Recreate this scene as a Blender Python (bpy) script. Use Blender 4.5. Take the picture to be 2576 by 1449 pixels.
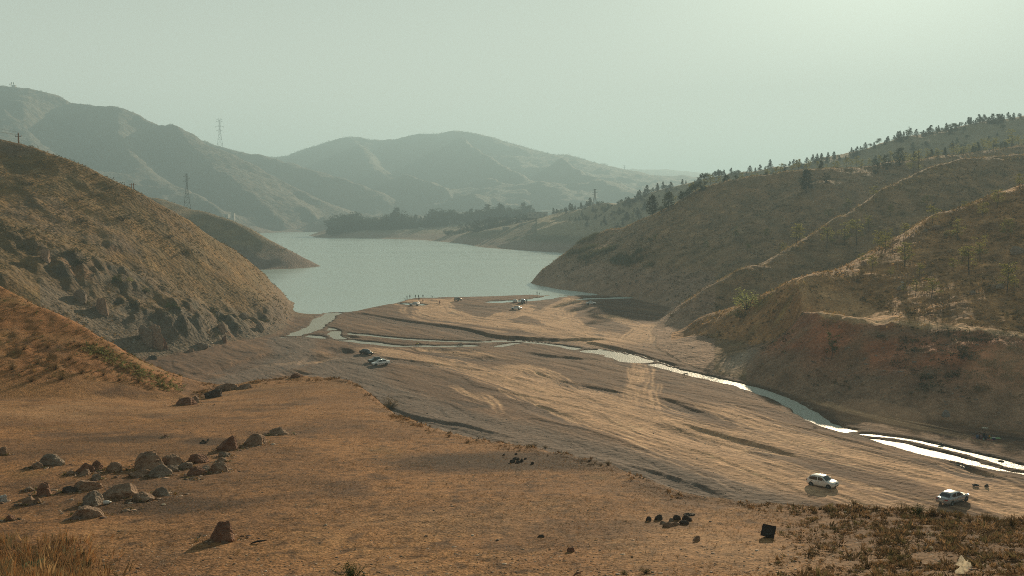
import bpy, bmesh, math, random
import numpy as np
from mathutils import Vector, Matrix

for _o in list(bpy.data.objects):
    bpy.data.objects.remove(_o)
SC = bpy.context.scene
COL = SC.collection
R_ = math.radians
DENOISE = False

# ---------------------------------------------------------------- camera
CZ = 37.0                      # eye height above the lake
PITCH = R_(4.21)
FOC = 2504.0                   # focal length in units of a 2576 px wide view
cam_d = bpy.data.cameras.new('camera')
cam = bpy.data.objects.new('camera', cam_d)
COL.objects.link(cam)
cam.location = (0, 0, CZ)
cam.rotation_euler = (R_(90) - PITCH, 0, 0)
cam_d.sensor_width = 36.0
cam_d.lens = 36.0 * FOC / 2576.0
cam_d.clip_start = 0.5
cam_d.clip_end = 40000
SC.camera = cam

# ---------------------------------------------------------------- sky, sun, exposure
SUN_EL, SUN_AZ = 15.0, 20.5    # degrees; azimuth to the right of the view axis (+Y)
w = bpy.data.worlds.new('World')
SC.world = w
w.use_nodes = True
w.cycles.sampling_method = 'NONE'      # the sky is smooth: no need to aim rays at it
wn, wl = w.node_tree.nodes, w.node_tree.links
wn.clear()
sky = wn.new('ShaderNodeTexSky')
sky.sky_type = 'NISHITA'
sky.sun_disc = False
sky.sun_elevation = R_(SUN_EL)
sky.sun_rotation = R_(SUN_AZ)
sky.altitude = 1600
sky.air_density = 1.0
sky.dust_density = 2.0
sky.ozone_density = 1.0
# a dusty autumn sky: most of its colour is a pale grey green veil
hsv = wn.new('ShaderNodeHueSaturation')
hsv.inputs['Saturation'].default_value = 0.25
mul = wn.new('ShaderNodeMixRGB'); mul.blend_type = 'MULTIPLY'; mul.inputs[0].default_value = 1
mul.inputs[2].default_value = (0.92, 1.05, 0.90, 1)
bg = wn.new('ShaderNodeBackground'); bg.inputs['Strength'].default_value = 0.05
out = wn.new('ShaderNodeOutputWorld')
veil = wn.new('ShaderNodeMixRGB'); veil.blend_type = 'MIX'
veil.inputs[2].default_value = (9.5, 10.3, 8.8, 1)
_tc = wn.new('ShaderNodeTexCoord'); _sp = wn.new('ShaderNodeSeparateXYZ'); _mr = wn.new('ShaderNodeMapRange')
_mr.inputs[1].default_value = 0.12; _mr.inputs[2].default_value = 0.42; _mr.inputs[3].default_value = 0.96; _mr.inputs[4].default_value = 0.06
wl.new(_tc.outputs['Generated'], _sp.inputs[0]); wl.new(_sp.outputs['Z'], _mr.inputs[0]); wl.new(_mr.outputs[0], veil.inputs[0])
wl.new(sky.outputs[0], hsv.inputs['Color'])
wl.new(hsv.outputs[0], mul.inputs[1])
wl.new(mul.outputs[0], veil.inputs[1])
wl.new(veil.outputs[0], bg.inputs['Color'])
wl.new(bg.outputs[0], out.inputs['Surface'])

sun_d = bpy.data.lights.new('sun', 'SUN')
sun_d.energy = 5.0
sun_d.angle = R_(0.6)
sun_d.color = (1.0, 0.78, 0.52)
sun = bpy.data.objects.new('sun', sun_d)
COL.objects.link(sun)
_sd = Vector((math.sin(R_(SUN_AZ)) * math.cos(R_(SUN_EL)), math.cos(R_(SUN_AZ)) * math.cos(R_(SUN_EL)), math.sin(R_(SUN_EL))))
sun.rotation_euler = _sd.to_track_quat('Z', 'Y').to_euler()
sun.location = _sd * 500

SC.view_settings.view_transform = 'Standard'
SC.view_settings.look = 'None'
SC.view_settings.exposure = 0.40
SC.view_settings.gamma = 1.0
SC.render.engine = 'CYCLES'
SC.cycles.use_denoising = DENOISE
SC.cycles.denoiser = 'OPENIMAGEDENOISE'
SC.cycles.denoising_input_passes = "RGB_ALBEDO_NORMAL"
SC.cycles.denoising_prefilter = 'NONE'
SC.cycles.pixel_filter_type = 'BLACKMAN_HARRIS'
SC.cycles.filter_width = 1.0
SC.cycles.max_bounces = 6
SC.cycles.diffuse_bounces = 2
SC.cycles.glossy_bounces = 2
SC.cycles.transmission_bounces = 3
SC.cycles.transparent_max_bounces = 8
SC.cycles.volume_bounces = 0
SC.cycles.volume_step_rate = 4

# ---------------------------------------------------------------- pixel <-> world helpers (view is 2576 x 1449)
CP, SP = math.cos(PITCH), math.sin(PITCH)
def ray(u, v):
    a, b = (u - 1288.0) / FOC, -(v - 724.5) / FOC
    return a, CP + b * SP, b * CP - SP
def at(u, v, d):
    "point seen at (u,v) at forward distance d"
    a, yf, zf = ray(u, v); t = d / yf
    return (a * t, d, CZ + zf * t)
def onz(u, v, z):
    a, yf, zf = ray(u, v); t = (z - CZ) / zf
    return (a * t, yf * t, z)
def hid(u, d, z):
    "hidden control point: bearing of column u, distance d, height z"
    return ((u - 1288.0) / FOC * d / CP * 1.0, d, z)

# ---------------------------------------------------------------- numpy noise
_rng = np.random.RandomState(7)
_perm = np.concatenate([_rng.permutation(256)] * 3).astype(np.int32)
_ga = _rng.rand(256).astype(np.float32) * 2 * np.pi
_gx, _gy = np.cos(_ga), np.sin(_ga)
def perlin(x, y, seed=0):
    x = x + seed * 17.31; y = y - seed * 9.77
    xi = np.floor(x).astype(np.int32); yi = np.floor(y).astype(np.int32)
    xf = (x - xi).astype(np.float32); yf = (y - yi).astype(np.float32)
    xi &= 255; yi &= 255
    def g(ix, iy, dx, dy):
        h = _perm[_perm[ix & 255] + (iy & 255)]
        return _gx[h] * dx + _gy[h] * dy
    a = g(xi, yi, xf, yf); b = g(xi + 1, yi, xf - 1, yf)
    c = g(xi, yi + 1, xf, yf - 1); d = g(xi + 1, yi + 1, xf - 1, yf - 1)
    su = xf * xf * xf * (xf * (xf * 6 - 15) + 10); sv = yf * yf * yf * (yf * (yf * 6 - 15) + 10)
    return (a + su * (b - a) + sv * ((c + su * (d - c)) - (a + su * (b - a)))) * 1.4
def fbm(x, y, wl, octs, seed=0, gain=0.5, ridged=False, spacing=None):
    s = np.zeros(np.broadcast(x, y).shape, np.float32); amp = 1.0; tot = 0
    for i in range(octs):
        L = wl / 2.03 ** i
        n = perlin(x / L, y / L, seed + i)
        if ridged: n = 1 - 2 * np.abs(n)
        if spacing is not None: n = n * np.clip(L / (spacing * 2.2) - 0.6, 0, 1)
        s += amp * n; tot += amp; amp *= gain
    return s / tot
def sstep(a, b, x):
    t = np.clip((x - a) / (b - a), 0, 1); return t * t * (3 - 2 * t)

# ---------------------------------------------------------------- terrain control lines
def zfloor(y):
    return 0.18 + 0.0045 * np.clip(430 - y, 0, 330)
def fl(u, v, dz=0.0):
    "point of the valley floor seen at (u,v)"
    p = onz(u, v, 1.0)
    for _ in range(4):
        p = onz(u, v, float(zfloor(p[1])) + dz)
    return p
L = []          # control polylines
def line(*pts): L.append([tuple(map(float, p)) for p in pts])

# foreground terrace
line((-60, 4, 33), (-8, 4, 34.6), (8, 4, 34.6), (60, 4, 34))
line((-60, 12, 30), (0, 12, 32), (60, 12, 33))
line(at(-900, 1449, 30), at(0, 1449, 28), at(700, 1449, 28), at(1288, 1449, 27.5), at(1900, 1449, 26.5), at(2300, 1449, 23.5), at(2576, 1440, 22.5), at(3400, 1420, 22))
line(at(-900, 1300, 38), at(0, 1270, 39), at(350, 1250, 39), at(1288, 1240, 40), at(1600, 1255, 39.5))
line(at(1880, 1330, 34.5), at(2100, 1350, 31), at(2300, 1360, 29), at(2576, 1370, 28), at(3200, 1380, 28))
RIM = [(470, 985, 88), (500, 990, 90), (560, 975, 94), (650, 955, 98), (740, 944, 100), (830, 948, 96), (890, 957, 92), (940, 1000, 80), (985, 1040, 69), (1090, 1078, 62),
       (1210, 1108, 56), (1310, 1118, 54), (1400, 1135, 51.5), (1530, 1165, 48), (1640, 1215, 44), (1750, 1250, 41), (1870, 1271, 40), (2050, 1275, 39.5),
       (2300, 1285, 38), (2450, 1297, 37), (2576, 1308, 36), (3000, 1345, 34), (3600, 1380, 33)]
line(*[at(*p) for p in RIM])
line(at(-900, 1000, 70), at(0, 1003, 77), at(200, 1005, 79), at(450, 1008, 84), at(500, 1012, 85))
line(at(500, 1080, 60), at(750, 1040, 68), at(900, 1040, 68))
# orange mound on the left
MOUND = [(-900, 500, 115), (-300, 600, 107), (0, 714, 100), (60, 748, 99), (140, 785, 97), (220, 825, 95.5), (300, 880, 93), (380, 932, 91), (440, 968, 89), (470, 985, 88)]
line(*[at(*p) for p in MOUND])
# toe behind the foreground (hidden)
def hf(u, d, dz=0.0): return hid(u, d, float(zfloor(d)) + dz)
TOE = [hid(-900, 150, 8), hid(-100, 160, 6), hid(200, 160, 4), hf(420, 150, .5), hf(600, 150), hf(740, 148), hf(890, 140), hf(985, 122), hf(1210, 104), hf(1530, 94), hf(1900, 86), hf(2300, 82), hf(2576, 80), hf(3400, 76)]
line(*TOE)
# left hill: base, ridge, back
LBASE = [fl(735, 801), fl(715, 830), fl(690, 842), fl(640, 852), fl(580, 862), fl(500, 882), fl(400, 900), hf(300, 236, .6), hid(150, 215, 3.5), hid(0, 200, 5), hid(-900, 180, 9)]
line(*LBASE)
LRIDGE = [(735, 762, 418), (722, 745, 412), (690, 716, 398), (640, 672, 378), (580, 632, 358), (500, 580, 345), (420, 535, 338), (330, 487, 334), (250, 447, 332), (160, 402, 330), (80, 375, 330), (0, 360, 330), (-300, 315, 335), (-900, 240, 345)]
line(*[at(*p) for p in LRIDGE])
line(onz(735, 762, 0), onz(728, 772, 0.1), onz(716, 776, 0.4), onz(733, 798, 0.1))
line(at(0, 700, 235), at(110, 735, 245), at(200, 780, 250), at(300, 830, 252))       # scree gully foot
line(at(0, 610, 262), at(200, 660, 270), at(400, 742, 285), at(560, 800, 300), at(660, 815, 318))  # upper edge of the crags
line(hid(740, 440, -2), hid(640, 470, -2), hid(500, 480, 0), hid(380, 480, 5), hid(250, 480, 30), hid(0, 480, 48), hid(-900, 480, 70))
# second left hill
line(onz(803, 670, 0), onz(740, 675.5, 0), onz(640, 678.5, 0), onz(500, 682, 0), hid(400, 640, 5), hid(200, 620, 40), hid(-900, 600, 70))
line(*[at(*p) for p in [(803, 669, 716), (770, 651, 714), (740, 638, 714), (700, 619, 716), (660, 592, 719), (620, 571, 722), (560, 547, 732), (510, 529, 742), (480, 525, 748), (430, 508, 756), (400, 500, 760), (350, 498, 762), (250, 480, 765), (0, 440, 770), (-900, 380, 780)]])
line(hid(806, 735, -1), hid(760, 770, 0), hid(660, 830, 0), hid(560, 870, 0), hid(350, 930, 8), hid(0, 960, 30), hid(-900, 980, 60))
# far left mountain A
ASH = [onz(660, 583, 0), onz(740, 581.5, 0), onz(832, 578.8, 0), onz(870, 578.5, 0)]
line(hid(-900, 1500, 5), hid(0, 1750, 0), hid(350, 1950, 0), *ASH)
line(*[at(*p) for p in [(-900, 190, 2800), (-300, 205, 2800), (0, 218, 2800), (70, 222, 2800), (110, 232, 2790), (150, 240, 2790), (163, 250, 2790), (178, 254, 2800), (215, 266, 2800), (245, 275, 2800), (290, 273, 2790), (330, 284, 2780), (370, 300, 2780), (400, 304, 2770), (416, 309, 2770), (428, 307, 2760), (450, 320, 2750),
                            (475, 336, 2740), (500, 352, 2730), (540, 382, 2700), (581, 398, 2680), (629, 419, 2650), (676, 443, 2620), (746, 476, 2580), (780, 495, 2560), (818, 520, 2530), (867, 553, 2500), (900, 572, 2480)]])
# A's spurs and gullies
line(at(428, 309, 2740), at(470, 385, 2600), at(545, 440, 2480), at(640, 500, 2350), at(720, 560, 2230))
line(at(400, 345, 2780), at(400, 430, 2650), at(480, 510, 2480), at(560, 560, 2250))
line(at(290, 275, 2770), at(310, 380, 2500), at(400, 470, 2300), at(490, 490, 2200), at(560, 530, 2100), at(600, 572, 2050))
line(at(180, 290, 2800), at(190, 400, 2600), at(260, 480, 2400))
line(at(70, 224, 2780), at(60, 330, 2450), at(120, 420, 2250))
line(at(629, 425, 2640), at(700, 490, 2500), at(800, 540, 2350), at(850, 572, 2290))
line(at(676, 450, 2640), at(760, 510, 2560), at(850, 560, 2450))
# ridge B
line(*[at(*p) for p in [(-900, 300, 3300), (300, 345, 3300), (450, 345, 3300), (498, 356, 3250), (537, 368, 3230), (587, 381, 3210), (619, 391, 3200), (667, 396, 3190), (698, 401, 3170), (735, 414, 3150), (772, 430, 3120), (851, 453, 3050), (899, 468, 3010), (946, 491, 2970), (988, 515, 2930), (1010, 535, 2900), (1030, 552, 2880)]])
line(hid(-900, 3050, 180), hid(300, 3030, 170), hid(500, 3000, 140), hid(700, 2930, 60), hid(860, 2800, 10), hid(960, 2700, 5))
line(at(735, 416, 3140), at(800, 470, 2980), at(870, 530, 2800), at(900, 555, 2720))
line(hid(-900, 3700, 150), hid(600, 3650, 120), hid(800, 3500, 70), hid(1000, 3200, 20), hid(1150, 3000, 8))
# central mountain C
line(*[at(*p) for p in [(-900, 330, 4600), (400, 400, 4600), (640, 415, 4550), (720, 404, 4520), (745, 393, 4510), (800, 371, 4500), (845, 357, 4500), (880, 353, 4500), (930, 356, 4480), (985, 361, 4480), (1010, 352, 4480), (1030, 344, 4480), (1065, 340, 4480), (1100, 346, 4480), (1130, 340, 4480), (1160, 337, 4480), (1185, 341, 4480), (1215, 352, 4480),
                            (1270, 361, 4500), (1310, 366, 4500), (1350, 381, 4500), (1390, 396, 4500), (1415, 393, 4500), (1440, 393, 4500), (1465, 404, 4480), (1500, 420, 4450), (1540, 432, 4430), (1590, 445, 4400), (1660, 452, 4400), (1750, 457, 4400), (2200, 465, 4400), (3400, 470, 4400)]])
def cd(v): return 3000 + (545 - v) * 7.4
def spur(pts, off): line(*[at(u, v, cd(v) + off) for u, v in pts])
spur([(1150, 344), (1216, 388), (1264, 423), (1327, 455), (1391, 487), (1447, 503), (1560, 525)], -330)
spur([(1137, 398), (1200, 433), (1264, 464), (1359, 502), (1420, 530)], -250)
spur([(1010, 440), (1073, 464), (1137, 487), (1232, 515), (1300, 535)], -420)
spur([(900, 356), (930, 420), (1000, 470), (1060, 510), (1120, 535)], -260)
spur([(1415, 396), (1460, 430), (1530, 470), (1640, 510)], -300)
spur([(1190, 395), (1250, 440), (1330, 475), (1400, 510)], 120)
spur([(1080, 400), (1120, 440), (1190, 480), (1280, 520)], 150)
spur([(960, 400), (990, 450), (1050, 490), (1110, 525)], 150)
spur([(1330, 400), (1400, 440), (1480, 480), (1560, 510)], 180)
spur([(800, 400), (860, 460), (930, 520)], 100)
line(hid(1000, 2750, 5), hid(1200, 2800, 6), hid(1500, 2900, 8), hid(1700, 3000, 15), hid(2200, 3200, 60), hid(3400, 3200, 90))
# farthest ridge
line(*[at(*p) for p in [(-900, 430, 7200), (1100, 440, 7200), (1400, 436, 7200), (1520, 432, 7200), (1590, 427, 7200), (1640, 429, 7200), (1690, 431, 7200), (1750, 437, 7200), (1850, 441, 7200), (2000, 440, 7200), (3400, 440, 7200)]])
line(hid(-900, 9400, 100), hid(1288, 9400, 100), hid(3400, 9400, 100))
line(hid(-900, 5800, 100), hid(1288, 5800, 80), hid(3400, 5800, 100))
# peninsula with the wood
line(*[onz(u, v, 0) for u, v in [(784, 592.8), (819, 596), (902, 599), (978, 600.3), (1073, 604), (1127, 609), (1175, 613.5), (1210, 621.5), (1296, 628), (1359, 632.5), (1447, 636.5), (1500, 640)]])
line(onz(784, 592.5, 0), at(826, 582.5, 1640), at(915, 579, 1620), at(994, 579.5, 1600), at(1105, 581, 1560), at(1150, 590, 1440), at(1185, 589, 1330), at(1226, 577, 1270), at(1305, 575.5, 1230), at(1322, 563, 1220), at(1345, 559, 1200), at(1447, 561, 1140), at(1560, 572, 1050))
line(onz(1131, 608, .3), at(1150, 601, 1340), at(1185, 589, 1330))
line(hid(815, 1800, 12), hid(1000, 1780, 16), hid(1150, 1750, 22), hid(1300, 1600, 33))
line(hid(800, 1960, -1), hid(900, 2050, -1), hid(1050, 2100, -1), hid(1300, 2150, 3), hid(1500, 2150, 6), hid(1800, 2200, 30), hid(2200, 2200, 70))
# treed ridge F on the right, mid distance
FR = [(1350, 551, 1400), (1400, 541, 1300), (1455, 530, 1200), (1512, 510, 1100), (1554, 500, 1050), (1585, 501, 1030), (1640, 488, 1000), (1703, 468, 950), (1760, 455, 920), (1830, 444, 900), (1900, 435, 880), (2000, 420, 860), (2100, 397, 850), (2200, 366, 850), (2350, 330, 850), (2480, 306, 850), (2576, 290, 850), (2900, 240, 850), (3400, 190, 850)]
line(*[at(*p) for p in FR])
line(at(1345, 559, 1200), at(1455, 560, 1080), at(1560, 560, 980), at(1640, 545, 900))
line(onz(1447, 636.5, 0), onz(1520, 642, 0), hid(1650, 860, 3), hid(1780, 790, 14), hid(1900, 760, 38), hid(2100, 755, 58), hid(2350, 760, 80), hid(2576, 765, 90), hid(3400, 770, 100))
line(hid(1400, 1650, 15), hid(1600, 1500, 20), hid(2000, 1400, 35), hid(3400, 1400, 60))
# slope H
line(*[at(*p) for p in [(1331, 711.5, 536), (1370, 678, 548), (1417, 646, 560), (1458, 617, 575), (1497, 594, 590), (1528, 582, 600), (1563, 580, 590), (1592, 566, 580), (1633, 545, 565), (1678, 525, 552), (1716, 502, 542), (1766, 477, 534), (1830, 458, 532), (1925, 442, 535), (2013, 435, 540), (2060, 428, 545), (2139, 428, 555), (2250, 412, 570), (2576, 372, 600), (3400, 330, 620)]])
line(onz(1331, 712.5, 0), onz(1400, 727, 0), onz(1480, 736, 0), onz(1560, 745, 0), fl(1620, 755), fl(1690, 772))
line(at(1509, 621, 560), at(1563, 584, 590))
line(at(2100, 447, 530), at(2073, 458, 515), at(2035, 478, 500), at(1981, 508, 485), at(1900, 560, 466), at(1850, 610, 450))
line(at(1990, 470, 527), at(1900, 520, 508), at(1800, 590, 485), at(1700, 650, 460))
line(fl(1690, 774), hid(1750, 375, 6), hid(1850, 390, 10), hid(1950, 405, 13), hid(2100, 435, 22), hid(2300, 485, 38), hid(2576, 515, 48), hid(3400, 540, 60))
line(hid(1420, 640, -1), hid(1500, 680, 0), hid(1600, 700, 4), hid(1750, 700, 18))
# spur J
line(fl(1668, 827), at(1687, 806, 322), at(1758, 748, 332), at(1822, 707, 340), at(1876, 674, 346), at(1930, 670, 356), at(1981, 632, 366), at(2060, 585, 386), at(2092, 563, 392), at(2165, 515, 410), at(2235, 471, 425), at(2298, 439, 438), at(2362, 417, 448), at(2457, 398, 460), at(2576, 382, 470), at(3400, 320, 490))
line(fl(1690, 845), hid(1760, 318, 3.0), hid(1850, 322, 5), hid(2000, 328, 8), hid(2150, 342, 13), hid(2350, 372, 26), hid(2576, 398, 36), hid(3400, 390, 50))
# spur K with the bench path
line(fl(1720, 862), at(1758, 815, 292), at(1847, 790, 281), at(1949, 741, 267), at(2006, 711, 258), at(2076, 700, 254), at(2114, 692, 270), at(2155, 665, 288), at(2203, 632, 296), at(2266, 595, 299), at(2362, 547, 297), at(2425, 524, 296), at(2489, 499, 296), at(2576, 471, 298), at(3400, 380, 300))
PATH = [(2006, 713, 256), (2028, 762, 233), (2076, 788, 221), (2149, 807, 213), (2219, 811.5, 213), (2330, 826, 207), (2393, 838, 203), (2520, 854, 196), (2576, 858, 194), (3400, 900, 178)]
line(*[at(u, v, d) for u, v, d in PATH])
line(*[(p[0] * 1.018, p[1] * 1.018, p[2] + .1) for p in [at(u, v, d) for u, v, d in PATH[2:]]])
line(at(2090, 712, 253), at(2114, 728, 250), at(2160, 762, 246), at(2215, 790, 230), at(2290, 810, 218), at(2340, 820, 212))
line(at(1800, 850, 270), at(1850, 868, 258), at(1900, 885, 247), at(1980, 868, 241), at(2060, 845, 230), at(2150, 828, 217))
RTOE = [fl(1690, 776), fl(1640, 832), fl(1655, 880), fl(1730, 920), fl(1900, 966), fl(2050, 1010), fl(2200, 1048), fl(2400, 1066), fl(2576, 1090), fl(3400, 1200)]
line(*RTOE[3:])
line(fl(1850, 953, .0), at(1840, 905, 238))

# valley floor and lake as areas
NEARSHORE = [onz(u, v, 0.02) for u, v in [(735, 801), (770, 804), (800, 804), (815, 800), (835, 790), (890, 786), (930, 775), (965, 767), (1002, 762), (1012, 757), (1018, 752), (1040, 749.5), (1090, 748), (1150, 747), (1250, 745), (1350, 740.5), (1352, 744), (1380, 747), (1420, 744), (1480, 743), (1560, 746)]]
FLOOR_POLY = [p[:2] for p in NEARSHORE] + [fl(1620, 758)[:2]] + [p[:2] for p in RTOE] + [p[:2] for p in reversed(TOE[3:])] + [p[:2] for p in reversed(LBASE[:8])]
LAKE_POLYS = [
    [hid(765, 425, 0), hid(830, 405, 0), onz(845, 782, 0), onz(960, 757, 0), onz(1100, 741, 0), onz(1340, 731, 0), onz(1470, 741, 0), onz(1400, 732, 0), onz(1325, 716, 0), onz(1360, 680, 0), onz(1405, 645, 0),
     onz(1380, 641, 0), onz(1296, 637, 0), onz(1205, 629, 0), onz(1165, 620, 0), onz(1070, 610, 0), onz(900, 605, 0), onz(780, 598, 0), hid(760, 1900, 0), hid(820, 2130, 0), hid(740, 2080, 0), hid(640, 1950, 0), hid(400, 1700, 0), hid(400, 1000, 0),
     hid(660, 870, 0), hid(770, 800, 0), hid(830, 740, 0), hid(830, 690, 0), hid(740, 640, 0), hid(600, 620, 0), hid(560, 520, 0), hid(660, 500, 0), hid(760, 450, 0)],
]

# ---------------------------------------------------------------- solve the terrain sheet between the control lines
TH0, TH1, R0, R1 = R_(-75), R_(75), 4.0, 9500.0
NT, NR = 600, 1280
def rasterise(nt, nr):
    s = np.zeros((nr, nt)); c = np.zeros((nr, nt))
    lt = (TH1 - TH0) / (nt - 1); lr = math.log(R1 / R0) / (nr - 1)
    def put(P, wgt=1.0):
        th = np.arctan2(P[:, 0], P[:, 1]); r = np.hypot(P[:, 0], P[:, 1])
        i = np.rint(np.log(np.maximum(r, 1) / R0) / lr).astype(int); j = np.rint((th - TH0) / lt).astype(int)
        ok = (i >= 0) & (i < nr) & (j >= 0) & (j < nt)
        np.add.at(s, (i[ok], j[ok]), P[ok, 2] * wgt); np.add.at(c, (i[ok], j[ok]), wgt)
    for pl in L:
        for a, b in zip(pl[:-1], pl[1:]):
            a = np.array(a); b = np.array(b)
            dth = abs(math.atan2(a[0], a[1]) - math.atan2(b[0], b[1])) / lt
            dr = abs(math.log(math.hypot(a[0], a[1]) / math.hypot(b[0], b[1]))) / lr
            n = int(max(dth, dr) * 1.6) + 2
            t = np.linspace(0, 1, n)[:, None]
            put(a + (b - a) * t)
    m = c > 0
    z = np.where(m, s / np.maximum(c, 1e-9), 0)
    return z, m
def inpoly(x, y, poly):
    ins = np.zeros(x.shape, bool)
    n = len(poly)
    for k in range(n):
        x1, y1 = poly[k][:2]; x2, y2 = poly[(k + 1) % n][:2]
        if y1 == y2: continue
        c = ((y1 > y) != (y2 > y)) & (x < (x2 - x1) * (y - y1) / (y2 - y1) + x1)
        ins ^= c
    return ins
def coords(nt, nr):
    th = np.linspace(TH0, TH1, nt)[None, :]; r = np.exp(np.linspace(math.log(R0), math.log(R1), nr))[:, None]
    return r * np.sin(th), r * np.cos(th)
zc = None
for lev in (16, 8, 4, 2, 1):
    nt, nr = NT // lev, NR // lev
    zk, mk = rasterise(nt, nr)
    X, Y = coords(nt, nr)
    fp = inpoly(X, Y, FLOOR_POLY)
    zk[fp] = zfloor(Y)[fp] if np.ndim(zfloor(Y)) == 2 and zfloor(Y).shape == X.shape else np.broadcast_to(zfloor(Y), X.shape)[fp]
    mk |= fp
    for lp in LAKE_POLYS:
        q = inpoly(X, Y, lp); q &= ~fp
        zk[q] = -3.0; mk |= q
    if zc is None:
        z = np.full((nr, nt), 30.0)
    else:
        # bilinear upsample
        ii = np.linspace(0, zc.shape[0] - 1, nr); jj = np.linspace(0, zc.shape[1] - 1, nt)
        i0 = np.minimum(ii.astype(int), zc.shape[0] - 2); j0 = np.minimum(jj.astype(int), zc.shape[1] - 2)
        fi = (ii - i0)[:, None]; fj = (jj - j0)[None, :]
        z = (zc[i0][:, j0] * (1 - fi) * (1 - fj) + zc[i0 + 1][:, j0] * fi * (1 - fj) + zc[i0][:, j0 + 1] * (1 - fi) * fj + zc[i0 + 1][:, j0 + 1] * fi * fj)
    z[mk] = zk[mk]
    for it in range({16: 900, 8: 400, 4: 250, 2: 140, 1: 90}[lev]):
        zp = np.pad(z, 1, mode='edge')
        za = (zp[:-2, 1:-1] + zp[2:, 1:-1] + zp[1:-1, :-2] + zp[1:-1, 2:]) * 0.25
        z = z + (za - z) * (1.0 if it % 2 else 1.0)
        z[mk] = zk[mk]
    zc = z
def blur(a, n):
    for _ in range(n):
        p = np.pad(a, 1, mode='edge')
        a = (p[:-2, 1:-1] + p[2:, 1:-1] + p[1:-1, :-2] + p[1:-1, 2:] + 2 * a) / 6
    return a
zs = blur(zc, 2)
keep = blur(mk.astype(float), 2)
# distance-like weight: 0 near control lines, 1 in between
wfree = np.clip(1 - 1.7 * blur(mk.astype(float), 60), 0, 1)
fmask_c = blur(fp.astype(float), 3)

# ---------------------------------------------------------------- fine grid
def nonuni(a, b, steps):
    out = [a]
    for stop, st in steps:
        n = max(1, int(round((stop - out[-1]) / st)))
        out += list(np.linspace(out[-1], stop, n + 1)[1:])
    return np.array(out)
Q = 1.0
ths = nonuni(R_(-74), R_(74), [(R_(-34), R_(0.6)), (R_(-28.5), R_(0.2)), (R_(28.5), R_(0.066 * Q)), (R_(34), R_(0.2)), (R_(74), R_(0.6))])
lrs = nonuni(math.log(4.2), 0, [(math.log(19), .012), (math.log(110), .0034 * Q), (math.log(600), .0030 * Q), (math.log(1300), .0042 * Q), (math.log(5000), .0050 * Q), (math.log(9300), .02)])
NTF, NRF = len(ths), len(lrs)
TH = ths[None, :]; RR = np.exp(lrs)[:, None]
X = (RR * np.sin(TH)); Y = (RR * np.cos(TH))
RRb = np.broadcast_to(RR, X.shape)
def sample_coarse(a):
    fi = (lrs - math.log(R0)) / math.log(R1 / R0) * (NR - 1); fj = (ths - TH0) / (TH1 - TH0) * (NT - 1)
    i0 = np.clip(fi.astype(int), 0, NR - 2); j0 = np.clip(fj.astype(int), 0, NT - 2)
    fi = (fi - i0)[:, None]; fj = (fj - j0)[None, :]
    return a[i0][:, j0] * (1 - fi) * (1 - fj) + a[i0 + 1][:, j0] * fi * (1 - fj) + a[i0][:, j0 + 1] * (1 - fi) * fj + a[i0 + 1][:, j0 + 1] * fi * fj
Z0 = sample_coarse(zs)
WF = sample_coarse(wfree)
FM = sample_coarse(fmask_c)                     # 1 on the valley floor
Xf, Yf = X.astype(np.float32), Y.astype(np.float32)
U = 1288 + FOC * CP * X / np.maximum(Y, 1e-3)
D = Y
SPC = np.maximum(RRb * (ths[1] * 0 + R_(0.066)), RRb * 0.0033).astype(np.float32)
toeD = np.interp(U, [p[0] / p[1] * FOC * CP + 1288 for p in TOE], [p[1] for p in TOE])
HFb = np.interp(U, [1330, 1450, 1600, 1900, 2576], [600, 660, 730, 762, 768])
sector_fg = D < toeD * 0.985
LAKE = np.zeros(X.shape, bool)
for lp in LAKE_POLYS: LAKE |= inpoly(X, Y, lp)
# region codes: 0 ground(fg) 1 riverbed 2 hill_left 3 hill_left_far 4 mountain_left 5 mountain_back 6 peninsula 7 hill_right_far 8 hill_right
REG = np.full(X.shape, 5, np.int8)
REG[(D < 2990) & (U < 1090)] = 4
REG[(D < 3650) & (U < 1010)] = 4
REG[(D < 2650) & (U >= 1250)] = 7
REG[(D < 2120) & (U > 770) & (U < 1350)] = 6
REG[(D < 2120) & (U >= 1350)] = 7
REG[(D < 1080) & (U < 1100)] = 3
REG[(D < HFb) & (U > 1100)] = 8
REG[(D < 560) & (U < 790)] = 2
REG[FM > 0.5] = 1
REG[LAKE & (D < 2300)] = 1
REG[sector_fg] = 0
FGm = sector_fg.astype(np.float32)

# --- slope
def grad(Zg):
    dr = np.gradient(Zg, axis=0) / np.gradient(np.broadcast_to(RR, Zg.shape), axis=0)
    dt = np.gradient(Zg, axis=1) / (np.gradient(np.broadcast_to(TH, Zg.shape), axis=1) * RR)
    return dr, dt
gr, gt = grad(Z0)
SL = np.hypot(gr, gt)
print('terrain grid', NRF, NTF)

# --- large and medium relief
hillm = (REG >= 2)
near_sh = np.clip(Z0 / 4.0, 0, 1)
scale_d = np.clip(D / 300.0, .5, 8)
n_big = fbm(Xf, Yf, 420, 5, 3, 0.5, True, SPC)           # ridged gullies of the mountains
n_mid = fbm(Xf, Yf, 60, 5, 11, 0.52, True, SPC)
n_sm = fbm(Xf, Yf, 14, 5, 23, 0.55, False, SPC)
n_ti = fbm(Xf, Yf, 3.2, 4, 37, 0.6, False, SPC)
amp_big = np.where(REG == 4, 20, np.where(REG == 5, 30, 0)) * WF
amp_mid = np.select([REG == 2, REG == 3, REG == 4, REG == 5, REG == 6, REG == 7, REG == 8], [3.0, 2.4, 9, 9, 1.5, 4, 2.6], 0) * (0.25 + 0.75 * WF)
amp_sm = np.select([REG == 2, REG == 3, REG == 4, REG == 5, REG == 6, REG == 7, REG == 8], [.95, .6, 1.8, 2.0, .6, .8, .75], 0)
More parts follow.
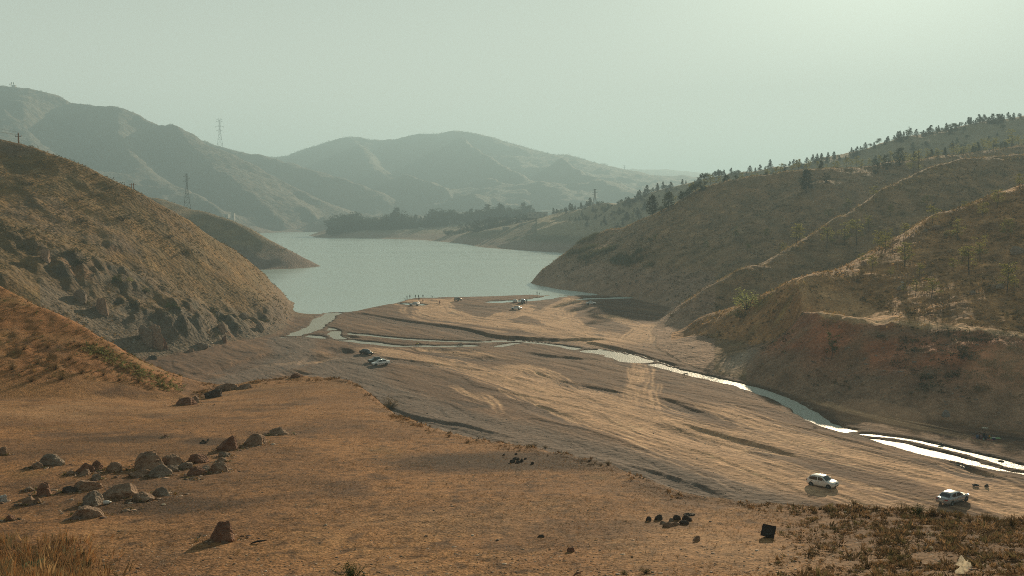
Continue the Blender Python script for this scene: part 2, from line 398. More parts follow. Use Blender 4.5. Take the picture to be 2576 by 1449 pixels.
Z = Z0 + near_sh * (n_big * amp_big + n_mid * amp_mid + n_sm * amp_sm) + near_sh * np.where(hillm, .13, 0) * n_ti

# --- crags on the left hill
m2 = (REG == 2)
upper = np.interp(U, [0, 200, 400, 560, 660, 735], [262, 270, 285, 303, 320, 380])
basef = np.interp(U, [0, 110, 200, 300, 400, 500, 580, 640, 735], [232, 242, 250, 252, 258, 268, 282, 293, 345])
tt = (D - basef) / np.maximum(upper - basef, 1)
crag = m2 * sstep(-0.12, .12, tt) * (1 - sstep(0.75, 1.5, tt + .45 * fbm(Xf, Yf, 30, 3, 51)))
crag *= (U > -200)
nA0 = fbm(Xf, Yf, 24, 3, 59)
vert = fbm(Xf * .9 + Yf * .75 + 4 * nA0, Yf * .22 - Xf * .15, 8.0, 5, 61, .62, True, SPC)      # ribs that run down the slope
vert2 = fbm(Xf, Yf * .6, 16.0, 4, 67, .55, True, SPC)
crag = crag * (.35 + .65 * sstep(-.25, .25, fbm(Xf, Yf, 38, 3, 57)))
Z += crag * (2.4 * vert + 2.8 * vert2 - 1.3 + 1.7 * fbm(Xf, Yf, 5, 4, 63, .6, True, SPC)) * near_sh
Z += crag * near_sh * (1.1 * fbm(Xf * .95 + Yf * .6 + 2 * nA0, Yf * .3 - Xf * .15, 3.6, 4, 69, .6, True, SPC))
crag_hi = m2 * (U > -200) * sstep(.5, .9, fbm(Xf, Yf, 22, 4, 77) + .42) * (1 - sstep(1.6, 2.3, tt)) * sstep(.4, .9, tt)
Z += crag_hi * 1.3 * np.maximum(vert, -.2)
CRAG = np.clip(crag + crag_hi * .7, 0, 1)

# --- contour terraces on the right slopes (planting benches)
m8 = (REG == 8)
bz = Z0 / 3.1 + .25 * fbm(Xf, Yf, 80, 2, 83)
bench = (bz - np.floor(bz))
Z += m8 * sstep(12, 18, Z0) * np.clip(.14 + .35 * fbm(Xf, Yf, 45, 3, 85), 0, .26) * (sstep(0, .25, bench) - bench)

cutm = m8 * (U > 1850) * (D < 215) * sstep(1.2, 4, Z0) * (1 - sstep(13, 17, Z0))
Z += cutm * (1.0 * fbm(Xf * 1.1 - Yf * .3, Yf * .35, 7, 5, 87, .6, True, SPC) + .8 * fbm(Xf, Yf, 11, 4, 89, .55, False, SPC))
Z += m8 * sstep(2, 5, Z0) * .45 * fbm(Xf, Yf, 5.5, 4, 187, .6, False, SPC)

# --- foreground relief
m0 = sector_fg
und = fbm(Xf, Yf, 9, 4, 91, .5, False, SPC)
rough = fbm(Xf, Yf, .55, 3, 97, .6, False, SPC)
clod = fbm(Xf, Yf, .22, 2, 101, .6, False, SPC)
MND = m0 * sstep(0, 1, (D - np.interp(U, [0, 450, 500], [79, 85, 200])) / 4) * (U < 500)     # orange mound
BRK = m0 * sstep(1840, 2340, U + 220 * fbm(Xf, Yf, 5, 4, 111)) * sstep(20, 24, D) * (1 - sstep(0, 60, -(D - 60)) * 0)   # scrubby rise at lower right
Z += m0 * (.13 * und + .030 * rough + .016 * clod)
Z += MND * (.35 * fbm(Xf, Yf, 5, 4, 121, .6, False, SPC) + .16 * fbm(Xf, Yf, 1.2, 3, 123, .6, False, SPC))
Z += BRK * (.10 * fbm(Xf, Yf, 1.6, 4, 131, .6, False, SPC))
# ragged, slightly slumped rim
rimD = np.interp(U, [p[0] for p in RIM], [p[2] for p in RIM])
rimw = m0 * np.exp(-((D - rimD) / (0.05 * rimD)) ** 2)
Z += rimw * (.26 * fbm(Xf, Yf, 2.6, 4, 141, .6, True, SPC) - .12)

# ---------------------------------------------------------------- valley floor: channels, cut banks, tracks
def dist_poly(px, py, pts):
    "distance and arc parameter to a polyline, px/py flat arrays"
    best = np.full(px.shape, 1e9, np.float32); side = np.zeros(px.shape, np.float32); par = np.zeros(px.shape, np.float32); acc = 0
    for (x1, y1), (x2, y2) in zip(pts[:-1], pts[1:]):
        dx, dy = x2 - x1, y2 - y1; ll = math.hypot(dx, dy)
        if ll < 1e-6: continue
        t = np.clip(((px - x1) * dx + (py - y1) * dy) / (ll * ll), 0, 1)
        ex = px - (x1 + t * dx); ey = py - (y1 + t * dy)
        d = np.hypot(ex, ey)
        m = d < best
        best[m] = d[m]; side[m] = np.sign(dx * ey - dy * ex)[m]; par[m] = (acc + t * ll)[m]
        acc += ll
    return best, side, par
def chaikin(p, n=2):
    p = [tuple(q[:2]) for q in p]
    for _ in range(n):
        o = [p[0]]
        for a, b in zip(p[:-1], p[1:]):
            o += [(a[0] * .75 + b[0] * .25, a[1] * .75 + b[1] * .25), (a[0] * .25 + b[0] * .75, a[1] * .25 + b[1] * .75)]
        p = o + [p[-1]]
    return p
FI = np.where(((FM > 0.02) & (D > 60) & (D < 520)) & (U > -200) & (U < 3000))
fx, fy = Xf[FI], Yf[FI]; fD = D[FI]
fz = Z[FI].astype(np.float32); fmm = FM[FI].astype(np.float32)
warpx = 2.2 * fbm(fx, fy, 26, 3, 201); warpy = 2.2 * fbm(fx, fy, 26, 3, 203)
w2x = .55 * fbm(fx, fy, 5, 3, 205); w2y = .55 * fbm(fx, fy, 5, 3, 207)
gx_, gy_ = fx + w2x, fy + w2y
# direction of flow of the valley, for streaked deposits
ca, sa = math.cos(R_(122)), math.sin(R_(122))
al = (fx + warpx) * ca + (fy + warpy) * sa; ac = -(fx + warpx) * sa + (fy + warpy) * ca
st1 = fbm(al * .22, ac, 9, 4, 211, .55); st2 = fbm(al * .12, ac, 3.2, 3, 215, .6); st3 = fbm(fx, fy, 1.6, 3, 219, .6, False, SPC[FI])
fz = fz + fmm * (.28 * st1 + .10 * st2 + .035 * st3)

MAIN = [(2900, 1235), (2700, 1205), (2576, 1184), (2457, 1161), (2400, 1150), (2330, 1133), (2260, 1113), (2203, 1098), (2140, 1082), (2076, 1066), (2034, 1039), (1981, 1006), (1936, 990), (1893, 975), (1850, 963), (1798, 952), (1750, 941), (1703, 930), (1660, 918), (1624, 908), (1575, 899), (1528, 892), (1495, 884), (1465, 879), (1430, 872), (1385, 865), (1340, 860), (1290, 857.5), (1240, 857.5), (1195, 859), (1120, 857), (1042, 853), (980, 848), (915, 841), (870, 838), (845, 832), (826, 824), (808, 822)]
WET = [  # (pixels of the view, half width m, bed depth)
    (MAIN, 1.45, .55),
    ([(2576, 1174), (2500, 1152), (2400, 1128), (2310, 1106), (2230, 1094), (2180, 1090)], .75, .5),
    ([(1600, 905), (1560, 893), (1530, 886), (1495, 882)], 3.6, .5),
    ([(1296, 862), (1270, 866), (1254, 870)], 1.2, .5),
    ([(1180, 868), (1105, 870), (1050, 868), (1010, 870), (978, 867), (940, 862), (899, 858), (860, 853), (819, 848), (780, 844), (740, 842), (722, 846)], 2.0, .5),
    ([(740, 842), (756, 836), (788, 825), (800, 815), (809, 806), (822, 795), (840, 787)], 2.6, .6),
    ([(845, 832), (838, 840), (856, 850)], 1.5, .5),
    ([(1250, 759), (1290, 757), (1330, 755), (1370, 750), (1400, 744)], 3.6, .9),
    ([(1017, 763), (1035, 764), (1055, 766)], 3.0, .8),
    ([(1465, 752), (1500, 750), (1540, 750), (1570, 748)], 3.0, .7),
]
wet = np.full(fx.shape, -1e3, np.float32)       # how far inside a wet bed, in metres
wetD = np.full(fx.shape, 1e3, np.float32)
barn = fbm(al * .5, ac, 4.0, 3, 305, .6)
for pts, hw, dep in WET:
    pl = chaikin([fl(u, v) for u, v in pts], 2)
    d, s, p = dist_poly(gx_, gy_, pl)
    hwv = hw * (1 + .35 * perlin(p / 14, p * 0 + hw, 301) + .42 * perlin(p / 4.3, p * 0 + hw, 303)) + .55 * st3
    q = hwv - d
    wet = np.maximum(wet, q)
    carve = dep * sstep(-1.1, 0.35, q)
    base = zfloor(fD).astype(np.float32)
    tgt = base - carve + (.20 * st3 + .26 * barn) * sstep(-.2, .8, q)
    k = sstep(-3.5, -.6, q)
    fz = fz * (1 - k) + tgt * k
    wetD = np.minimum(wetD, d)
# cut banks: (pixels, height m, side that is low, width of the low side)
CUTS = [
    ([(1540, 856), (1490, 850), (1430, 852), (1385, 852), (1320, 849), (1250, 846), (1200, 832), (1150, 822), (1080, 814), (1020, 806), (960, 796), (905, 786)], 1.25, 1, 12),
    ([(1740, 925), (1660, 905), (1600, 886), (1550, 874), (1500, 862), (1440, 853)], .9, 1, 8),
    ([(1370, 760), (1300, 763), (1240, 772), (1180, 768), (1130, 768)], .6, 1, 9),
    ([(915, 852), (905, 846), (870, 842), (840, 843)], 1.0, 1, 6),
    ([(895, 893), (888, 882), (872, 877), (850, 872)], 1.3, 1, 8),
    ([(1020, 873), (1040, 884), (1080, 893), (1130, 903), (1180, 908), (1290, 910)], .7, 1, 10),
    ([(700, 885), (660, 892), (610, 908), (560, 922), (500, 945)], 1.0, 1, 9),
    ([(780, 892), (765, 905), (740, 918), (733, 925)], .8, 1, 8),
    ([(820, 947), (780, 942), (740, 930), (712, 928)], .7, 1, 8),
    ([(2060, 1165), (1990, 1140), (1900, 1115), (1830, 1098), (1760, 1080), (1700, 1060)], .6, 1, 10),
    ([(1820, 1052), (1750, 1030), (1690, 1008), (1650, 1000)], .5, 1, 8),
    ([(1870, 1272), (1820, 1245), (1770, 1222), (1720, 1205), (1660, 1190), (1600, 1175), (1540, 1160)], .4, 1, 7),
    ([(1530, 905), (1480, 903), (1420, 897), (1370, 893), (1310, 882)], .55, 1, 5),
    ([(2576, 1225), (2500, 1195), (2440, 1172), (2400, 1158), (2340, 1146)], 1.0, 1, 7),
    ([(1500, 1075), (1440, 1045), (1380, 1030), (1320, 1000)], .35, 1, 6),
    ([(1250, 940), (1180, 925), (1100, 915), (1010, 905), (930, 893)], .4, 1, 8),
    ([(1600, 1000), (1560, 985), (1480, 972), (1400, 955), (1330, 925)], .45, 1, 7),
    ([(1310, 1110), (1250, 1092), (1180, 1070), (1100, 1060), (1030, 1045), (960, 1010)], .5, 1, 8),
]
gravel = np.zeros(fx.shape, np.float32)
for pts, h, lo, wd in CUTS:
    pl = chaikin([fl(u, v) for u, v in pts], 2)
    d, s, p = dist_poly(gx_, gy_, pl)
    tot = p.max()
    endf = sstep(0, 10, p) * (1 - sstep(tot - 10, tot, p))
    sd = d * s * lo
    q = sstep(-.15, .55, sd) * (1 - sstep(wd * .45, wd, sd)) * (sd > -.3)
    fz = np.where(wet < -1.0, np.maximum(fz - .72 * h * q * endf, np.minimum(fz, .10)), fz)
    gravel = np.maximum(gravel, q * endf)
# low ledges left by the falling water, along the flow
lg = fbm(al * .13, ac, 22, 3, 231, .5) * 5.0
lgs = lg - np.floor(lg)
ledge = sstep(0, .07, lgs) - lgs
fz += .15 * ledge * fmm * (wet < -4)
lg2 = fbm(al * .16 + 9, ac, 10, 3, 233, .5) * 4.0
lg2 = lg2 - np.floor(lg2)
fz += .08 * (sstep(0, .08, lg2) - lg2) * fmm * (wet < -3)
gravel = np.maximum(gravel, .45 * sstep(.72, .98, lgs) * sstep(-.2, .2, st1))
# tyre tracks
TR = [
    ([(1050, 752), (1073, 765), (1089, 787), (1137, 803), (1232, 813), (1359, 832), (1470, 850), (1590, 868)], 7, 15),
    ([(1385, 778), (1373, 794), (1398, 819), (1449, 835), (1512, 851), (1590, 873)], 6, 14),
    ([(1445, 748), (1425, 762), (1401, 771), (1385, 782), (1374, 795)], 5, 12),
    ([(1316, 784), (1290, 796), (1243, 808), (1200, 812)], 3.5, 8),
    ([(1300, 762), (1330, 775), (1316, 784), (1345, 795), (1400, 812), (1470, 835)], 4, 10),
    ([(1260, 800), (1238, 805), (1250, 795), (1290, 782)], 2.5, 6),
    ([(1640, 813), (1610, 830), (1592, 843), (1570, 862)], 3, 8),
    ([(1500, 790), (1540, 800), (1590, 815), (1620, 840), (1600, 870)], 3, 8),
    ([(1150, 749), (1120, 758), (1085, 770)], 3, 7),
    ([(900, 874), (960, 884), (1010, 895), (1105, 909), (1170, 925), (1232, 947), (1327, 980), (1400, 1006), (1449, 1028)], 4.5, 12),
    ([(985, 878), (1060, 880), (1140, 885), (1260, 900)], 3, 8),
    ([(1250, 915), (1310, 925), (1350, 945), (1385, 975), (1430, 995), (1512, 1035), (1640, 1072), (1766, 1117), (1893, 1168), (2013, 1206), (2160, 1250), (2300, 1290), (2450, 1330)], 5.5, 16),
    ([(1200, 930), (1290, 960), (1350, 1000), (1449, 1043), (1530, 1075), (1608, 1100), (1700, 1140), (1800, 1175), (1900, 1215), (2010, 1250)], 5, 14),
    ([(1400, 975), (1480, 1000), (1600, 1040), (1720, 1075), (1798, 1096), (1893, 1112), (2013, 1134), (2076, 1145), (2235, 1182), (2393, 1222), (2520, 1280), (2700, 1350)], 5.0, 14),
    ([(1595, 890), (1600, 930), (1592, 965), (1580, 1000), (1600, 1040)], 2.2, 6),
    ([(1625, 960), (1618, 1000), (1640, 1050)], 2.0, 5),
    ([(1758, 1010), (1830, 1040), (1960, 1090), (2100, 1130), (2250, 1170), (2400, 1205), (2576, 1250), (2700, 1290)], 3.5, 9),
    ([(1870, 1075), (1800, 1100), (1850, 1150), (1960, 1190)], 2.2, 5),
    ([(1240, 935), (1300, 925), (1350, 950), (1340, 985), (1290, 985)], 2.2, 6),
    ([(1180, 985), (1230, 1000), (1255, 1040)], .9, 3), ([(1240, 995), (1215, 1010), (1190, 1005)], .9, 3), ([(1130, 965), (1180, 995), (1240, 1012)], .9, 3),
    ([(2030, 1000), (2100, 1030), (2200, 1056), (2350, 1085), (2500, 1120)], 2.0, 3),
    ([(640, 925), (720, 915), (800, 905), (880, 900)], 3, 5),
]
track = np.zeros(fx.shape, np.float32); rut = np.zeros(fx.shape, np.float32)
rr = random.Random(5)
for pts, hw, nr_ in TR:
    nr_ = int(nr_ * 1.7)
    base_pl = chaikin([fl(u, v) for u, v in pts], 2)
    d, s, p = dist_poly(gx_, gy_, base_pl)
    tot = p.max(); ef = sstep(0, 8, p) * (1 - sstep(tot - 10, tot, p) * .7)
    track = np.maximum(track, ef * np.clip(1 - (d / (hw * (.55 + .5 * st1 + .35 * st2))) ** 2, 0, 1))
    near = d < hw * 2.2
    sub = np.where(near)[0]
    sdist = (d * s)[sub]; pp = p[sub]
    for k in range(nr_):
        off = rr.gauss(0, hw * .55); ph = rr.uniform(0, 100); a1 = rr.uniform(.4, 1.3) * hw * .18
        c = off + a1 * perlin(pp / 28 + ph, pp * 0 + k, 401) * 2.2
        wv = rr.uniform(.18, .32) * np.maximum(1, D[FI][sub] / 190)
        g = np.exp(-((sdist - c) / wv) ** 2) * rr.uniform(.4, 1)
        a = sstep(-.2, .25, perlin(pp / 17 + ph, pp * 0 + k, 403) + .25)
        rut[sub] = np.maximum(rut[sub], g * a * ef[sub])
        if rr.random() < .8:
            g2 = np.exp(-((sdist - c - 1.45) / wv) ** 2) * .8
            rut[sub] = np.maximum(rut[sub], g2 * a * ef[sub])
notwet = (1 - sstep(-1.2, -.3, wet))
fz -= .08 * rut * notwet * fmm
# big soft track body smooths the ground
Z[FI] = np.where(fmm > .0, fz * 1.0, Z[FI])
# keep what lies under the lake below its surface
Z = np.where(LAKE, np.minimum(Z, -1.2), Z)

# ---------------------------------------------------------------- base colours (what the ground IS, no light in it)
def C3(*c): return np.array(c, np.float32)
def mix(a, b, t): return a * (1 - t[..., None]) + b * t[..., None]
COLR = np.zeros(X.shape + (3,), np.float32)
COLR[:] = C3(.22, .17, .115)
nA = fbm(Xf, Yf, 40, 4, 501); nB = fbm(Xf, Yf, 9, 4, 503, .55, False, SPC); nC = fbm(Xf, Yf, 2.2, 4, 505, .6, False, SPC); nD = fbm(Xf, Yf, .6, 3, 507, .6, False, SPC)
nS = fbm(Xf, Yf, 160, 4, 509)
gr, gt = grad(Z)
SLF = np.hypot(gr, gt)
# foreground
c0 = mix(np.broadcast_to(C3(.40, .225, .105), COLR.shape), C3(.27, .155, .08), sstep(-.3, .35, nB))
c0 = mix(c0, C3(.46, .28, .135), sstep(-.05, .5, -nA + .4 * nC))
c0 = mix(c0, C3(.15, .095, .06), .85 * sstep(.05, .42, fbm(Xf, Yf, 6, 4, 521, .6, False, SPC)))
c0 = mix(c0, C3(.10, .065, .042), .75 * sstep(.0, .40, nD + .25 * nC))
c0 = mix(c0, C3(.13, .082, .05), .55 * sstep(.0, .35, fbm(Xf * .35, Yf, 3.5, 4, 525, .65, False, SPC)) * sstep(-.2, .3, fbm(Xf, Yf, 16, 3, 527)))
c0 = mix(c0, C3(.16, .125, .05), .35 * sstep(.25, .6, fbm(Xf, Yf, 4, 3, 523)))
cm = mix(np.broadcast_to(C3(.37, .19, .085), COLR.shape), C3(.30, .19, .085), sstep(-.1, .5, fbm(Xf, Yf, 7, 4, 531, .6, False, SPC)))
cm = mix(cm, C3(.20, .15, .09), .7 * sstep(.1, .5, fbm(Xf, Yf, 1.8, 3, 533, .6, False, SPC)))
c0 = mix(c0, cm, MND.astype(np.float32))
c0 = mix(c0, np.broadcast_to(C3(.21, .115, .05), COLR.shape) * (1 + .6 * nC[..., None]), (BRK * .9).astype(np.float32))
c0 = mix(c0, C3(.17, .105, .06), .7 * sstep(.0, .4, fbm(Xf * .45, Yf, 14, 4, 551, .6)) * (MND < .5))
c0 = mix(c0, C3(.50, .33, .19), .5 * sstep(.05, .4, fbm(Xf, Yf, 22, 4, 553, .6)) * (MND < .5))
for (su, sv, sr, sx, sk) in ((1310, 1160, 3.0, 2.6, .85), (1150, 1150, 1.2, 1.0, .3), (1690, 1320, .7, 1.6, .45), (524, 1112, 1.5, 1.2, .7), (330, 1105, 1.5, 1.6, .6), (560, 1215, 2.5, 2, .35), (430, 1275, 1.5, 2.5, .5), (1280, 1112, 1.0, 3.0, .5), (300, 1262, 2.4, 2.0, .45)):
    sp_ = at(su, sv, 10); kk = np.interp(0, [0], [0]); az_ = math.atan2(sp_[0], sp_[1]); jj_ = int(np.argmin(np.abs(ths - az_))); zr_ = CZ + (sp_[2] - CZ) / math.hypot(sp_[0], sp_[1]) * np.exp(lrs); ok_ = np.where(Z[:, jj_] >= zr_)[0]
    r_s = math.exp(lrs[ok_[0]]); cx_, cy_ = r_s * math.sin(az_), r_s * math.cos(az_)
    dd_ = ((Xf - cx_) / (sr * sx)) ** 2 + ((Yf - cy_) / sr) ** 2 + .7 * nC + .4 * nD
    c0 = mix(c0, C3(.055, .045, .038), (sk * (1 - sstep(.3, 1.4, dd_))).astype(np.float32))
# dark ash patch of the old fires
def spot(u, v, ru, rd, f=1.0):
    p = at(u, v, float(np.interp(u, [q[0] for q in RIM], [q[2] for q in RIM])) - 2)
    return p
c0 = c0 * (1 - .35 * BRK[..., None]).astype(np.float32)
c0 = c0 * C3(.82, .74, .67) * (1 + .35 * fbm(Xf, Yf, .35, 2, 555, .6, False, SPC)[..., None])
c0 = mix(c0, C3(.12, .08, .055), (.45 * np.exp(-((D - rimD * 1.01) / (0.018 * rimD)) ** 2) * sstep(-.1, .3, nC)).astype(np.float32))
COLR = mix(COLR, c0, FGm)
# left hill
c2 = mix(np.broadcast_to(C3(.285, .205, .095), COLR.shape), C3(.20, .165, .085), sstep(-.3, .3, nB))
c2 = mix(c2, C3(.34, .235, .11), .6 * sstep(.1, .5, nC))
c2 = mix(c2, C3(.26, .215, .18), .65 * sstep(.1, .45, nA + .3 * nB))
rock = mix(np.broadcast_to(C3(.135, .14, .122), COLR.shape), C3(.22, .175, .125), sstep(-.2, .4, nB)) * (1 + .5 * nC[..., None])
rk = np.clip(CRAG * (.45 + 1.1 * sstep(.0, .7, SLF - .35) + .5 * nB), 0, 1).astype(np.float32)
scree = (m2 * (1 - sstep(.0, .45, tt + .25 * nA)) * (U > 100)).astype(np.float32)
c2 = mix(c2, rock, rk)
c2 = mix(c2, np.broadcast_to(C3(.20, .195, .175), COLR.shape) * (1 + .3 * nD[..., None]), scree * .85)
c2 = mix(c2, C3(.30, .19, .11), (CRAG * sstep(.22, .42, fbm(Xf, Yf, 9, 3, 549))).astype(np.float32) * .8)
tipf = (m2 * sstep(600, 735, U) * (1 - sstep(6, 16, Z)) ).astype(np.float32)
c2 = mix(c2, C3(.25, .21, .17), tipf * .8)
c2 = c2 * C3(.80, .67, .56) * (1 + .45 * fbm(Xf, Yf, 6, 4, 547, .6, False, SPC)[..., None])
COLR = mix(COLR, c2, (REG == 2).astype(np.float32))
c3_ = mix(np.broadcast_to(C3(.25, .19, .11), COLR.shape), C3(.19, .155, .10), sstep(-.3, .3, nB))
c3_ = mix(c3_, C3(.215, .165, .135), 1 - sstep(6, 22, Z - 6 * nA))
COLR = mix(COLR, c3_, (REG == 3).astype(np.float32))
# mountains
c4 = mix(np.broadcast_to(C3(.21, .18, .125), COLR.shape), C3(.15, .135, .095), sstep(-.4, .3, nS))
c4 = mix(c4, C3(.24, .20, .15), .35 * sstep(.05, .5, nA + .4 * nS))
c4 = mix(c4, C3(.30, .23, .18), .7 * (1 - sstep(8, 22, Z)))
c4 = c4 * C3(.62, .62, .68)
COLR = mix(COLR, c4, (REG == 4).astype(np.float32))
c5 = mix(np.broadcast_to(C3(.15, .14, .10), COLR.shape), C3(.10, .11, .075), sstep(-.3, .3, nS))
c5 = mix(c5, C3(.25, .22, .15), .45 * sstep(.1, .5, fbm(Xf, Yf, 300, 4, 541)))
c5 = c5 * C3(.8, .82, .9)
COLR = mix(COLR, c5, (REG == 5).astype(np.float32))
c6 = mix(np.broadcast_to(C3(.20, .165, .11), COLR.shape), C3(.15, .14, .09), sstep(-.3, .3, nA))
c6 = mix(c6, C3(.27, .205, .16), 1 - sstep(6, 10, Z + 1.5 * nA))
c6 = mix(c6, C3(.36, .29, .18), sstep(14, 17, Z) * (U > 1150) * (REG == 7) * (D < 1300) * .6)
COLR = mix(COLR, c6, ((REG == 6) | (REG == 7)).astype(np.float32))
# right slopes
c8 = mix(np.broadcast_to(C3(.215, .165, .105), COLR.shape), C3(.15, .125, .08), sstep(-.3, .35, nB))
c8 = mix(c8, C3(.30, .22, .12), .5 * sstep(.1, .5, nC))
c8 = mix(c8, C3(.36, .27, .15), .75 * sstep(.80, .97, bench + .12 * nC) * sstep(-.25, .1, fbm(Xf, Yf, 25, 3, 543)) * sstep(16, 20, Z0) * sstep(-.3, .3, nA))
drw = (1 - sstep(9, 15, Z + 2.5 * nA)) * (U < 1800)
c8 = mix(c8, C3(.23, .185, .145), drw.astype(np.float32))
# red cut bank below the bench path, golden grass above it
pathD = np.interp(U, [q[0] for q in PATH], [q[2] for q in PATH])
below = m8 * (U > 1880) * (D < pathD * .99) * (D < 262)
red = mix(np.broadcast_to(C3(.25, .125, .075), COLR.shape), C3(.18, .125, .085), sstep(-.25, .35, nB))
lowz = 1 - sstep(3.0, 8.5, Z0 + 2 * nA)
red = mix(red, C3(.185, .145, .11), lowz)
grassy_edge = np.interp(U, [1740, 1850, 1900, 1980, 2060, 2150], [276, 259, 248, 242, 231, 218])
gold = m8 * (U > 1690) * (D < 300) * (D > np.where(U < 2150, grassy_edge, pathD))
c8 = mix(c8, red, (below * (D < np.where(U < 2150, grassy_edge, 1e9))).astype(np.float32))
gc = mix(np.broadcast_to(C3(.36, .235, .115), COLR.shape), C3(.17, .115, .065), sstep(-.3, .25, nC + .4 * nB))
gc = mix(gc, C3(.26, .25, .09), .5 * sstep(.1, .5, nB) * (U < 2000))
c8 = mix(c8, gc, gold.astype(np.float32) * .85)
pth = np.exp(-((D - pathD) / 2.2) ** 2) * (U > 2000) * m8
c8 = mix(c8, C3(.38, .30, .19), (pth * .8).astype(np.float32))
inner = np.interp(U, [2000, 2090, 2114, 2160, 2215, 2290, 2340, 2400], [262, 253, 250, 246, 230, 218, 212, 206])
bp_ = (m8 & (D > pathD * .995) & (D < inner) & (U > 1995) & (U < 2360)).astype(np.float32)
bs_ = (m8 * sstep(-3, 4, D - pathD + 5 * nB) * sstep(-5, 7, inner - D + 14 * nB) * sstep(1990, 2030, U) * (1 - sstep(2250, 2350, U + 60 * nB)) * (D < 275)).astype(np.float32)
c8 = mix(c8, C3(.36, .26, .15), np.clip(bs_ * .8 * (1 + .9 * nC), 0, 1))
patch = m8 * np.exp(-(((U - 1862) / 48) ** 2 + ((D - 231) / 9) ** 2) ** 2)
c8 = mix(c8, C3(.27, .26, .23), (patch * .8).astype(np.float32))
c8 = c8 * C3(1.55, 1.24, 1.06) * (1 + .55 * fbm(Xf, Yf, 5, 4, 545, .6, False, SPC)[..., None])
COLR = mix(COLR, c8, (REG == 8).astype(np.float32))
# valley floor
bed = mix(np.broadcast_to(C3(.165, .12, .086), COLR.shape)[FI], C3(.215, .155, .105), sstep(-.2, .35, st1 + .5 * st2))
bed = mix(bed, C3(.115, .088, .068), .8 * sstep(.02, .38, st2 + .35 * st3))
lightst = fbm(al * .10 + 40, ac, 4.5, 4, 217, .62)
bed = mix(bed, C3(.31, .23, .155), .45 * sstep(.15, .42, lightst))
grv = (1 - sstep(1310, 1380, U[FI] - (D[FI] - 100) * 3.2 + 20 * st1)) * sstep(0, 40, U[FI] - 900)  # grey wash along the foot of the spur
wash = np.exp(-((ac - (-45)) / 18) ** 2)
bed = mix(bed, C3(.14, .117, .10), np.clip(gravel * (.7 + .6 * st3), 0, .9))
tan_ = np.broadcast_to(C3(.40, .30, .20), bed.shape) * (1 + .35 * st3[:, None])
bed = mix(bed, tan_, np.clip(track * .85 * (.7 + 1.1 * st2), 0, .7) * (wet < -1))
bed = mix(bed, C3(.58, .45, .31), np.clip(rut * 1.0, 0, .9) * (1 - .3 * track) * (wet < -.8))
bed = mix(bed, C3(.13, .09, .06), .7 * np.clip(fbm(fx, fy, 2.6, 3, 551, .6) * 2 - .5, 0, 1) * track)
damp = sstep(-3.0, -.2, wet) * (.65 + .3 * st3)
bed = mix(bed, C3(.085, .07, .055), np.clip(damp, 0, 1))
stones = sstep(.28, .5, fbm(fx, fy, 1.1, 3, 561, .7, False, SPC[FI])) * np.clip(.15 + gravel + sstep(-6, -1, wet), 0, 1)
bed = mix(bed, C3(.33, .31, .27), stones * .7)
shoreband = 1 - sstep(.02, .22, fz)
bed = mix(bed, C3(.11, .095, .075), np.clip(shoreband, 0, 1) * .6)
sl_ = fbm(al * .06, ac, 1.7, 4, 219, .62)
bed = bed * (1 + .7 * sl_[:, None]) * (1 + .5 * st3[:, None])
bed = mix(bed, C3(.07, .058, .05), .75 * sstep(.18, .42, fbm(al * .3 + 80, ac, 7, 4, 223, .6)) * (1 - track))
bed = .20 * (np.clip(bed, .01, 1) / .20) ** 1.18 * C3(1.02, .86, .78)
COLR[FI] = mix(COLR[FI], bed, sstep(.25, .7, fmm + .1 * st3))
# dry gravel wash along the foot of the spur (visible strip beyond the rim)
WASH = chaikin([fl(u, v) for u, v in [(900, 905), (850, 930), (900, 975), (960, 1000), (1050, 1040), (1150, 1065), (1280, 1090), (1400, 1125), (1520, 1155), (1640, 1195), (1760, 1240), (1850, 1270)]], 2)
d, s, p = dist_poly(gx_, gy_, WASH)
wsh = 1 - sstep(5, 11, d + 3 * st1)
LW = chaikin([fl(u, v) for u, v in [(735, 850), (740, 880), (735, 905), (690, 930), (600, 955), (520, 975)]], 2)
d, s, p = dist_poly(gx_, gy_, LW)
wsh = np.maximum(wsh, 1 - sstep(4, 8, d + 3 * st1))
COLR[FI] = mix(COLR[FI], np.broadcast_to(C3(.17, .135, .112), bed.shape) * (1 + .8 * st3[:, None]), wsh * .7 * (wet < -1))
COLR = np.clip(COLR, .015, .7)

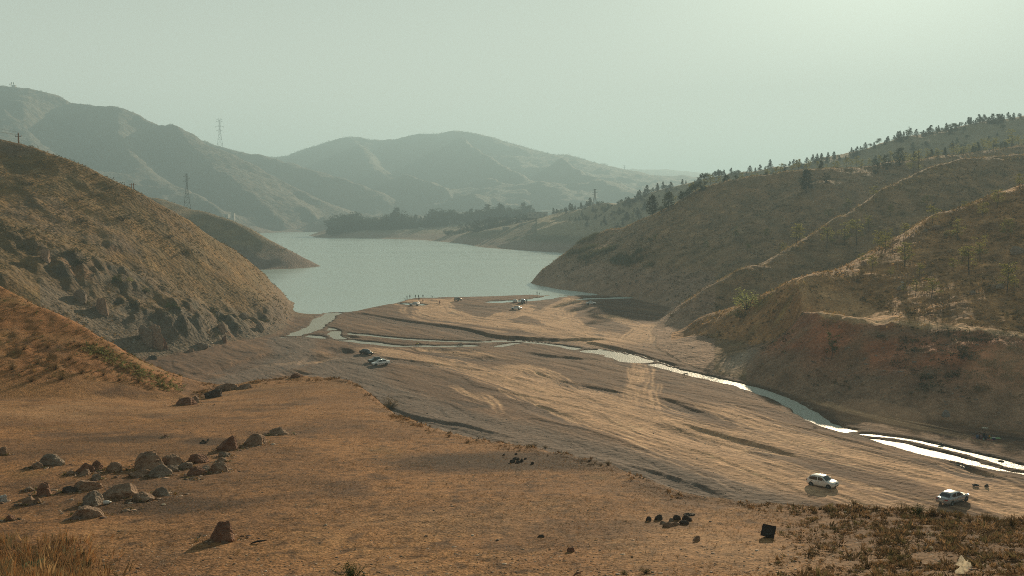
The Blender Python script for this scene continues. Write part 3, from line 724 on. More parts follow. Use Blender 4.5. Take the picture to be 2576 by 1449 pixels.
# ---------------------------------------------------------------- build the sheet, one object per landform
def mat_base(name):
    m = bpy.data.materials.new(name); m.use_nodes = True
    nt = m.node_tree; b = nt.nodes['Principled BSDF']
    b.inputs['Specular IOR Level'].default_value = 0.2
    return m, nt, b
def soil_material(name, s_small, s_mid, contrast, bump, bump_d, rough=.95):
    m, nt, b = mat_base(name)
    N, K = nt.nodes.new, nt.links.new
    at_ = N('ShaderNodeAttribute'); at_.attribute_name = 'Col'
    tc = N('ShaderNodeNewGeometry')
    n1 = N('ShaderNodeTexNoise'); n1.inputs['Scale'].default_value = s_small; n1.inputs['Detail'].default_value = 5; n1.inputs['Roughness'].default_value = .68
    n2 = N('ShaderNodeTexNoise'); n2.inputs['Scale'].default_value = s_mid; n2.inputs['Detail'].default_value = 5; n2.inputs['Roughness'].default_value = .6
    vo = N('ShaderNodeTexVoronoi'); vo.inputs['Scale'].default_value = s_small * .55; vo.inputs['Randomness'].default_value = 1
    for t in (n1, n2, vo): K(tc.outputs['Position'], t.inputs['Vector'])
    mr = N('ShaderNodeMapRange'); mr.inputs[1].default_value = .3; mr.inputs[2].default_value = .7; mr.inputs[3].default_value = 1 - contrast; mr.inputs[4].default_value = 1 + contrast
    K(n1.outputs['Fac'], mr.inputs[0])
    mr2 = N('ShaderNodeMapRange'); mr2.inputs[1].default_value = .3; mr2.inputs[2].default_value = .7; mr2.inputs[3].default_value = 1 - contrast * .6; mr2.inputs[4].default_value = 1 + contrast * .6
    K(n2.outputs['Fac'], mr2.inputs[0])
    mu = N('ShaderNodeMath'); mu.operation = 'MULTIPLY'; K(mr.outputs[0], mu.inputs[0]); K(mr2.outputs[0], mu.inputs[1])
    mx = N('ShaderNodeVectorMath'); mx.operation = 'SCALE'
    K(at_.outputs['Color'], mx.inputs[0]); K(mu.outputs[0], mx.inputs['Scale'])
    K(mx.outputs[0], b.inputs['Base Color'])
    b.inputs['Roughness'].default_value = rough
    ad = N('ShaderNodeMath'); ad.operation = 'ADD'
    K(n1.outputs['Fac'], ad.inputs[0]); K(vo.outputs['Distance'], ad.inputs[1])
    bp = N('ShaderNodeBump'); bp.inputs['Strength'].default_value = bump; bp.inputs['Distance'].default_value = bump_d
    K(ad.outputs[0], bp.inputs['Height']); K(bp.outputs[0], b.inputs['Normal'])
    return m
M_fg = soil_material('dry_soil', 15.0, 2.6, .62, .55, .06)
M_bed = soil_material('river_silt', 2.2, .35, .30, .5, .22)
M_hill = soil_material('hill_soil', 1.4, .22, .40, .8, .5)
M_mtn = soil_material('mountain_soil', .12, .02, .38, .8, 4.0)
names = {0: ('ground', M_fg), 1: ('riverbed', M_bed), 2: ('hill_left', M_hill), 3: ('hill_left_far', M_hill), 4: ('mountain_left', M_mtn), 5: ('mountain_back', M_mtn),
         6: ('peninsula', M_hill), 7: ('hill_right_far', M_hill), 8: ('hill_right', M_hill)}
VX = np.stack([X, Y, Z], -1).reshape(-1, 3).astype(np.float32)
VC = COLR.reshape(-1, 3)
def sheet(name, fi, fj, mat, verts=None, kind='structure', col=True, xyz=None):
    "quads whose lower corner is grid cell (fi,fj)"
    P = VX if xyz is None else xyz
    a = fi * NTF + fj
    q = np.stack([a, a + 1, a + NTF + 1, a + NTF], 1)
    uq, inv = np.unique(q.ravel(), return_inverse=True)
    q = inv.reshape(-1, 4).astype(np.int32)
    me = bpy.data.meshes.new(name)
    me.vertices.add(len(uq)); me.vertices.foreach_set('co', P[uq].ravel())
    me.loops.add(q.size); me.loops.foreach_set('vertex_index', q.ravel())
    me.polygons.add(len(q)); me.polygons.foreach_set('loop_start', np.arange(0, q.size, 4, dtype=np.int32))
    me.polygons.foreach_set('use_smooth', np.ones(len(q), bool))
    me.update(calc_edges=True)
    if col:
        ca_ = me.color_attributes.new('Col', 'FLOAT_COLOR', 'POINT')
        cc = np.ones((len(uq), 4), np.float32); cc[:, :3] = VC[uq]
        ca_.data.foreach_set('color', cc.ravel())
    me.materials.append(mat)
    o = bpy.data.objects.new(name, me); COL.objects.link(o)
    o['kind'] = kind
    return o
cell = REG[:-1, :-1]
for k, (nm, mt) in names.items():
    fi, fj = np.where(cell == k)
    if len(fi): sheet(nm, fi, fj, mt)

# ---- ground queries
def gz(x, y):
    r = math.hypot(x, y); th = math.atan2(x, y)
    i = np.searchsorted(lrs, math.log(r)) - 1; j = np.searchsorted(ths, th) - 1
    i = min(max(i, 0), NRF - 2); j = min(max(j, 0), NTF - 2)
    a = (math.log(r) - lrs[i]) / (lrs[i + 1] - lrs[i]); b = (th - ths[j]) / (ths[j + 1] - ths[j])
    return float(Z[i, j] * (1 - a) * (1 - b) + Z[i + 1, j] * a * (1 - b) + Z[i, j + 1] * (1 - a) * b + Z[i + 1, j + 1] * a * b)
_rs = np.exp(lrs)
def hit(u, v, rmin=0):
    "first ground point seen at (u,v)"
    a, yf, zf = ray(u, v); h = math.hypot(a, yf); th = math.atan2(a, yf)
    j = min(max(np.searchsorted(ths, th) - 1, 0), NTF - 2); b = (th - ths[j]) / (ths[j + 1] - ths[j])
    col = Z[:, j] * (1 - b) + Z[:, j + 1] * b
    zr = CZ + zf / h * _rs
    k = np.where((col >= zr) & (_rs > rmin))[0]
    if len(k) == 0: return None
    i = k[0]
    if i > 0:
        d0 = zr[i - 1] - col[i - 1]; d1 = col[i] - zr[i]
        t = d0 / max(d0 + d1, 1e-6); r = _rs[i - 1] * (1 - t) + _rs[i] * t
    else: r = _rs[i]
    x, y = r * math.sin(th), r * math.cos(th)
    return Vector((x, y, gz(x, y)))
def gzv(xs, ys):
    r = np.hypot(xs, ys); th = np.arctan2(xs, ys)
    i = np.clip(np.searchsorted(lrs, np.log(r)) - 1, 0, NRF - 2); j = np.clip(np.searchsorted(ths, th) - 1, 0, NTF - 2)
    a = (np.log(r) - lrs[i]) / (lrs[i + 1] - lrs[i]); b = (th - ths[j]) / (ths[j + 1] - ths[j])
    return Z[i, j] * (1 - a) * (1 - b) + Z[i + 1, j] * a * (1 - b) + Z[i, j + 1] * (1 - a) * b + Z[i + 1, j + 1] * a * b

# ---------------------------------------------------------------- water
def water_material(name, col, bump, scale, rough, spec=.5):
    m, nt, b = mat_base(name)
    N, K = nt.nodes.new, nt.links.new
    b.inputs['Base Color'].default_value = (*col, 1)
    b.inputs['Roughness'].default_value = rough
    gg = N('ShaderNodeNewGeometry'); gm_ = N('ShaderNodeMapping'); gm_.inputs['Scale'].default_value = (.006, .02, 1); gn = N('ShaderNodeTexNoise'); gn.inputs['Scale'].default_value = 1; gn.inputs['Detail'].default_value = 4
    K(gg.outputs['Position'], gm_.inputs['Vector']); K(gm_.outputs[0], gn.inputs['Vector'])
    gr_ = N('ShaderNodeMapRange'); gr_.inputs[1].default_value = .35; gr_.inputs[2].default_value = .65; gr_.inputs[3].default_value = rough * .88; gr_.inputs[4].default_value = rough * 1.12
    K(gn.outputs['Fac'], gr_.inputs[0]); K(gr_.outputs[0], b.inputs['Roughness'])
    b.inputs['IOR'].default_value = 1.33
    b.inputs['Specular IOR Level'].default_value = spec
    tc = N('ShaderNodeNewGeometry')
    mp = N('ShaderNodeMapping'); mp.inputs['Scale'].default_value = (scale, scale * .55, scale)
    K(tc.outputs['Position'], mp.inputs['Vector'])
    n = N('ShaderNodeTexNoise'); n.inputs['Scale'].default_value = 1; n.inputs['Detail'].default_value = 4; n.inputs['Roughness'].default_value = .6
    K(mp.outputs[0], n.inputs['Vector'])
    bp = N('ShaderNodeBump'); bp.inputs['Strength'].default_value = bump; bp.inputs['Distance'].default_value = .25
    K(n.outputs['Fac'], bp.inputs['Height']); K(bp.outputs[0], b.inputs['Normal'])
    return m
M_lake = water_material('lake_water', (.42, .53, .49), .06, .9, .24)  # silty base colour also carries brightness and tint of the reflected sky
M_stream = water_material('stream_water', (.40, .42, .36), .6, 3.0, .45, .38)  # silty base made paler to stand for sky reflected along the stream
lk = Z[:-1, :-1]
lowest = np.minimum(np.minimum(Z[:-1, :-1], Z[1:, :-1]), np.minimum(Z[:-1, 1:], Z[1:, 1:]))
LW_ = (lowest < 0.02) & (RRb[:-1, :-1] > 300) & (RRb[:-1, :-1] < 3200)
PW = VX.copy(); PW[:, 2] = -0.02
# a coarse sheet is enough: one flat polygon grid over the lake
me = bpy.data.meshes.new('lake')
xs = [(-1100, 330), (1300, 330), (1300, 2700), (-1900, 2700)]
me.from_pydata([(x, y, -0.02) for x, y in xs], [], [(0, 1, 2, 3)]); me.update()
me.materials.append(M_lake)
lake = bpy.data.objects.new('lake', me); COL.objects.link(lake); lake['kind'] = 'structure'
# stream sheet, following the fall of the valley
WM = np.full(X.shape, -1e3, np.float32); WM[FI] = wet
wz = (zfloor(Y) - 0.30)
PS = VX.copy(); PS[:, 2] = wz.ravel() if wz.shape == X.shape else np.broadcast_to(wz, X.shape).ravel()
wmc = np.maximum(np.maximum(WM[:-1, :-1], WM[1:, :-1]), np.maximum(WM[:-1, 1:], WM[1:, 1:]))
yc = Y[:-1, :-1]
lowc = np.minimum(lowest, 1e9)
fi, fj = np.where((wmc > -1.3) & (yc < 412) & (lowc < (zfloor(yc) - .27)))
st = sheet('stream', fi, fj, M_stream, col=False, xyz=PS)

# ================================================================ helpers for things
RND = random.Random(11)
NR_ = np.random.RandomState(3)
def tag(o, label=None, cat=None, group=None, kind=None):
    if label: o['label'] = label
    if cat: o['category'] = cat
    if group: o['group'] = group
    if kind: o['kind'] = kind
    return o
def empty(name, loc=(0, 0, 0), rz=0.0):
    o = bpy.data.objects.new(name, None); COL.objects.link(o)
    o.location = loc; o.rotation_euler = (0, 0, rz); o.empty_display_size = .3
    return o
def mesh_obj(name, V, F, mat, parent=None, smooth=False, mats=None, mi=None):
    me = bpy.data.meshes.new(name)
    me.from_pydata([tuple(map(float, v)) for v in V], [], [tuple(f) for f in F]); me.update()
    for m in (mats or [mat]): me.materials.append(m)
    if mi is not None: me.polygons.foreach_set('material_index', mi)
    if smooth: me.polygons.foreach_set('use_smooth', [True] * len(me.polygons))
    o = bpy.data.objects.new(name, me); COL.objects.link(o)
    if parent: o.parent = parent
    return o
class MB:
    def __init__(s): s.V = []; s.F = []
    def add(s, V, F):
        n = len(s.V); s.V += [tuple(v) for v in V]; s.F += [tuple(i + n for i in f) for f in F]; return s
    def box(s, c, sz, rot=None):
        x, y, z = [k / 2 for k in sz]
        P = [Vector((a * x, b * y, e * z)) for e in (-1, 1) for b in (-1, 1) for a in (-1, 1)]
        if rot is not None: P = [rot @ p for p in P]
        return s.add([(p.x + c[0], p.y + c[1], p.z + c[2]) for p in P], [(0, 2, 3, 1), (4, 5, 7, 6), (0, 1, 5, 4), (2, 6, 7, 3), (0, 4, 6, 2), (1, 3, 7, 5)])
    def tube(s, pts, radii, n=6, cap=True):
        pts = [Vector(p) for p in pts]
        if not hasattr(radii, '__len__'): radii = [radii] * len(pts)
        rings = []
        for i, p in enumerate(pts):
            t = (pts[min(i + 1, len(pts) - 1)] - pts[max(i - 1, 0)])
            if t.length < 1e-9: t = Vector((0, 0, 1))
            t.normalize()
            u = t.cross(Vector((0, 0, 1))) if abs(t.z) < .95 else t.cross(Vector((1, 0, 0)))
            u.normalize(); v = t.cross(u)
            rings.append([p + (u * math.cos(2 * math.pi * k / n) + v * math.sin(2 * math.pi * k / n)) * radii[i] for k in range(n)])
        V = [q for r in rings for q in r]; F = []
        for i in range(len(rings) - 1):
            for k in range(n): F.append((i * n + k, i * n + (k + 1) % n, (i + 1) * n + (k + 1) % n, (i + 1) * n + k))
        if cap: F.append(tuple(range(n - 1, -1, -1))); F.append(tuple((len(rings) - 1) * n + k for k in range(n)))
        return s.add(V, F)
    def build(s, name, mat, parent=None, smooth=False): return mesh_obj(name, s.V, s.F, mat, parent, smooth)
def simple_mat(name, col, rough=.6, metal=0.0, spec=.4, noise=0.0, nscale=8.0, emit=None):
    m = bpy.data.materials.new(name); m.use_nodes = True
    nt = m.node_tree; b = nt.nodes['Principled BSDF']
    b.inputs['Base Color'].default_value = (*col, 1); b.inputs['Roughness'].default_value = rough
    b.inputs['Metallic'].default_value = metal; b.inputs['Specular IOR Level'].default_value = spec
    if noise:
        tc = nt.nodes.new('ShaderNodeTexCoord'); n = nt.nodes.new('ShaderNodeTexNoise'); n.inputs['Scale'].default_value = nscale; n.inputs['Detail'].default_value = 6
        mr = nt.nodes.new('ShaderNodeMapRange'); mr.inputs[1].default_value = .3; mr.inputs[2].default_value = .7; mr.inputs[3].default_value = 1 - noise; mr.inputs[4].default_value = 1 + noise
        v = nt.nodes.new('ShaderNodeVectorMath'); v.operation = 'SCALE'; v.inputs[0].default_value = col
        nt.links.new(tc.outputs['Object'], n.inputs['Vector']); nt.links.new(n.outputs['Fac'], mr.inputs[0]); nt.links.new(mr.outputs[0], v.inputs['Scale']); nt.links.new(v.outputs[0], b.inputs['Base Color'])
    return m
def leaf_mat(name, col, trans=.35, var=.35, nscale=3.0, attr=False):
    m = bpy.data.materials.new(name); m.use_nodes = True
    nt = m.node_tree; nt.nodes.clear(); N, K = nt.nodes.new, nt.links.new
    o = N('ShaderNodeOutputMaterial'); mx = N('ShaderNodeMixShader'); d = N('ShaderNodeBsdfDiffuse'); t = N('ShaderNodeBsdfTranslucent')
    mx.inputs[0].default_value = trans
    if attr:
        c = N('ShaderNodeAttribute'); c.attribute_name = 'Col'; src = c.outputs['Color']
    else:
        g = N('ShaderNodeNewGeometry'); n = N('ShaderNodeTexNoise'); n.inputs['Scale'].default_value = nscale; n.inputs['Detail'].default_value = 3
        mr = N('ShaderNodeMapRange'); mr.inputs[1].default_value = .3; mr.inputs[2].default_value = .7; mr.inputs[3].default_value = 1 - var; mr.inputs[4].default_value = 1 + var
        v = N('ShaderNodeVectorMath'); v.operation = 'SCALE'; v.inputs[0].default_value = col
        K(g.outputs['Position'], n.inputs['Vector']); K(n.outputs['Fac'], mr.inputs[0]); K(mr.outputs[0], v.inputs['Scale']); src = v.outputs[0]
    K(src, d.inputs['Color']); K(src, t.inputs['Color'])
    K(d.outputs[0], mx.inputs[1]); K(t.outputs[0], mx.inputs[2]); K(mx.outputs[0], o.inputs['Surface'])
    return m
M_veg = leaf_mat('scrub_leaves', (1, 1, 1), .30, attr=True)
M_stone = simple_mat('stone_speck', (.3, .27, .24), .9)
def attr_stone():
    m, nt, b = mat_base('loose_stone')
    a = nt.nodes.new('ShaderNodeAttribute'); a.attribute_name = 'Col'; nt.links.new(a.outputs['Color'], b.inputs['Base Color']); b.inputs['Roughness'].default_value = .9
    return m
M_rubble = attr_stone()

# ---- scatter: many tiny things nobody could count, joined into one object
def templates_tuft(nb, spread, seed, flat=1.0, wid=.16):
    r = random.Random(seed); V = []; F = []
    for k in range(nb):
        a = r.uniform(0, 6.283); e = r.uniform(.15, 1.45)
        d = Vector((math.cos(a) * math.cos(e), math.sin(a) * math.cos(e), math.sin(e) * flat))
        base = Vector((math.cos(a) * spread * r.random(), math.sin(a) * spread * r.random(), 0))
        l = r.uniform(.6, 1.0)
        side = Vector((-math.sin(a + r.uniform(-.8, .8)), math.cos(a), r.uniform(-.3, .3))) * wid
        n = len(V)
        V += [base + d * l * .25 - side * .6, base + d * l * .35 + side * .9, base + d * l]
        F.append((n, n + 1, n + 2))
    return np.array([tuple(v) for v in V], np.float32), np.array(F, np.int32)
def template_blob(nb, seed, wid=.22):
    r = random.Random(seed); V = []; F = []
    for k in range(nb):
        a = r.uniform(0, 6.283); e = math.asin(r.uniform(0, 1)); rad = r.uniform(.55, 1)
        c = Vector((math.cos(a) * math.cos(e), math.sin(a) * math.cos(e), math.sin(e) * .85)) * rad
        t1 = Vector((r.gauss(0, 1), r.gauss(0, 1), r.gauss(0, 1))).normalized() * wid; t2 = Vector((r.gauss(0, 1), r.gauss(0, 1), r.gauss(0, 1))).normalized() * wid
        n = len(V); V += [c - t1, c + t1, c + t2 * 1.3]; F.append((n, n + 1, n + 2))
    return np.array([tuple(v) for v in V], np.float32), np.array(F, np.int32)
def template_rock(seed, fine=False):
    r = random.Random(seed)
    bm = bmesh.new(); bmesh.ops.create_icosphere(bm, subdivisions=1, radius=1.0)
    V = np.array([v.co[:] for v in bm.verts]); F = [[v.index for v in f.verts] for f in bm.faces]; bm.free()
    rs = np.random.RandomState(seed); Nn = rs.randn(7, 3); Nn /= np.linalg.norm(Nn, axis=1)[:, None]; dk = rs.uniform(.5, .9, 7)
    q = V @ Nn.T; t = np.minimum(np.where(q > 1e-3, dk[None] / np.maximum(q, 1e-3), 9).min(1), 1.1)
    return (V * t[:, None] * [1, .85, .6]).astype(np.float32), np.array(F, np.int32)
def template_rock_old(seed, fine=False):
    r = random.Random(seed)
    V = [(1, 0, 0), (-1, 0, 0), (0, 1, 0), (0, -1, 0), (0, 0, 1), (0, 0, -1)]
    V = [tuple(c * r.uniform(.7, 1.25) + r.uniform(-.2, .2) for c in v) for v in V]
    F = [(0, 2, 4), (2, 1, 4), (1, 3, 4), (3, 0, 4), (2, 0, 5), (1, 2, 5), (3, 1, 5), (0, 3, 5)]
    return np.array(V, np.float32), np.array(F, np.int32)
def scatter_obj(name, temps, xs, ys, zs_, size, colr, mat, aspect=None, lean=0.25, label=None, sink=0.0):
    "xs.. arrays of instance positions; colr Nx3"
    n = len(xs); which = NR_.randint(0, len(temps), n)
    Vs, Fs, Cs = [], [], []; off = 0
    ang = NR_.rand(n) * 6.283; lx = NR_.randn(n) * lean; ly = NR_.randn(n) * lean
    asp = np.ones((n, 3), np.float32) if aspect is None else aspect
    for t, (TV, TF) in enumerate(temps):
        ix = np.where(which == t)[0]
        if len(ix) == 0: continue
        c, s = np.cos(ang[ix])[:, None], np.sin(ang[ix])[:, None]
        P = TV[None] * (size[ix, None] * asp[ix])[:, None, :]
        x = P[..., 0] * c - P[..., 1] * s; y = P[..., 0] * s + P[..., 1] * c; z = P[..., 2]
        x = x + z * lx[ix, None]; y = y + z * ly[ix, None]
        W = np.stack([x + xs[ix, None], y + ys[ix, None], z + zs_[ix, None] - sink * size[ix, None]], -1).reshape(-1, 3)
        Fx = (TF[None] + (np.arange(len(ix)) * len(TV))[:, None, None]).reshape(-1, 3) + off
        off += len(W); Vs.append(W); Fs.append(Fx); Cs.append(np.repeat(colr[ix], len(TV), 0))
    V = np.concatenate(Vs).astype(np.float32); F = np.concatenate(Fs).astype(np.int32); Cc = np.concatenate(Cs)
    me = bpy.data.meshes.new(name)
    me.vertices.add(len(V)); me.vertices.foreach_set('co', V.ravel())
    me.loops.add(F.size); me.loops.foreach_set('vertex_index', F.ravel())
    me.polygons.add(len(F)); me.polygons.foreach_set('loop_start', np.arange(0, F.size, 3, dtype=np.int32))
    me.update(calc_edges=True)
    ca_ = me.color_attributes.new('Col', 'FLOAT_COLOR', 'POINT'); cc = np.ones((len(V), 4), np.float32); cc[:, :3] = Cc
    ca_.data.foreach_set('color', cc.ravel())
    me.materials.append(mat)
    o = bpy.data.objects.new(name, me); COL.objects.link(o); o['kind'] = 'stuff'
    if label: o['label'] = label
    return o
AREA = (RRb ** 2 * np.gradient(ths)[None, :] * np.gradient(lrs)[:, None])
INV = (U > -140) & (U < 2720)
def pick(mask, n, weight=None, power=1.0):
    p = np.where(mask & INV, AREA ** power, 0)
    if weight is not None: p = p * np.clip(weight, 0, None)
    p = p.ravel(); c = np.cumsum(p); c /= c[-1]
    k = np.searchsorted(c, NR_.rand(n)); i, j = np.unravel_index(np.minimum(k, p.size - 1), Z.shape)
    th = ths[j] + (NR_.rand(n) - .5) * np.gradient(ths)[j]; r = np.exp(lrs[i] + (NR_.rand(n) - .5) * np.gradient(lrs)[i])
    xs, ys = r * np.sin(th), r * np.cos(th)
    return xs, ys, gzv(xs, ys), i, j
def cols(n, choices, jit=.18):
    c = np.array(choices, np.float32)[NR_.randint(0, len(choices), n)]
    return np.clip(c * (1 + NR_.randn(n, 1) * jit), .01, .8)
TB = [template_blob(16, s) for s in range(5)]
TT = [templates_tuft(12, .25, s) for s in range(5)]
TG = [templates_tuft(9, .35, 40 + s, 1.3, .07) for s in range(5)]
TR_ = [template_rock(s) for s in range(6)]

# scrub on the left hill
clump = fbm(Xf, Yf, 12, 3, 601); pat = fbm(Xf, Yf, 50, 3, 603)
mk2 = (REG == 2) & (Z > 2)
xs, ys, zz, i, j = pick(mk2, 15000, (.25 + sstep(-.3, .5, clump)) * (1 - .85 * np.clip(CRAG * 1.2, 0, 1)) * (1 - .7 * sstep(.15, .4, pat)))
scatter_obj('scrub', TT, xs, ys, zz, NR_.uniform(.25, .72, len(xs)) * 1.0, cols(len(xs), [(.26, .18, .075), (.19, .145, .065), (.33, .22, .10), (.11, .095, .055), (.20, .17, .08)]), M_veg, label='dry scrub tufts covering the left hill', lean=.3)
xs, ys, zz, i, j = pick(mk2, 1300, (.3 + CRAG) * (sstep(-.1, .5, clump)))
scatter_obj('scrub', TB, xs, ys, zz, NR_.uniform(.4, 1.3, len(xs)), cols(len(xs), [(.085, .085, .045), (.11, .10, .05), (.07, .075, .05)]), M_veg, label='dark low bushes among the crags of the left hill', lean=.2)
# second left hill
xs, ys, zz, i, j = pick((REG == 3) & (Z > 7), 7000, .3 + sstep(-.2, .4, clump))
scatter_obj('scrub', TT, xs, ys, zz, NR_.uniform(.4, 1.1, len(xs)), cols(len(xs), [(.30, .22, .09), (.20, .16, .08), (.13, .115, .06)]), M_veg, label='dry scrub on the second hill by the lake')
# left far mountain: bushes read as dark dots
xs, ys, zz, i, j = pick((REG == 4) & (Z > 15), 7000, .2 + sstep(-.3, .4, fbm(Xf, Yf, 180, 3, 611)), .8)
scatter_obj('scrub', TB, xs, ys, zz, NR_.uniform(2, 4.5, len(xs)), cols(len(xs), [(.09, .095, .06), (.12, .11, .07)]), M_veg, label='far bushes dotting the left mountain')
xs, ys, zz, i, j = pick((REG == 5) & (D < 5200) & (Z > 20), 9000, .1 + sstep(-.2, .4, fbm(Xf, Yf, 260, 3, 613)) + 2.0 * (Z > 250), .8)
scatter_obj('scrub', TB, xs, ys, zz, NR_.uniform(4, 8, len(xs)), cols(len(xs), [(.05, .065, .045), (.06, .07, .05)]), M_veg, label='far woodland on the central mountain')
# right slopes
mk8 = (REG == 8) & (Z0 > 3)
w8 = (.3 + sstep(-.3, .5, clump)) * np.where(gold, 2.2, 1) * np.where(bp_ > .5, .12, 1) * np.where(pth > .4, 0, 1) * np.where(patch > .3, 0, 1) * np.where(below, .35, 1)
xs, ys, zz, i, j = pick(mk8, 30000, w8, .85)
gl = gold[i, j]
cc = cols(len(xs), [(.22, .155, .085), (.15, .115, .065), (.28, .20, .10), (.10, .085, .05)])
g2 = cols(len(xs), [(.46, .30, .13), (.36, .23, .10), (.20, .15, .07), (.15, .10, .05)])
cc[gl] = g2[gl]
hi_ = m8[i, j] & (U[i, j] > 1750) & (U[i, j] < 2330) & (D[i, j] < 300)
cc[hi_] *= 1.15
scatter_obj('dry_grass', TT, xs, ys, zz, NR_.uniform(.25, .75, len(xs)) * np.where(D[i, j] > 400, 1.3, 1), cc, M_veg, label='dry grass and scrub over the right slopes', lean=.3)
# golden fringe along the crests and bench edges, where grass stands tall
lap = Z0 - (np.roll(Z0, 14, 0) + np.roll(Z0, -14, 0)) / 2
crestw = m8 * sstep(-.2, .25, fbm(Xf, Yf, 10, 3, 641)) * sstep(.12, .7, lap / np.maximum(SPC * 14 * .25, .3)) * (Z0 > 5)
xs, ys, zz, i, j = pick(crestw > .2, 8000, crestw, .8)
scatter_obj('dry_grass', TG, xs, ys, zz, NR_.uniform(.4, .9, len(xs)), cols(len(xs), [(.54, .37, .17), (.44, .30, .13), (.34, .28, .12), (.22, .16, .08)]), M_veg, label='golden grass standing along the crests of the right slopes', lean=.35)
xs, ys, zz, i, j = pick(mk8 & (D < 600), 1900, sstep(0, .5, clump) + 2.5 * below * (Z0 > 4) * (U > 2250))
scatter_obj('scrub', TB, xs, ys, zz, NR_.uniform(.35, 1.1, len(xs)), cols(len(xs), [(.07, .065, .045), (.10, .09, .05), (.13, .11, .06), (.06, .065, .04)]), M_veg, label='dark bushes on the banks of the right slopes')
# reeds and shrubs over the far right hill and the shore bench
xs, ys, zz, i, j = pick(((REG == 7) | (REG == 6)) & (Z > 9) & (D < 1700), 9000, .4 + clump)
scatter_obj('scrub', TB, xs, ys, zz, NR_.uniform(.6, 1.7, len(xs)), cols(len(xs), [(.12, .115, .06), (.09, .10, .055), (.20, .17, .09)]), M_veg, label='scrub on the far right hill and lake shore')
xs, ys, zz, i, j = pick((REG == 8) & (D > 440) & (U > 1425) & (U < 1640) & (Z0 > 10) & (Z0 < 24), 1500, sstep(-.05, .3, fbm(Xf, Yf, 18, 3, 617)))
scatter_obj('reeds', TG, xs, ys, zz, NR_.uniform(1.2, 2.3, len(xs)), cols(len(xs), [(.14, .13, .07), (.11, .115, .06)]), M_veg, label='tall dull reeds on the slope above the inlet')
# foreground: stubble, stones
mfg = sector_fg & (D > 20)
xs, ys, zz, i, j = pick(mfg & ~(BRK > .5), 95000, (.15 + sstep(-.4, .4, fbm(Xf, Yf, 3, 3, 621))) * (1 - .7 * MND), .60)
scatter_obj('stubble', TG, xs, ys, zz, NR_.uniform(.03, .08, len(xs)), cols(len(xs), [(.46, .27, .12), (.34, .19, .09), (.20, .12, .065), (.10, .075, .045), (.13, .12, .06)], .25), M_veg, label='short dry stubble on the terrace', lean=.5)
xs, ys, zz, i, j = pick(mfg & (BRK > .08), 30000, BRK ** 1.2 * (.05 + sstep(-.3, .35, fbm(Xf, Yf, 1.1, 3, 623))), .8)
scatter_obj('dry_grass', TT, xs, ys, zz, NR_.gamma(3, .032, len(xs)), cols(len(xs), [(.26, .165, .09), (.20, .135, .075), (.36, .23, .12), (.13, .095, .055), (.18, .15, .075)]), M_veg, label='brown scrub covering the rise at the lower right', lean=.45)
xs, ys, zz, i, j = pick(mfg & (rimw > .3) & (U > 480), 1300, rimw * sstep(-.1, .4, fbm(Xf, Yf, 3, 3, 635)))
scatter_obj('dry_grass', TT, xs, ys, zz, NR_.uniform(.06, .26, len(xs)), cols(len(xs), [(.22, .14, .08), (.13, .10, .06), (.30, .19, .10)]), M_veg, label='dry tufts along the rim of the terrace')
xs, ys, zz, i, j = pick(mfg & (MND > .5), 4600, .3 + sstep(-.2, .4, fbm(Xf, Yf, 4, 3, 627)))
scatter_obj('dry_grass', TT, xs, ys, zz, NR_.uniform(.10, .34, len(xs)), cols(len(xs), [(.26, .17, .10), (.20, .15, .09), (.34, .22, .10), (.15, .15, .07)]), M_veg, label='dry tufts on the orange mound')
xs, ys, zz, i, j = pick(mfg & (U < 330) & (D < 33.5), 2200, sstep(330, 40, U + 90 * fbm(Xf, Yf, 1.5, 3, 631)) ** 1.6 * sstep(33.5, 28.5, D + 1.2 * fbm(Xf, Yf, 1.2, 2, 633)))
scatter_obj('dry_grass', TG, xs, ys, zz, NR_.gamma(6, .045, len(xs)), cols(len(xs), [(.40, .21, .09), (.30, .18, .09), (.20, .16, .09), (.45, .30, .15)]), M_veg, label='tall rusty grass at the lower left corner', lean=.25)
_t = NR_.rand(900); _sx = np.interp(_t, [0, 1], [215, 445]) + NR_.randn(900) * 16; _sv = np.interp(_t, [0, 1], [868, 982]) + NR_.randn(900) * 6
_hp = [hit(float(a_), float(b_)) for a_, b_ in zip(_sx[::2], _sv[::2])]; _hp = np.array([tuple(q) for q in _hp if q is not None and q.y < 110])
scatter_obj('weeds', TT, _hp[:, 0], _hp[:, 1], _hp[:, 2], NR_.uniform(.12, .34, len(_hp)), cols(len(_hp), [(.26, .27, .12), (.20, .21, .10), (.30, .26, .13)]), M_veg, label='pale green weeds in a diagonal strip on the orange mound')
near_st = sstep(34, 27, D) + .35 * sstep(-.1, .4, fbm(Xf, Yf, 5, 3, 629)) * .35 + .9 * MND * sstep(88, 78, D) * sstep(600, 200, U) + .05
xs, ys, zz, i, j = pick(mfg, 15000, near_st, .72)
sz = NR_.gamma(1.6, .014, len(xs)) + .010
scatter_obj('stones', TR_, xs, ys, zz, np.minimum(sz, .12), cols(len(xs), [(.30, .20, .13), (.26, .21, .17), (.36, .27, .19), (.17, .13, .10), (.42, .36, .29)]), M_rubble, aspect=NR_.uniform(.55, 1.2, (len(xs), 3)).astype(np.float32), lean=0, label='loose stones on the terrace', sink=.1)
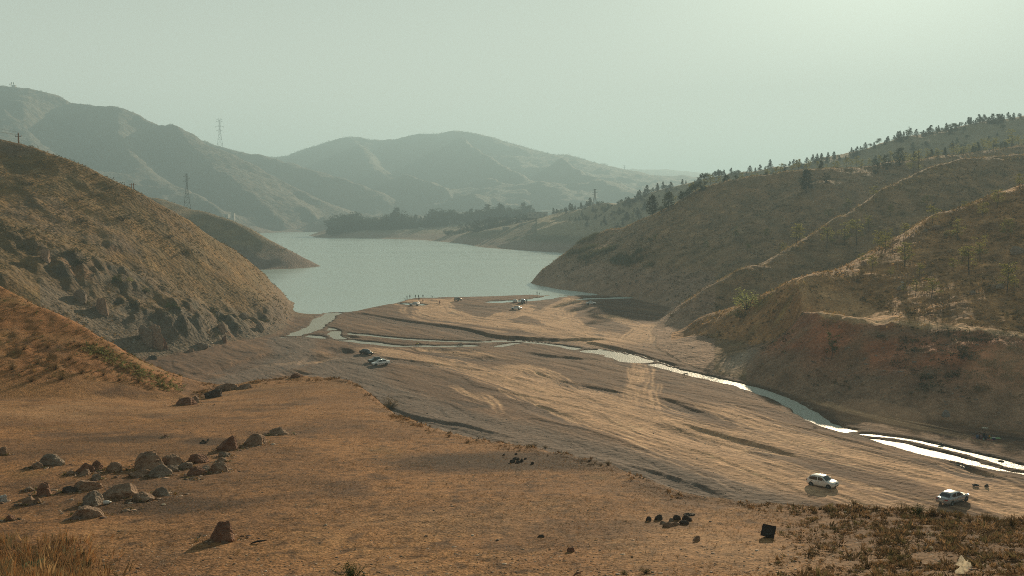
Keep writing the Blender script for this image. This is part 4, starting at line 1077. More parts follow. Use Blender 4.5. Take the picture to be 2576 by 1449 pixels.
# valley floor stones and rubbish-pale pebbles along the shore
WMf = WM
gm = np.zeros(X.shape, np.float32); gm[FI] = gravel + wsh * .8 + sstep(-5, -1, wet) * 1.1
sb = np.zeros(X.shape, np.float32); sb[FI] = (1 - sstep(.05, .30, fz)) * (fD > 385)
xs, ys, zz, i, j = pick((REG == 1) & (D < 470) & (FM > .3) & (Z > .02), 21000, (.12 + gm + 2.2 * sb), .75)
sz = NR_.gamma(2.0, .032, len(xs)) * np.clip(D[i, j] / 180, .6, 1.6) + .03
scatter_obj('stones', TR_, xs, ys, zz, np.minimum(sz, .34), cols(len(xs), [(.22, .20, .18), (.30, .26, .21), (.15, .13, .12), (.42, .38, .32)]), M_rubble, aspect=NR_.uniform(.5, 1.2, (len(xs), 3)).astype(np.float32), lean=0, label='loose stones and gravel on the river bed', sink=.15)
xs, ys, zz, i, j = pick(((REG == 8) | (REG == 2)) & (Z0 > .5) & (Z0 < 12) & (D < 480), 5000, .5 + scree * 4)
scatter_obj('stones', TR_, xs, ys, zz, np.minimum(NR_.gamma(2.0, .11, len(xs)) + .05, .9), cols(len(xs), [(.24, .21, .18), (.30, .26, .21), (.17, .15, .13)]), M_rubble, aspect=NR_.uniform(.5, 1.1, (len(xs), 3)).astype(np.float32), lean=0, label='fallen stones on the feet of the slopes', sink=.2)

# ================================================================ trees
M_bark = simple_mat('bark', (.10, .075, .055), .95, noise=.4, nscale=6)
M_con = leaf_mat('conifer_needles', (.045, .052, .032), .18, .4, .8)
M_dark = leaf_mat('dark_foliage', (.045, .058, .032), .2, .4, .8)
M_round = leaf_mat('tree_foliage', (.075, .088, .040), .3, .4, .6)
M_yng = leaf_mat('young_leaves', (.24, .23, .075), .5, .35, 2.0)
M_will = leaf_mat('willow_leaves', (.30, .33, .13), .5, .3, 2.0)
M_grn = leaf_mat('green_bush_leaves', (.055, .085, .030), .35, .3, 2.0)
M_drybush = leaf_mat('dry_bush_twigs', (.19, .13, .06), .35, .35, 3.0)
def leafclump(V, F, c, r, n, s, rg, squash=.6):
    for _ in range(n):
        d = Vector((rg.gauss(0, 1), rg.gauss(0, 1), rg.gauss(0, 1) * squash)).normalized() * r * (rg.random() ** .45)
        p = c + d
        t1 = Vector((rg.gauss(0, 1), rg.gauss(0, 1), rg.gauss(0, .6))).normalized() * s; t2 = Vector((rg.gauss(0, 1), rg.gauss(0, 1), rg.gauss(0, .6))).normalized() * s
        k = len(V); V += [p - t1 * .5, p + t1 * .5, p + t2]; F.append((k, k + 1, k + 2))
def tree_meshes(kind, seed):
    "unit-height tree: returns (trunk MB, crown V, F)"
    rg = random.Random(seed); T = MB(); V = []; F = []
    if kind == 'conifer':
        T.tube([(0, 0, -.03), (0, 0, .5), (0, 0, .93)], [.022, .014, .004], 5)
        w = rg.uniform(.27, .36)
        for k in range(15):
            z = .08 + .88 * k / 14; rr_ = w * (1 - (z - .05) / .98) ** .75 * rg.uniform(.75, 1.2)
            for q in range(6 if z < .6 else 4):
                a = rg.uniform(0, 6.283)
                leafclump(V, F, Vector((math.cos(a) * rr_ * .62, math.sin(a) * rr_ * .62, z)), max(.06, rr_ * .6), 9, .075, rg, .6)
        leafclump(V, F, Vector((0, 0, .97)), .03, 4, .035, rg, 1.4)
    elif kind == 'juniper':
        T.tube([(0, 0, -.03), (0, 0, .3)], [.03, .02], 5)
        for k in range(80):
            z = rg.uniform(.04, .95); rr_ = .34 * math.sin(math.pi * min(1, (1 - z) * .9 + .12)) ** .8; a = rg.uniform(0, 6.283); q = rr_ * rg.uniform(.5, 1)
            leafclump(V, F, Vector((math.cos(a) * q, math.sin(a) * q, z)), .08, 11, .06, rg, 1.3)
    elif kind == 'pine':
        T.tube([(0, 0, -.03), (.01, 0, .4), (0, .01, .85)], [.03, .02, .006], 6)
        for k in range(24):
            z = .14 + .8 * (k / 23) ; rr_ = (.30 - .20 * abs(z - .45)) * (1.0 if z < .7 else (1.02 - z) / .32 + .12) * rg.uniform(.7, 1.25); a = k * 2.4 + rg.uniform(-.4, .4)
            e = Vector((math.cos(a) * rr_, math.sin(a) * rr_, z + .03))
            T.tube([(0, 0, z - .04), tuple(e * .9)], [.010, .004], 4, False)
            for s in (.55, .85): leafclump(V, F, Vector((e.x * s, e.y * s, e.z)), .10, 26, .06, rg, .6)
        leafclump(V, F, Vector((0, 0, .92)), .09, 24, .04, rg, .8)
    elif kind == 'round':
        T.tube([(0, 0, -.03), (.01, 0, .25), (0, 0, .6)], [.035, .026, .012], 6)
        for k in range(15):
            a = rg.uniform(0, 6.283); e = rg.uniform(-.4, 1.3); c = Vector((math.cos(a) * math.cos(e) * .30, math.sin(a) * math.cos(e) * .30, .45 + math.sin(e) * .34))
            T.tube([(0, 0, .3), tuple(c)], [.012, .004], 4, False)
            leafclump(V, F, c * 1.0, rg.uniform(.15, .22), 34, .07, rg, .8)
    elif kind == 'cypress':
        T.tube([(0, 0, -.03), (0, 0, .4)], [.02, .01], 5)
        for k in range(34):
            z = rg.uniform(.05, .97); rr_ = .085 * math.sin(math.pi * min(1, (1 - z) * .85 + .12)) ** .6; a = rg.uniform(0, 6.283)
            leafclump(V, F, Vector((math.cos(a) * rr_, math.sin(a) * rr_, z)), .05, 8, .04, rg, 1.6)
    elif kind == 'young':
        lean = rg.uniform(-.05, .05)
        T.tube([(0, 0, -.03), (lean, .01, .35), (lean * 1.6, 0, .7), (lean * 1.2, .02, .94)], [.020, .015, .009, .003], 5)
        for k in range(rg.randint(16, 22)):
            z = rg.uniform(.24, .95); a = rg.uniform(0, 6.283); l = rg.uniform(.16, .42) * (1.15 - .5 * z)
            b0 = Vector((lean * 1.5 * z, 0, z)); e = b0 + Vector((math.cos(a) * l, math.sin(a) * l, rg.uniform(.03, .12)))
            T.tube([tuple(b0 - Vector((0, 0, .05))), tuple(e)], [.007, .002], 3, False)
            for s in (.55, .8, 1.0): leafclump(V, F, b0 + (e - b0) * s + Vector((0, 0, .012)), .095, 11, .045, rg, .4)
    elif kind == 'bare':
        T.tube([(0, 0, -.03), (.02, 0, .4), (.0, 0, .95)], [.014, .010, .003], 5)
        for k in range(16):
            z = rg.uniform(.3, .9); a = rg.uniform(0, 6.283); l = rg.uniform(.1, .22); e = (math.cos(a) * l, math.sin(a) * l, z + rg.uniform(.08, .16))
            T.tube([(0, 0, z), e], [.006, .0015], 3, False)
            if rg.random() < .8: leafclump(V, F, Vector(e), .05, 4, .028, rg, .6)
    elif kind == 'bush':
        for k in range(7):
            a = k * .9 + rg.uniform(-.2, .2); e = (math.cos(a) * .3, math.sin(a) * .3, rg.uniform(.4, .8)); T.tube([(0, 0, -.03), e], [.022, .006], 4, False)
        for k in range(60):
            a = rg.uniform(0, 6.283); e = math.asin(rg.uniform(0, 1)); q = rg.uniform(.5, 1)
            c = Vector((math.cos(a) * math.cos(e) * .62 * q, math.sin(a) * math.cos(e) * .62 * q, .12 + math.sin(e) * .74 * q))
            leafclump(V, F, c, .13, 12, .055, rg, .9)
    elif kind == 'scrub_bush':
        for k in range(46):
            a = rg.uniform(0, 6.283); e = rg.uniform(.25, 1.45); l = rg.uniform(.6, 1.0)
            d = Vector((math.cos(a) * math.cos(e) * .9, math.sin(a) * math.cos(e) * .9, math.sin(e)))
            T.tube([(0, 0, -.05), tuple(d * l * .5), tuple(d * l)], [.012, .008, .002], 3, False)
            for s in (.45, .65, .85, 1): leafclump(V, F, d * l * s, .07, 7, .05, rg, 1)
    return T, V, F
PROTO = {}
def proto(kind, seed, crown_mat, name):
    key = (kind, seed, crown_mat.name)
    if key not in PROTO:
        T, V, F = tree_meshes(kind, seed)
        tm = bpy.data.meshes.new('trunk'); tm.from_pydata(T.V, [], T.F); tm.materials.append(M_bark)
        cm_ = bpy.data.meshes.new('crown'); cm_.from_pydata([tuple(v) for v in V], [], F); cm_.materials.append(crown_mat)
        PROTO[key] = (tm, cm_)
    return PROTO[key]
def plant(name, kind, seed, mat, p, h, label, cat, group=None, wide=1.0, parts=True, sink=.0):
    tm, cm_ = proto(kind, seed, mat, name)
    o = empty(name, (p[0], p[1], p[2] - sink * h), RND.uniform(0, 6.283))
    o.scale = (h * wide, h * wide, h)
    tag(o, label, cat, group)
    for nm, me in (('trunk', tm), ('crown', cm_)):
        if me.polygons:
            c = bpy.data.objects.new('stems' if (nm == 'trunk' and kind in ('bush', 'scrub_bush')) else ('foliage' if kind in ('bush', 'scrub_bush') else nm), me); COL.objects.link(c); c.parent = o
    return o
def hpx(h, p): return h * p[1] / FOC                      # height in metres of h view pixels at distance of p

# conifers on the skyline of the far right hill
fr = FR
def ridge_pt(u):
    d = float(np.interp(u, [q[0] for q in fr], [q[2] for q in fr])); return d
u = 1392
ntree = 0
while u < 2600:
    d = ridge_pt(u) - RND.uniform(-6, 22); x = (u - 1288) / FOC * d / CP; p = (x, d, gz(x, d))
    k = RND.random(); hh = RND.choice([RND.uniform(9, 14), RND.uniform(13, 20), RND.uniform(18, 27)]) * (1.15 if u > 2200 else 1.0) * (.75 if k > .7 else 1)
    plant('conifer', 'conifer' if k < .72 else 'round', RND.randint(0, 3), M_con if k < .72 else M_round, p, hpx(hh * .86, p), 'hazy dark tree in the row along the skyline of the far right hill', 'tree', 'trees along the far right skyline', wide=RND.uniform(1.0, 1.5))
    u += RND.choice([RND.uniform(3, 6), RND.uniform(5, 9), RND.uniform(9, 16)]) * .95; ntree += 1
# second belt below the skyline
for _ in range(170):
    u = RND.uniform(1420, 1960) if RND.random() < .72 else RND.uniform(1960, 2600)
    d = ridge_pt(u) - RND.uniform(8, 150) * RND.uniform(.4, 1); x = (u - 1288) / FOC * d / CP; z_ = gz(x, d)
    if z_ < 14: continue
    p = (x, d, z_)
    plant('conifer', 'conifer' if RND.random() < .6 else 'round', RND.randint(0, 3), M_con if RND.random() < .6 else M_round, p, hpx(RND.choice([RND.uniform(7, 12), RND.uniform(12, 22)]), p), 'hazy dark tree on the slope below the far right skyline', 'tree', 'trees on the slope below the far skyline', wide=RND.uniform(.9, 1.4))
# wood on the peninsula
topu = [826, 850, 880, 900, 920, 950, 985, 1000, 1015, 1040, 1075, 1090, 1105, 1120, 1140, 1160, 1200, 1250, 1262, 1290, 1330, 1345]
topv = [560, 539, 545, 531, 547, 549, 543, 528, 533, 547, 549, 536, 523, 537, 522, 537, 526, 517, 513, 525, 517, 535]
for row, (d, n, f) in enumerate([(1640, 46, .50), (1668, 40, .66), (1700, 40, .84), (1750, 44, 1.0)]):
    for k in range(n):
        u = 832 + (1342 - 832) * (k + RND.uniform(-.25, .25)) / (n - 1)
        if u > 1150 and row == 0: d_ = 1480
        else: d_ = d
        if u > 1185 and row == 0: d_ = 1400
        x = (u - 1288) / FOC * d_ / CP; z_ = gz(x, d_)
        vt = float(np.interp(u, topu, topv)) + RND.uniform(-10, 2)
        ztop = CZ - (vt - 540.2) / FOC * d_
        h = max(7, (ztop - z_) * f * RND.uniform(.92, 1.03))
        con = RND.random() < .35
        plant('wood_tree', 'conifer' if con else 'round', RND.randint(0, 3), M_con if con else M_dark, (x, d_, z_), h, 'dense dark tree in the wood on the peninsula across the lake', 'tree', 'trees of the peninsula wood', wide=RND.uniform(1.15, 1.7) * (1.0 if con else .95))
for k in range(70):
    u = 836 + 506 * (k + RND.uniform(-.4, .4)) / 69; d_ = (1625 if u < 1120 else 1440 if u < 1185 else 1330) + RND.uniform(-8, 16); x = (u - 1288) / FOC * d_ / CP
    plant('thicket_bush', 'round', RND.randint(0, 4), M_dark, (x, d_, gz(x, d_)), RND.uniform(6, 11), 'low dark bush along the front edge of the peninsula wood', 'bush', 'low bushes in front of the peninsula wood', wide=RND.uniform(1.4, 2.2), sink=.15)
# row of small trees and bushes on the near right crest
CR = [(1716, 502, 542), (1766, 477, 534), (1830, 458, 532), (1925, 442, 535), (2013, 435, 540), (2060, 428, 545), (2139, 428, 555), (2250, 412, 570), (2576, 372, 600)]
for k in range(62):
    u = 1700 + 880 * (k + RND.uniform(-.4, .4)) / 61
    d = float(np.interp(u, [q[0] for q in CR], [q[2] for q in CR])) + RND.uniform(-2, 26); x = (u - 1288) / FOC * d / CP
    p = (x, d, gz(x, d)); t = RND.random()
    if t < .25: a_ = ('conifer', M_con, RND.uniform(16, 27), 1.2)
    elif t < .4: a_ = ('round', M_dark, RND.uniform(14, 20), 1.1)
    else: a_ = ('young', M_yng, RND.uniform(18, 30), .9)
    plant('small_tree', a_[0], RND.randint(0, 4), a_[1], p, hpx(a_[2], p), 'small tree in the line along the crest of the near right slope', 'tree', 'small trees along the near right crest', wide=a_[3] * RND.uniform(.8, 1.2))
for k in range(46):
    u = RND.uniform(2190, 2590); d = float(np.interp(u, [2190, 2590], [600, 660])) + RND.uniform(-10, 110); x = (u - 1288) / FOC * d / CP
    p = (x, d, gz(x, d)); con = RND.random() < .3
    plant('small_tree', 'juniper' if con else 'young', RND.randint(0, 4), M_con if con else M_yng, p, hpx(RND.uniform(15, 32), p), 'sparse small tree on the saddle between the right slopes', 'tree', 'small trees on the saddle', wide=RND.uniform(.8, 1.1))

def put(name, kind, seed, mat, u, v, hp, label, cat='tree', group=None, wide=1.0, sink=.0, d=None):
    if d is None: p = hit(u, v)
    else:
        x = (u - 1288) / FOC * d / CP; p = Vector((x, d, gz(x, d)))
    if p is None: return None
    return plant(name, kind, seed, mat, p, hpx(hp, p), label, cat, group, wide, sink=sink)
put('pine_tree', 'pine', 1, M_con, 1641, 544, 52, 'big dark pine with lobed crown at the foot of the crest, above the lake', wide=1.0)
put('pine_tree', 'pine', 2, M_round, 1682, 528, 44, 'broad olive green pine just right of the big dark pine', wide=1.15)
put('tree', 'round', 2, M_round, 1664, 536, 20, 'low round bush tree between the two pines on the crest', wide=1.2)
for i_, (u, v, h) in enumerate([(1718, 505, 26), (1734, 497, 27), (1750, 489, 32)]):
    put('tree', 'round', i_, M_dark, u, v, h, 'dark bushy tree leaning along the crest right of the pines', group='dark bushy trees right of the pines', wide=1.2)
put('conifer', 'juniper', 1, M_con, 1768, 480, 44, 'tall dark cone shaped conifer, last of the crest group above the pines', wide=.9)
put('conifer', 'juniper', 2, M_con, 2263, 418, 46, 'largest dark juniper on the right crest', wide=1.15)
put('conifer', 'juniper', 3, M_con, 2230, 427, 38, 'dark juniper touching the left side of the largest juniper', wide=1.05)
put('conifer', 'juniper', 4, M_con, 2203, 437, 30, 'lowest dark juniper at the left end of the juniper group', wide=1.05)
put('pine_tree', 'pine', 3, M_con, 2028, 484, 56, 'brown green pine standing alone on the inner spur', wide=1.0)
put('bush', 'juniper', 5, M_con, 2079, 459, 24, 'round dark bush uphill to the right of the lone pine', 'bush', wide=1.25)
put('poplar_tree', 'cypress', 1, M_con, 2275, 330, 26, 'slim upright cypress on the far right skyline', d=848)
YT = [(2197, 499, 27), (2397, 414, 48), (2309, 439, 66), (2298, 437, 48), (2498, 388, 36), (2450, 380, 20), (2470, 380, 27), (2424, 392, 22), (2545, 372, 40),
      (2003, 614, 46), (2013, 615, 40), (1971, 636, 22), (2079, 623, 46), (2124, 617, 50), (2155, 617, 58), (2082, 553, 24), (2184, 585, 38), (2133, 531, 28), (1590, 560, 20),
      (2346, 563, 40), (2428, 526, 18), (2212, 629, 42), (2227, 634, 36), (2235, 610, 30), (2273, 602, 36), (2168, 664, 24), (2193, 684, 38), (2276, 672, 56), (2409, 604, 46), (2381, 602, 20),
      (2470, 551, 36), (2508, 523, 40), (2536, 602, 46), (2466, 653, 52), (2438, 691, 64), (2565, 474, 32), (2303, 743, 34), (2342, 751, 46), (2274, 738, 24), (2311, 702, 36), (2398, 684, 30),
      (2533, 737, 66), (2552, 731, 26), (2241, 696, 22), (1650, 612, 20), (1678, 640, 22), (1745, 622, 24), (1775, 630, 22), (1850, 600, 26), (1880, 640, 24), (1930, 600, 22), (2240, 540, 22), (2330, 520, 26)]
for i_, (u, v, h) in enumerate(YT):
    bare = (u, v) in ((2309, 439), (2397, 414), (1745, 622), (1678, 640))
    put('young_tree', 'bare' if bare else 'young', i_ % 5, M_yng, u, v, h * 1.12, 'thin nearly bare young tree on the right slopes' if bare else 'young tree with tiered yellow green leaves planted on the right slopes', group='thin bare young trees on the right slopes' if bare else 'young trees planted on the right slopes', wide=RND.uniform(.95, 1.25))
put('young_tree', 'young', 3, M_grn, 2092, 905, 66, 'lone leaning green tree growing from the red cut bank', wide=.8)
put('bush', 'bush', 1, M_will, 1878, 779, 62, 'large pale green willow bush in the gully above the stream bend', 'bush', wide=1.5)
put('bush', 'bush', 2, M_grn, 1862, 800, 26, 'low dark green bush at the foot of the willow bush', 'bush', wide=1.35)
for i_, (u, v, h, wd) in enumerate([(2440, 905, 36, 1.4), (2505, 930, 42, 1.3), (2545, 960, 44, 1.2), (2395, 950, 26, 1.4), (2470, 985, 30, 1.5), (2420, 880, 20, 1.3), (2330, 955, 24, 1.4), (2215, 850, 16, 1.3), (2555, 890, 34, 1.3), (2300, 885, 16, 1.3)]):
    put('bush', 'bush', 3 + i_ % 2, M_dark, u, v, h, 'dark shrub on the shaded red bank above the picnic', 'bush', 'dark shrubs on the shaded red bank', wide=wd)
put('bush', 'bush', 1, M_grn, 293, 712, 26, 'bright green bush on the crags of the left hill', 'bush', wide=1.1)
put('bush', 'bush', 2, M_will, 326, 708, 14, 'small round pale green bush right of the bright green one', 'bush')
put('bush', 'bush', 3, M_grn, 366, 738, 22, 'green bush below and right of the small round one on the left hill', 'bush', wide=1.2)
put('bush', 'bush', 4, M_grn, 437, 778, 26, 'lowest green bush among the crags, above the scree', 'bush', wide=1.3)
for i_, (u, v, h) in enumerate([(205, 664, 22), (77, 465, 13), (205, 560, 18), (197, 505, 16), (310, 555, 20), (462, 640, 16), (430, 598, 12)]):
    put('bush', 'bush', 3 + i_ % 2, M_dark, u, v, h, 'dark olive bush on the grassy upper part of the left hill', 'bush', 'dark olive bushes on the left hill', wide=1.5)
# bushes of the foreground
put('bush', 'scrub_bush', 1, M_drybush, 979, 1030, 36, 'grey brown bush at the rim of the terrace, far side', 'bush', wide=1.15)
put('bush', 'scrub_bush', 2, M_grn, 885, 1462, 52, 'dark grey green bush cut by the bottom edge of the picture', 'bush', wide=1.3)
for i_, (u, v, h, wd, m_) in enumerate([(2270, 1291, 30, 1.3, M_drybush), (2312, 1296, 30, 1.4, M_grn), (2350, 1298, 28, 1.4, M_drybush), (2410, 1306, 24, 1.2, M_drybush)]):
    put('bush', 'scrub_bush', 1 + i_ % 3, m_, u, v, h, ['dry brown bush at the rim below the rear of the silver car, leftmost', 'greenish bush in front of the silver car', 'brown bush below the front wheel of the silver car', 'low brown bush right of the silver car, at the rim'][i_], 'bush', wide=wd)
for i_, (u, v, h) in enumerate([(2480, 1318, 34), (2545, 1326, 38), (2440, 1314, 22)]):
    put('bush', 'scrub_bush', 2, M_drybush, u, v, h, 'thin dry bush on the rim at the right edge of the picture', 'bush', 'thin dry bushes at the right rim')
for i_, (u, v, h) in enumerate([(1530, 1170, 14), (1512, 1172, 9), (1130, 1098, 10), (1345, 1123, 12), (1372, 1128, 10)]):
    put('bush', 'scrub_bush', 1, M_drybush, u, v, h, 'tiny dry tuft on the rim of the terrace', 'bush', 'tiny dry tufts along the terrace rim')
for i_, (u, v, h) in enumerate([(1625, 1442, 14), (1570, 1445, 10)]):
    put('bush', 'scrub_bush', 3, M_grn, u, v, h, 'flat green tuft at the bottom edge, right of the middle', 'bush', 'flat green tufts at the bottom edge', wide=2.0)
for i_, (u, v, h) in enumerate([(95, 916, 14), (140, 930, 17), (205, 940, 16), (245, 900, 12), (350, 962, 14), (60, 880, 14), (175, 905, 13), (300, 958, 10), (30, 930, 16), (120, 875, 12), (260, 945, 12), (155, 955, 20), (80, 960, 18), (235, 868, 10), (200, 872, 14)]):
    put('bush', 'scrub_bush', 1 + i_ % 3, M_drybush, u, v, h, 'dry brown tussock on the orange mound', 'bush', 'dry tussocks on the orange mound', wide=1.1)

# ================================================================ boulders
def rock_mat(name, c1, c2):
    m, nt, b = mat_base(name); N, K = nt.nodes.new, nt.links.new
    tc = N('ShaderNodeTexCoord'); n = N('ShaderNodeTexNoise'); n.inputs['Scale'].default_value = 2.2; n.inputs['Detail'].default_value = 8; n.inputs['Roughness'].default_value = .65
    r = N('ShaderNodeValToRGB'); r.color_ramp.elements[0].position = .35; r.color_ramp.elements[1].position = .65
    r.color_ramp.elements[0].color = (*c1, 1); r.color_ramp.elements[1].color = (*c2, 1)
    K(tc.outputs['Object'], n.inputs['Vector']); K(n.outputs['Fac'], r.inputs[0]); K(r.outputs[0], b.inputs['Base Color']); b.inputs['Roughness'].default_value = .92
    bp = N('ShaderNodeBump'); bp.inputs['Strength'].default_value = 1.0; bp.inputs['Distance'].default_value = .16
    n2 = N('ShaderNodeTexNoise'); n2.inputs['Scale'].default_value = 9; n2.inputs['Detail'].default_value = 6; K(tc.outputs['Object'], n2.inputs['Vector'])
    K(n2.outputs['Fac'], bp.inputs['Height']); K(bp.outputs[0], b.inputs['Normal'])
    return m
MR = {'tan': rock_mat('rock_tan', (.19, .125, .085), (.41, .285, .20)), 'red': rock_mat('rock_red', (.15, .08, .055), (.31, .18, .12)), 'grey': rock_mat('rock_grey', (.17, .13, .10), (.35, .28, .215)),
      'dark': rock_mat('rock_dark', (.065, .055, .045), (.13, .11, .095)), 'white': rock_mat('rock_white', (.40, .39, .36), (.58, .56, .52)), 'blue': rock_mat('rock_blue', (.15, .165, .17), (.24, .25, .25))}
_ico = {}
def ico(sub):
    if sub not in _ico:
        bm = bmesh.new(); bmesh.ops.create_icosphere(bm, subdivisions=sub, radius=1.0)
        _ico[sub] = (np.array([v.co[:] for v in bm.verts]), [tuple(v.index for v in f.verts) for f in bm.faces]); bm.free()
    return _ico[sub]
def rock_mesh(sx, sy, sz, seed, sub=4, planes=11, rough=.11, drop=.62):
    V, F = ico(sub); r = np.random.RandomState(seed)
    Nn = r.randn(planes, 3); Nn /= np.linalg.norm(Nn, axis=1)[:, None]; dk = r.uniform(.42, .95, planes); Nn[:, 2] = np.abs(Nn[:, 2]) * .55 + .0 + (r.rand(planes) < .22) * .9; Nn /= np.linalg.norm(Nn, axis=1)[:, None]
    q = V @ Nn.T; t = np.where(q > 1e-3, dk[None] / np.maximum(q, 1e-3), 9).min(1); t = np.minimum(t, 1.05)
    P = V * t[:, None]
    n = fbm((P[:, 0] * 1.0 + P[:, 2] * .7 + seed).astype(np.float32), (P[:, 1] + P[:, 2] * .4).astype(np.float32), .8, 4, seed % 50, .6)
    n2_ = fbm((P[:, 0] * 1.1 - P[:, 2] * .6 + seed * 1.7).astype(np.float32), (P[:, 1] * 1.1 + P[:, 2] * .9).astype(np.float32), .7, 4, 7 + seed % 40, .62, True)
    P = P * (1 + rough * 1.6 * n[:, None] - rough * 1.5 * np.clip(n2_[:, None], 0, 1) ** 2)
    P = P / np.abs(P).max(0) * np.array([sx, sy, sz])
    P[:, 2] += sz * (1 - drop)
    return P, F
def boulder(u, v, w_, h_, kind, label, seed, group=None, name='boulder', d=None, tilt=0.0, planes=15, cat='rock'):
    p = hit(u, v) if d is None else Vector(at(u, v, d))
    if p is None: return
    k = p.y / FOC
    W, H = w_ * k / 2, h_ * k / 2
    P, F = rock_mesh(W * 1.08, W * .88, H * 1.5, seed, 4 if w_ > 25 else 3, planes)
    o = mesh_obj(name, P, F, MR[kind]); o.location = (p.x, p.y + W * .7, gz(p.x, p.y + W * .7) - .02 * H)
    o.rotation_euler = (0, tilt, 0)
    tag(o, label, cat, group); return o
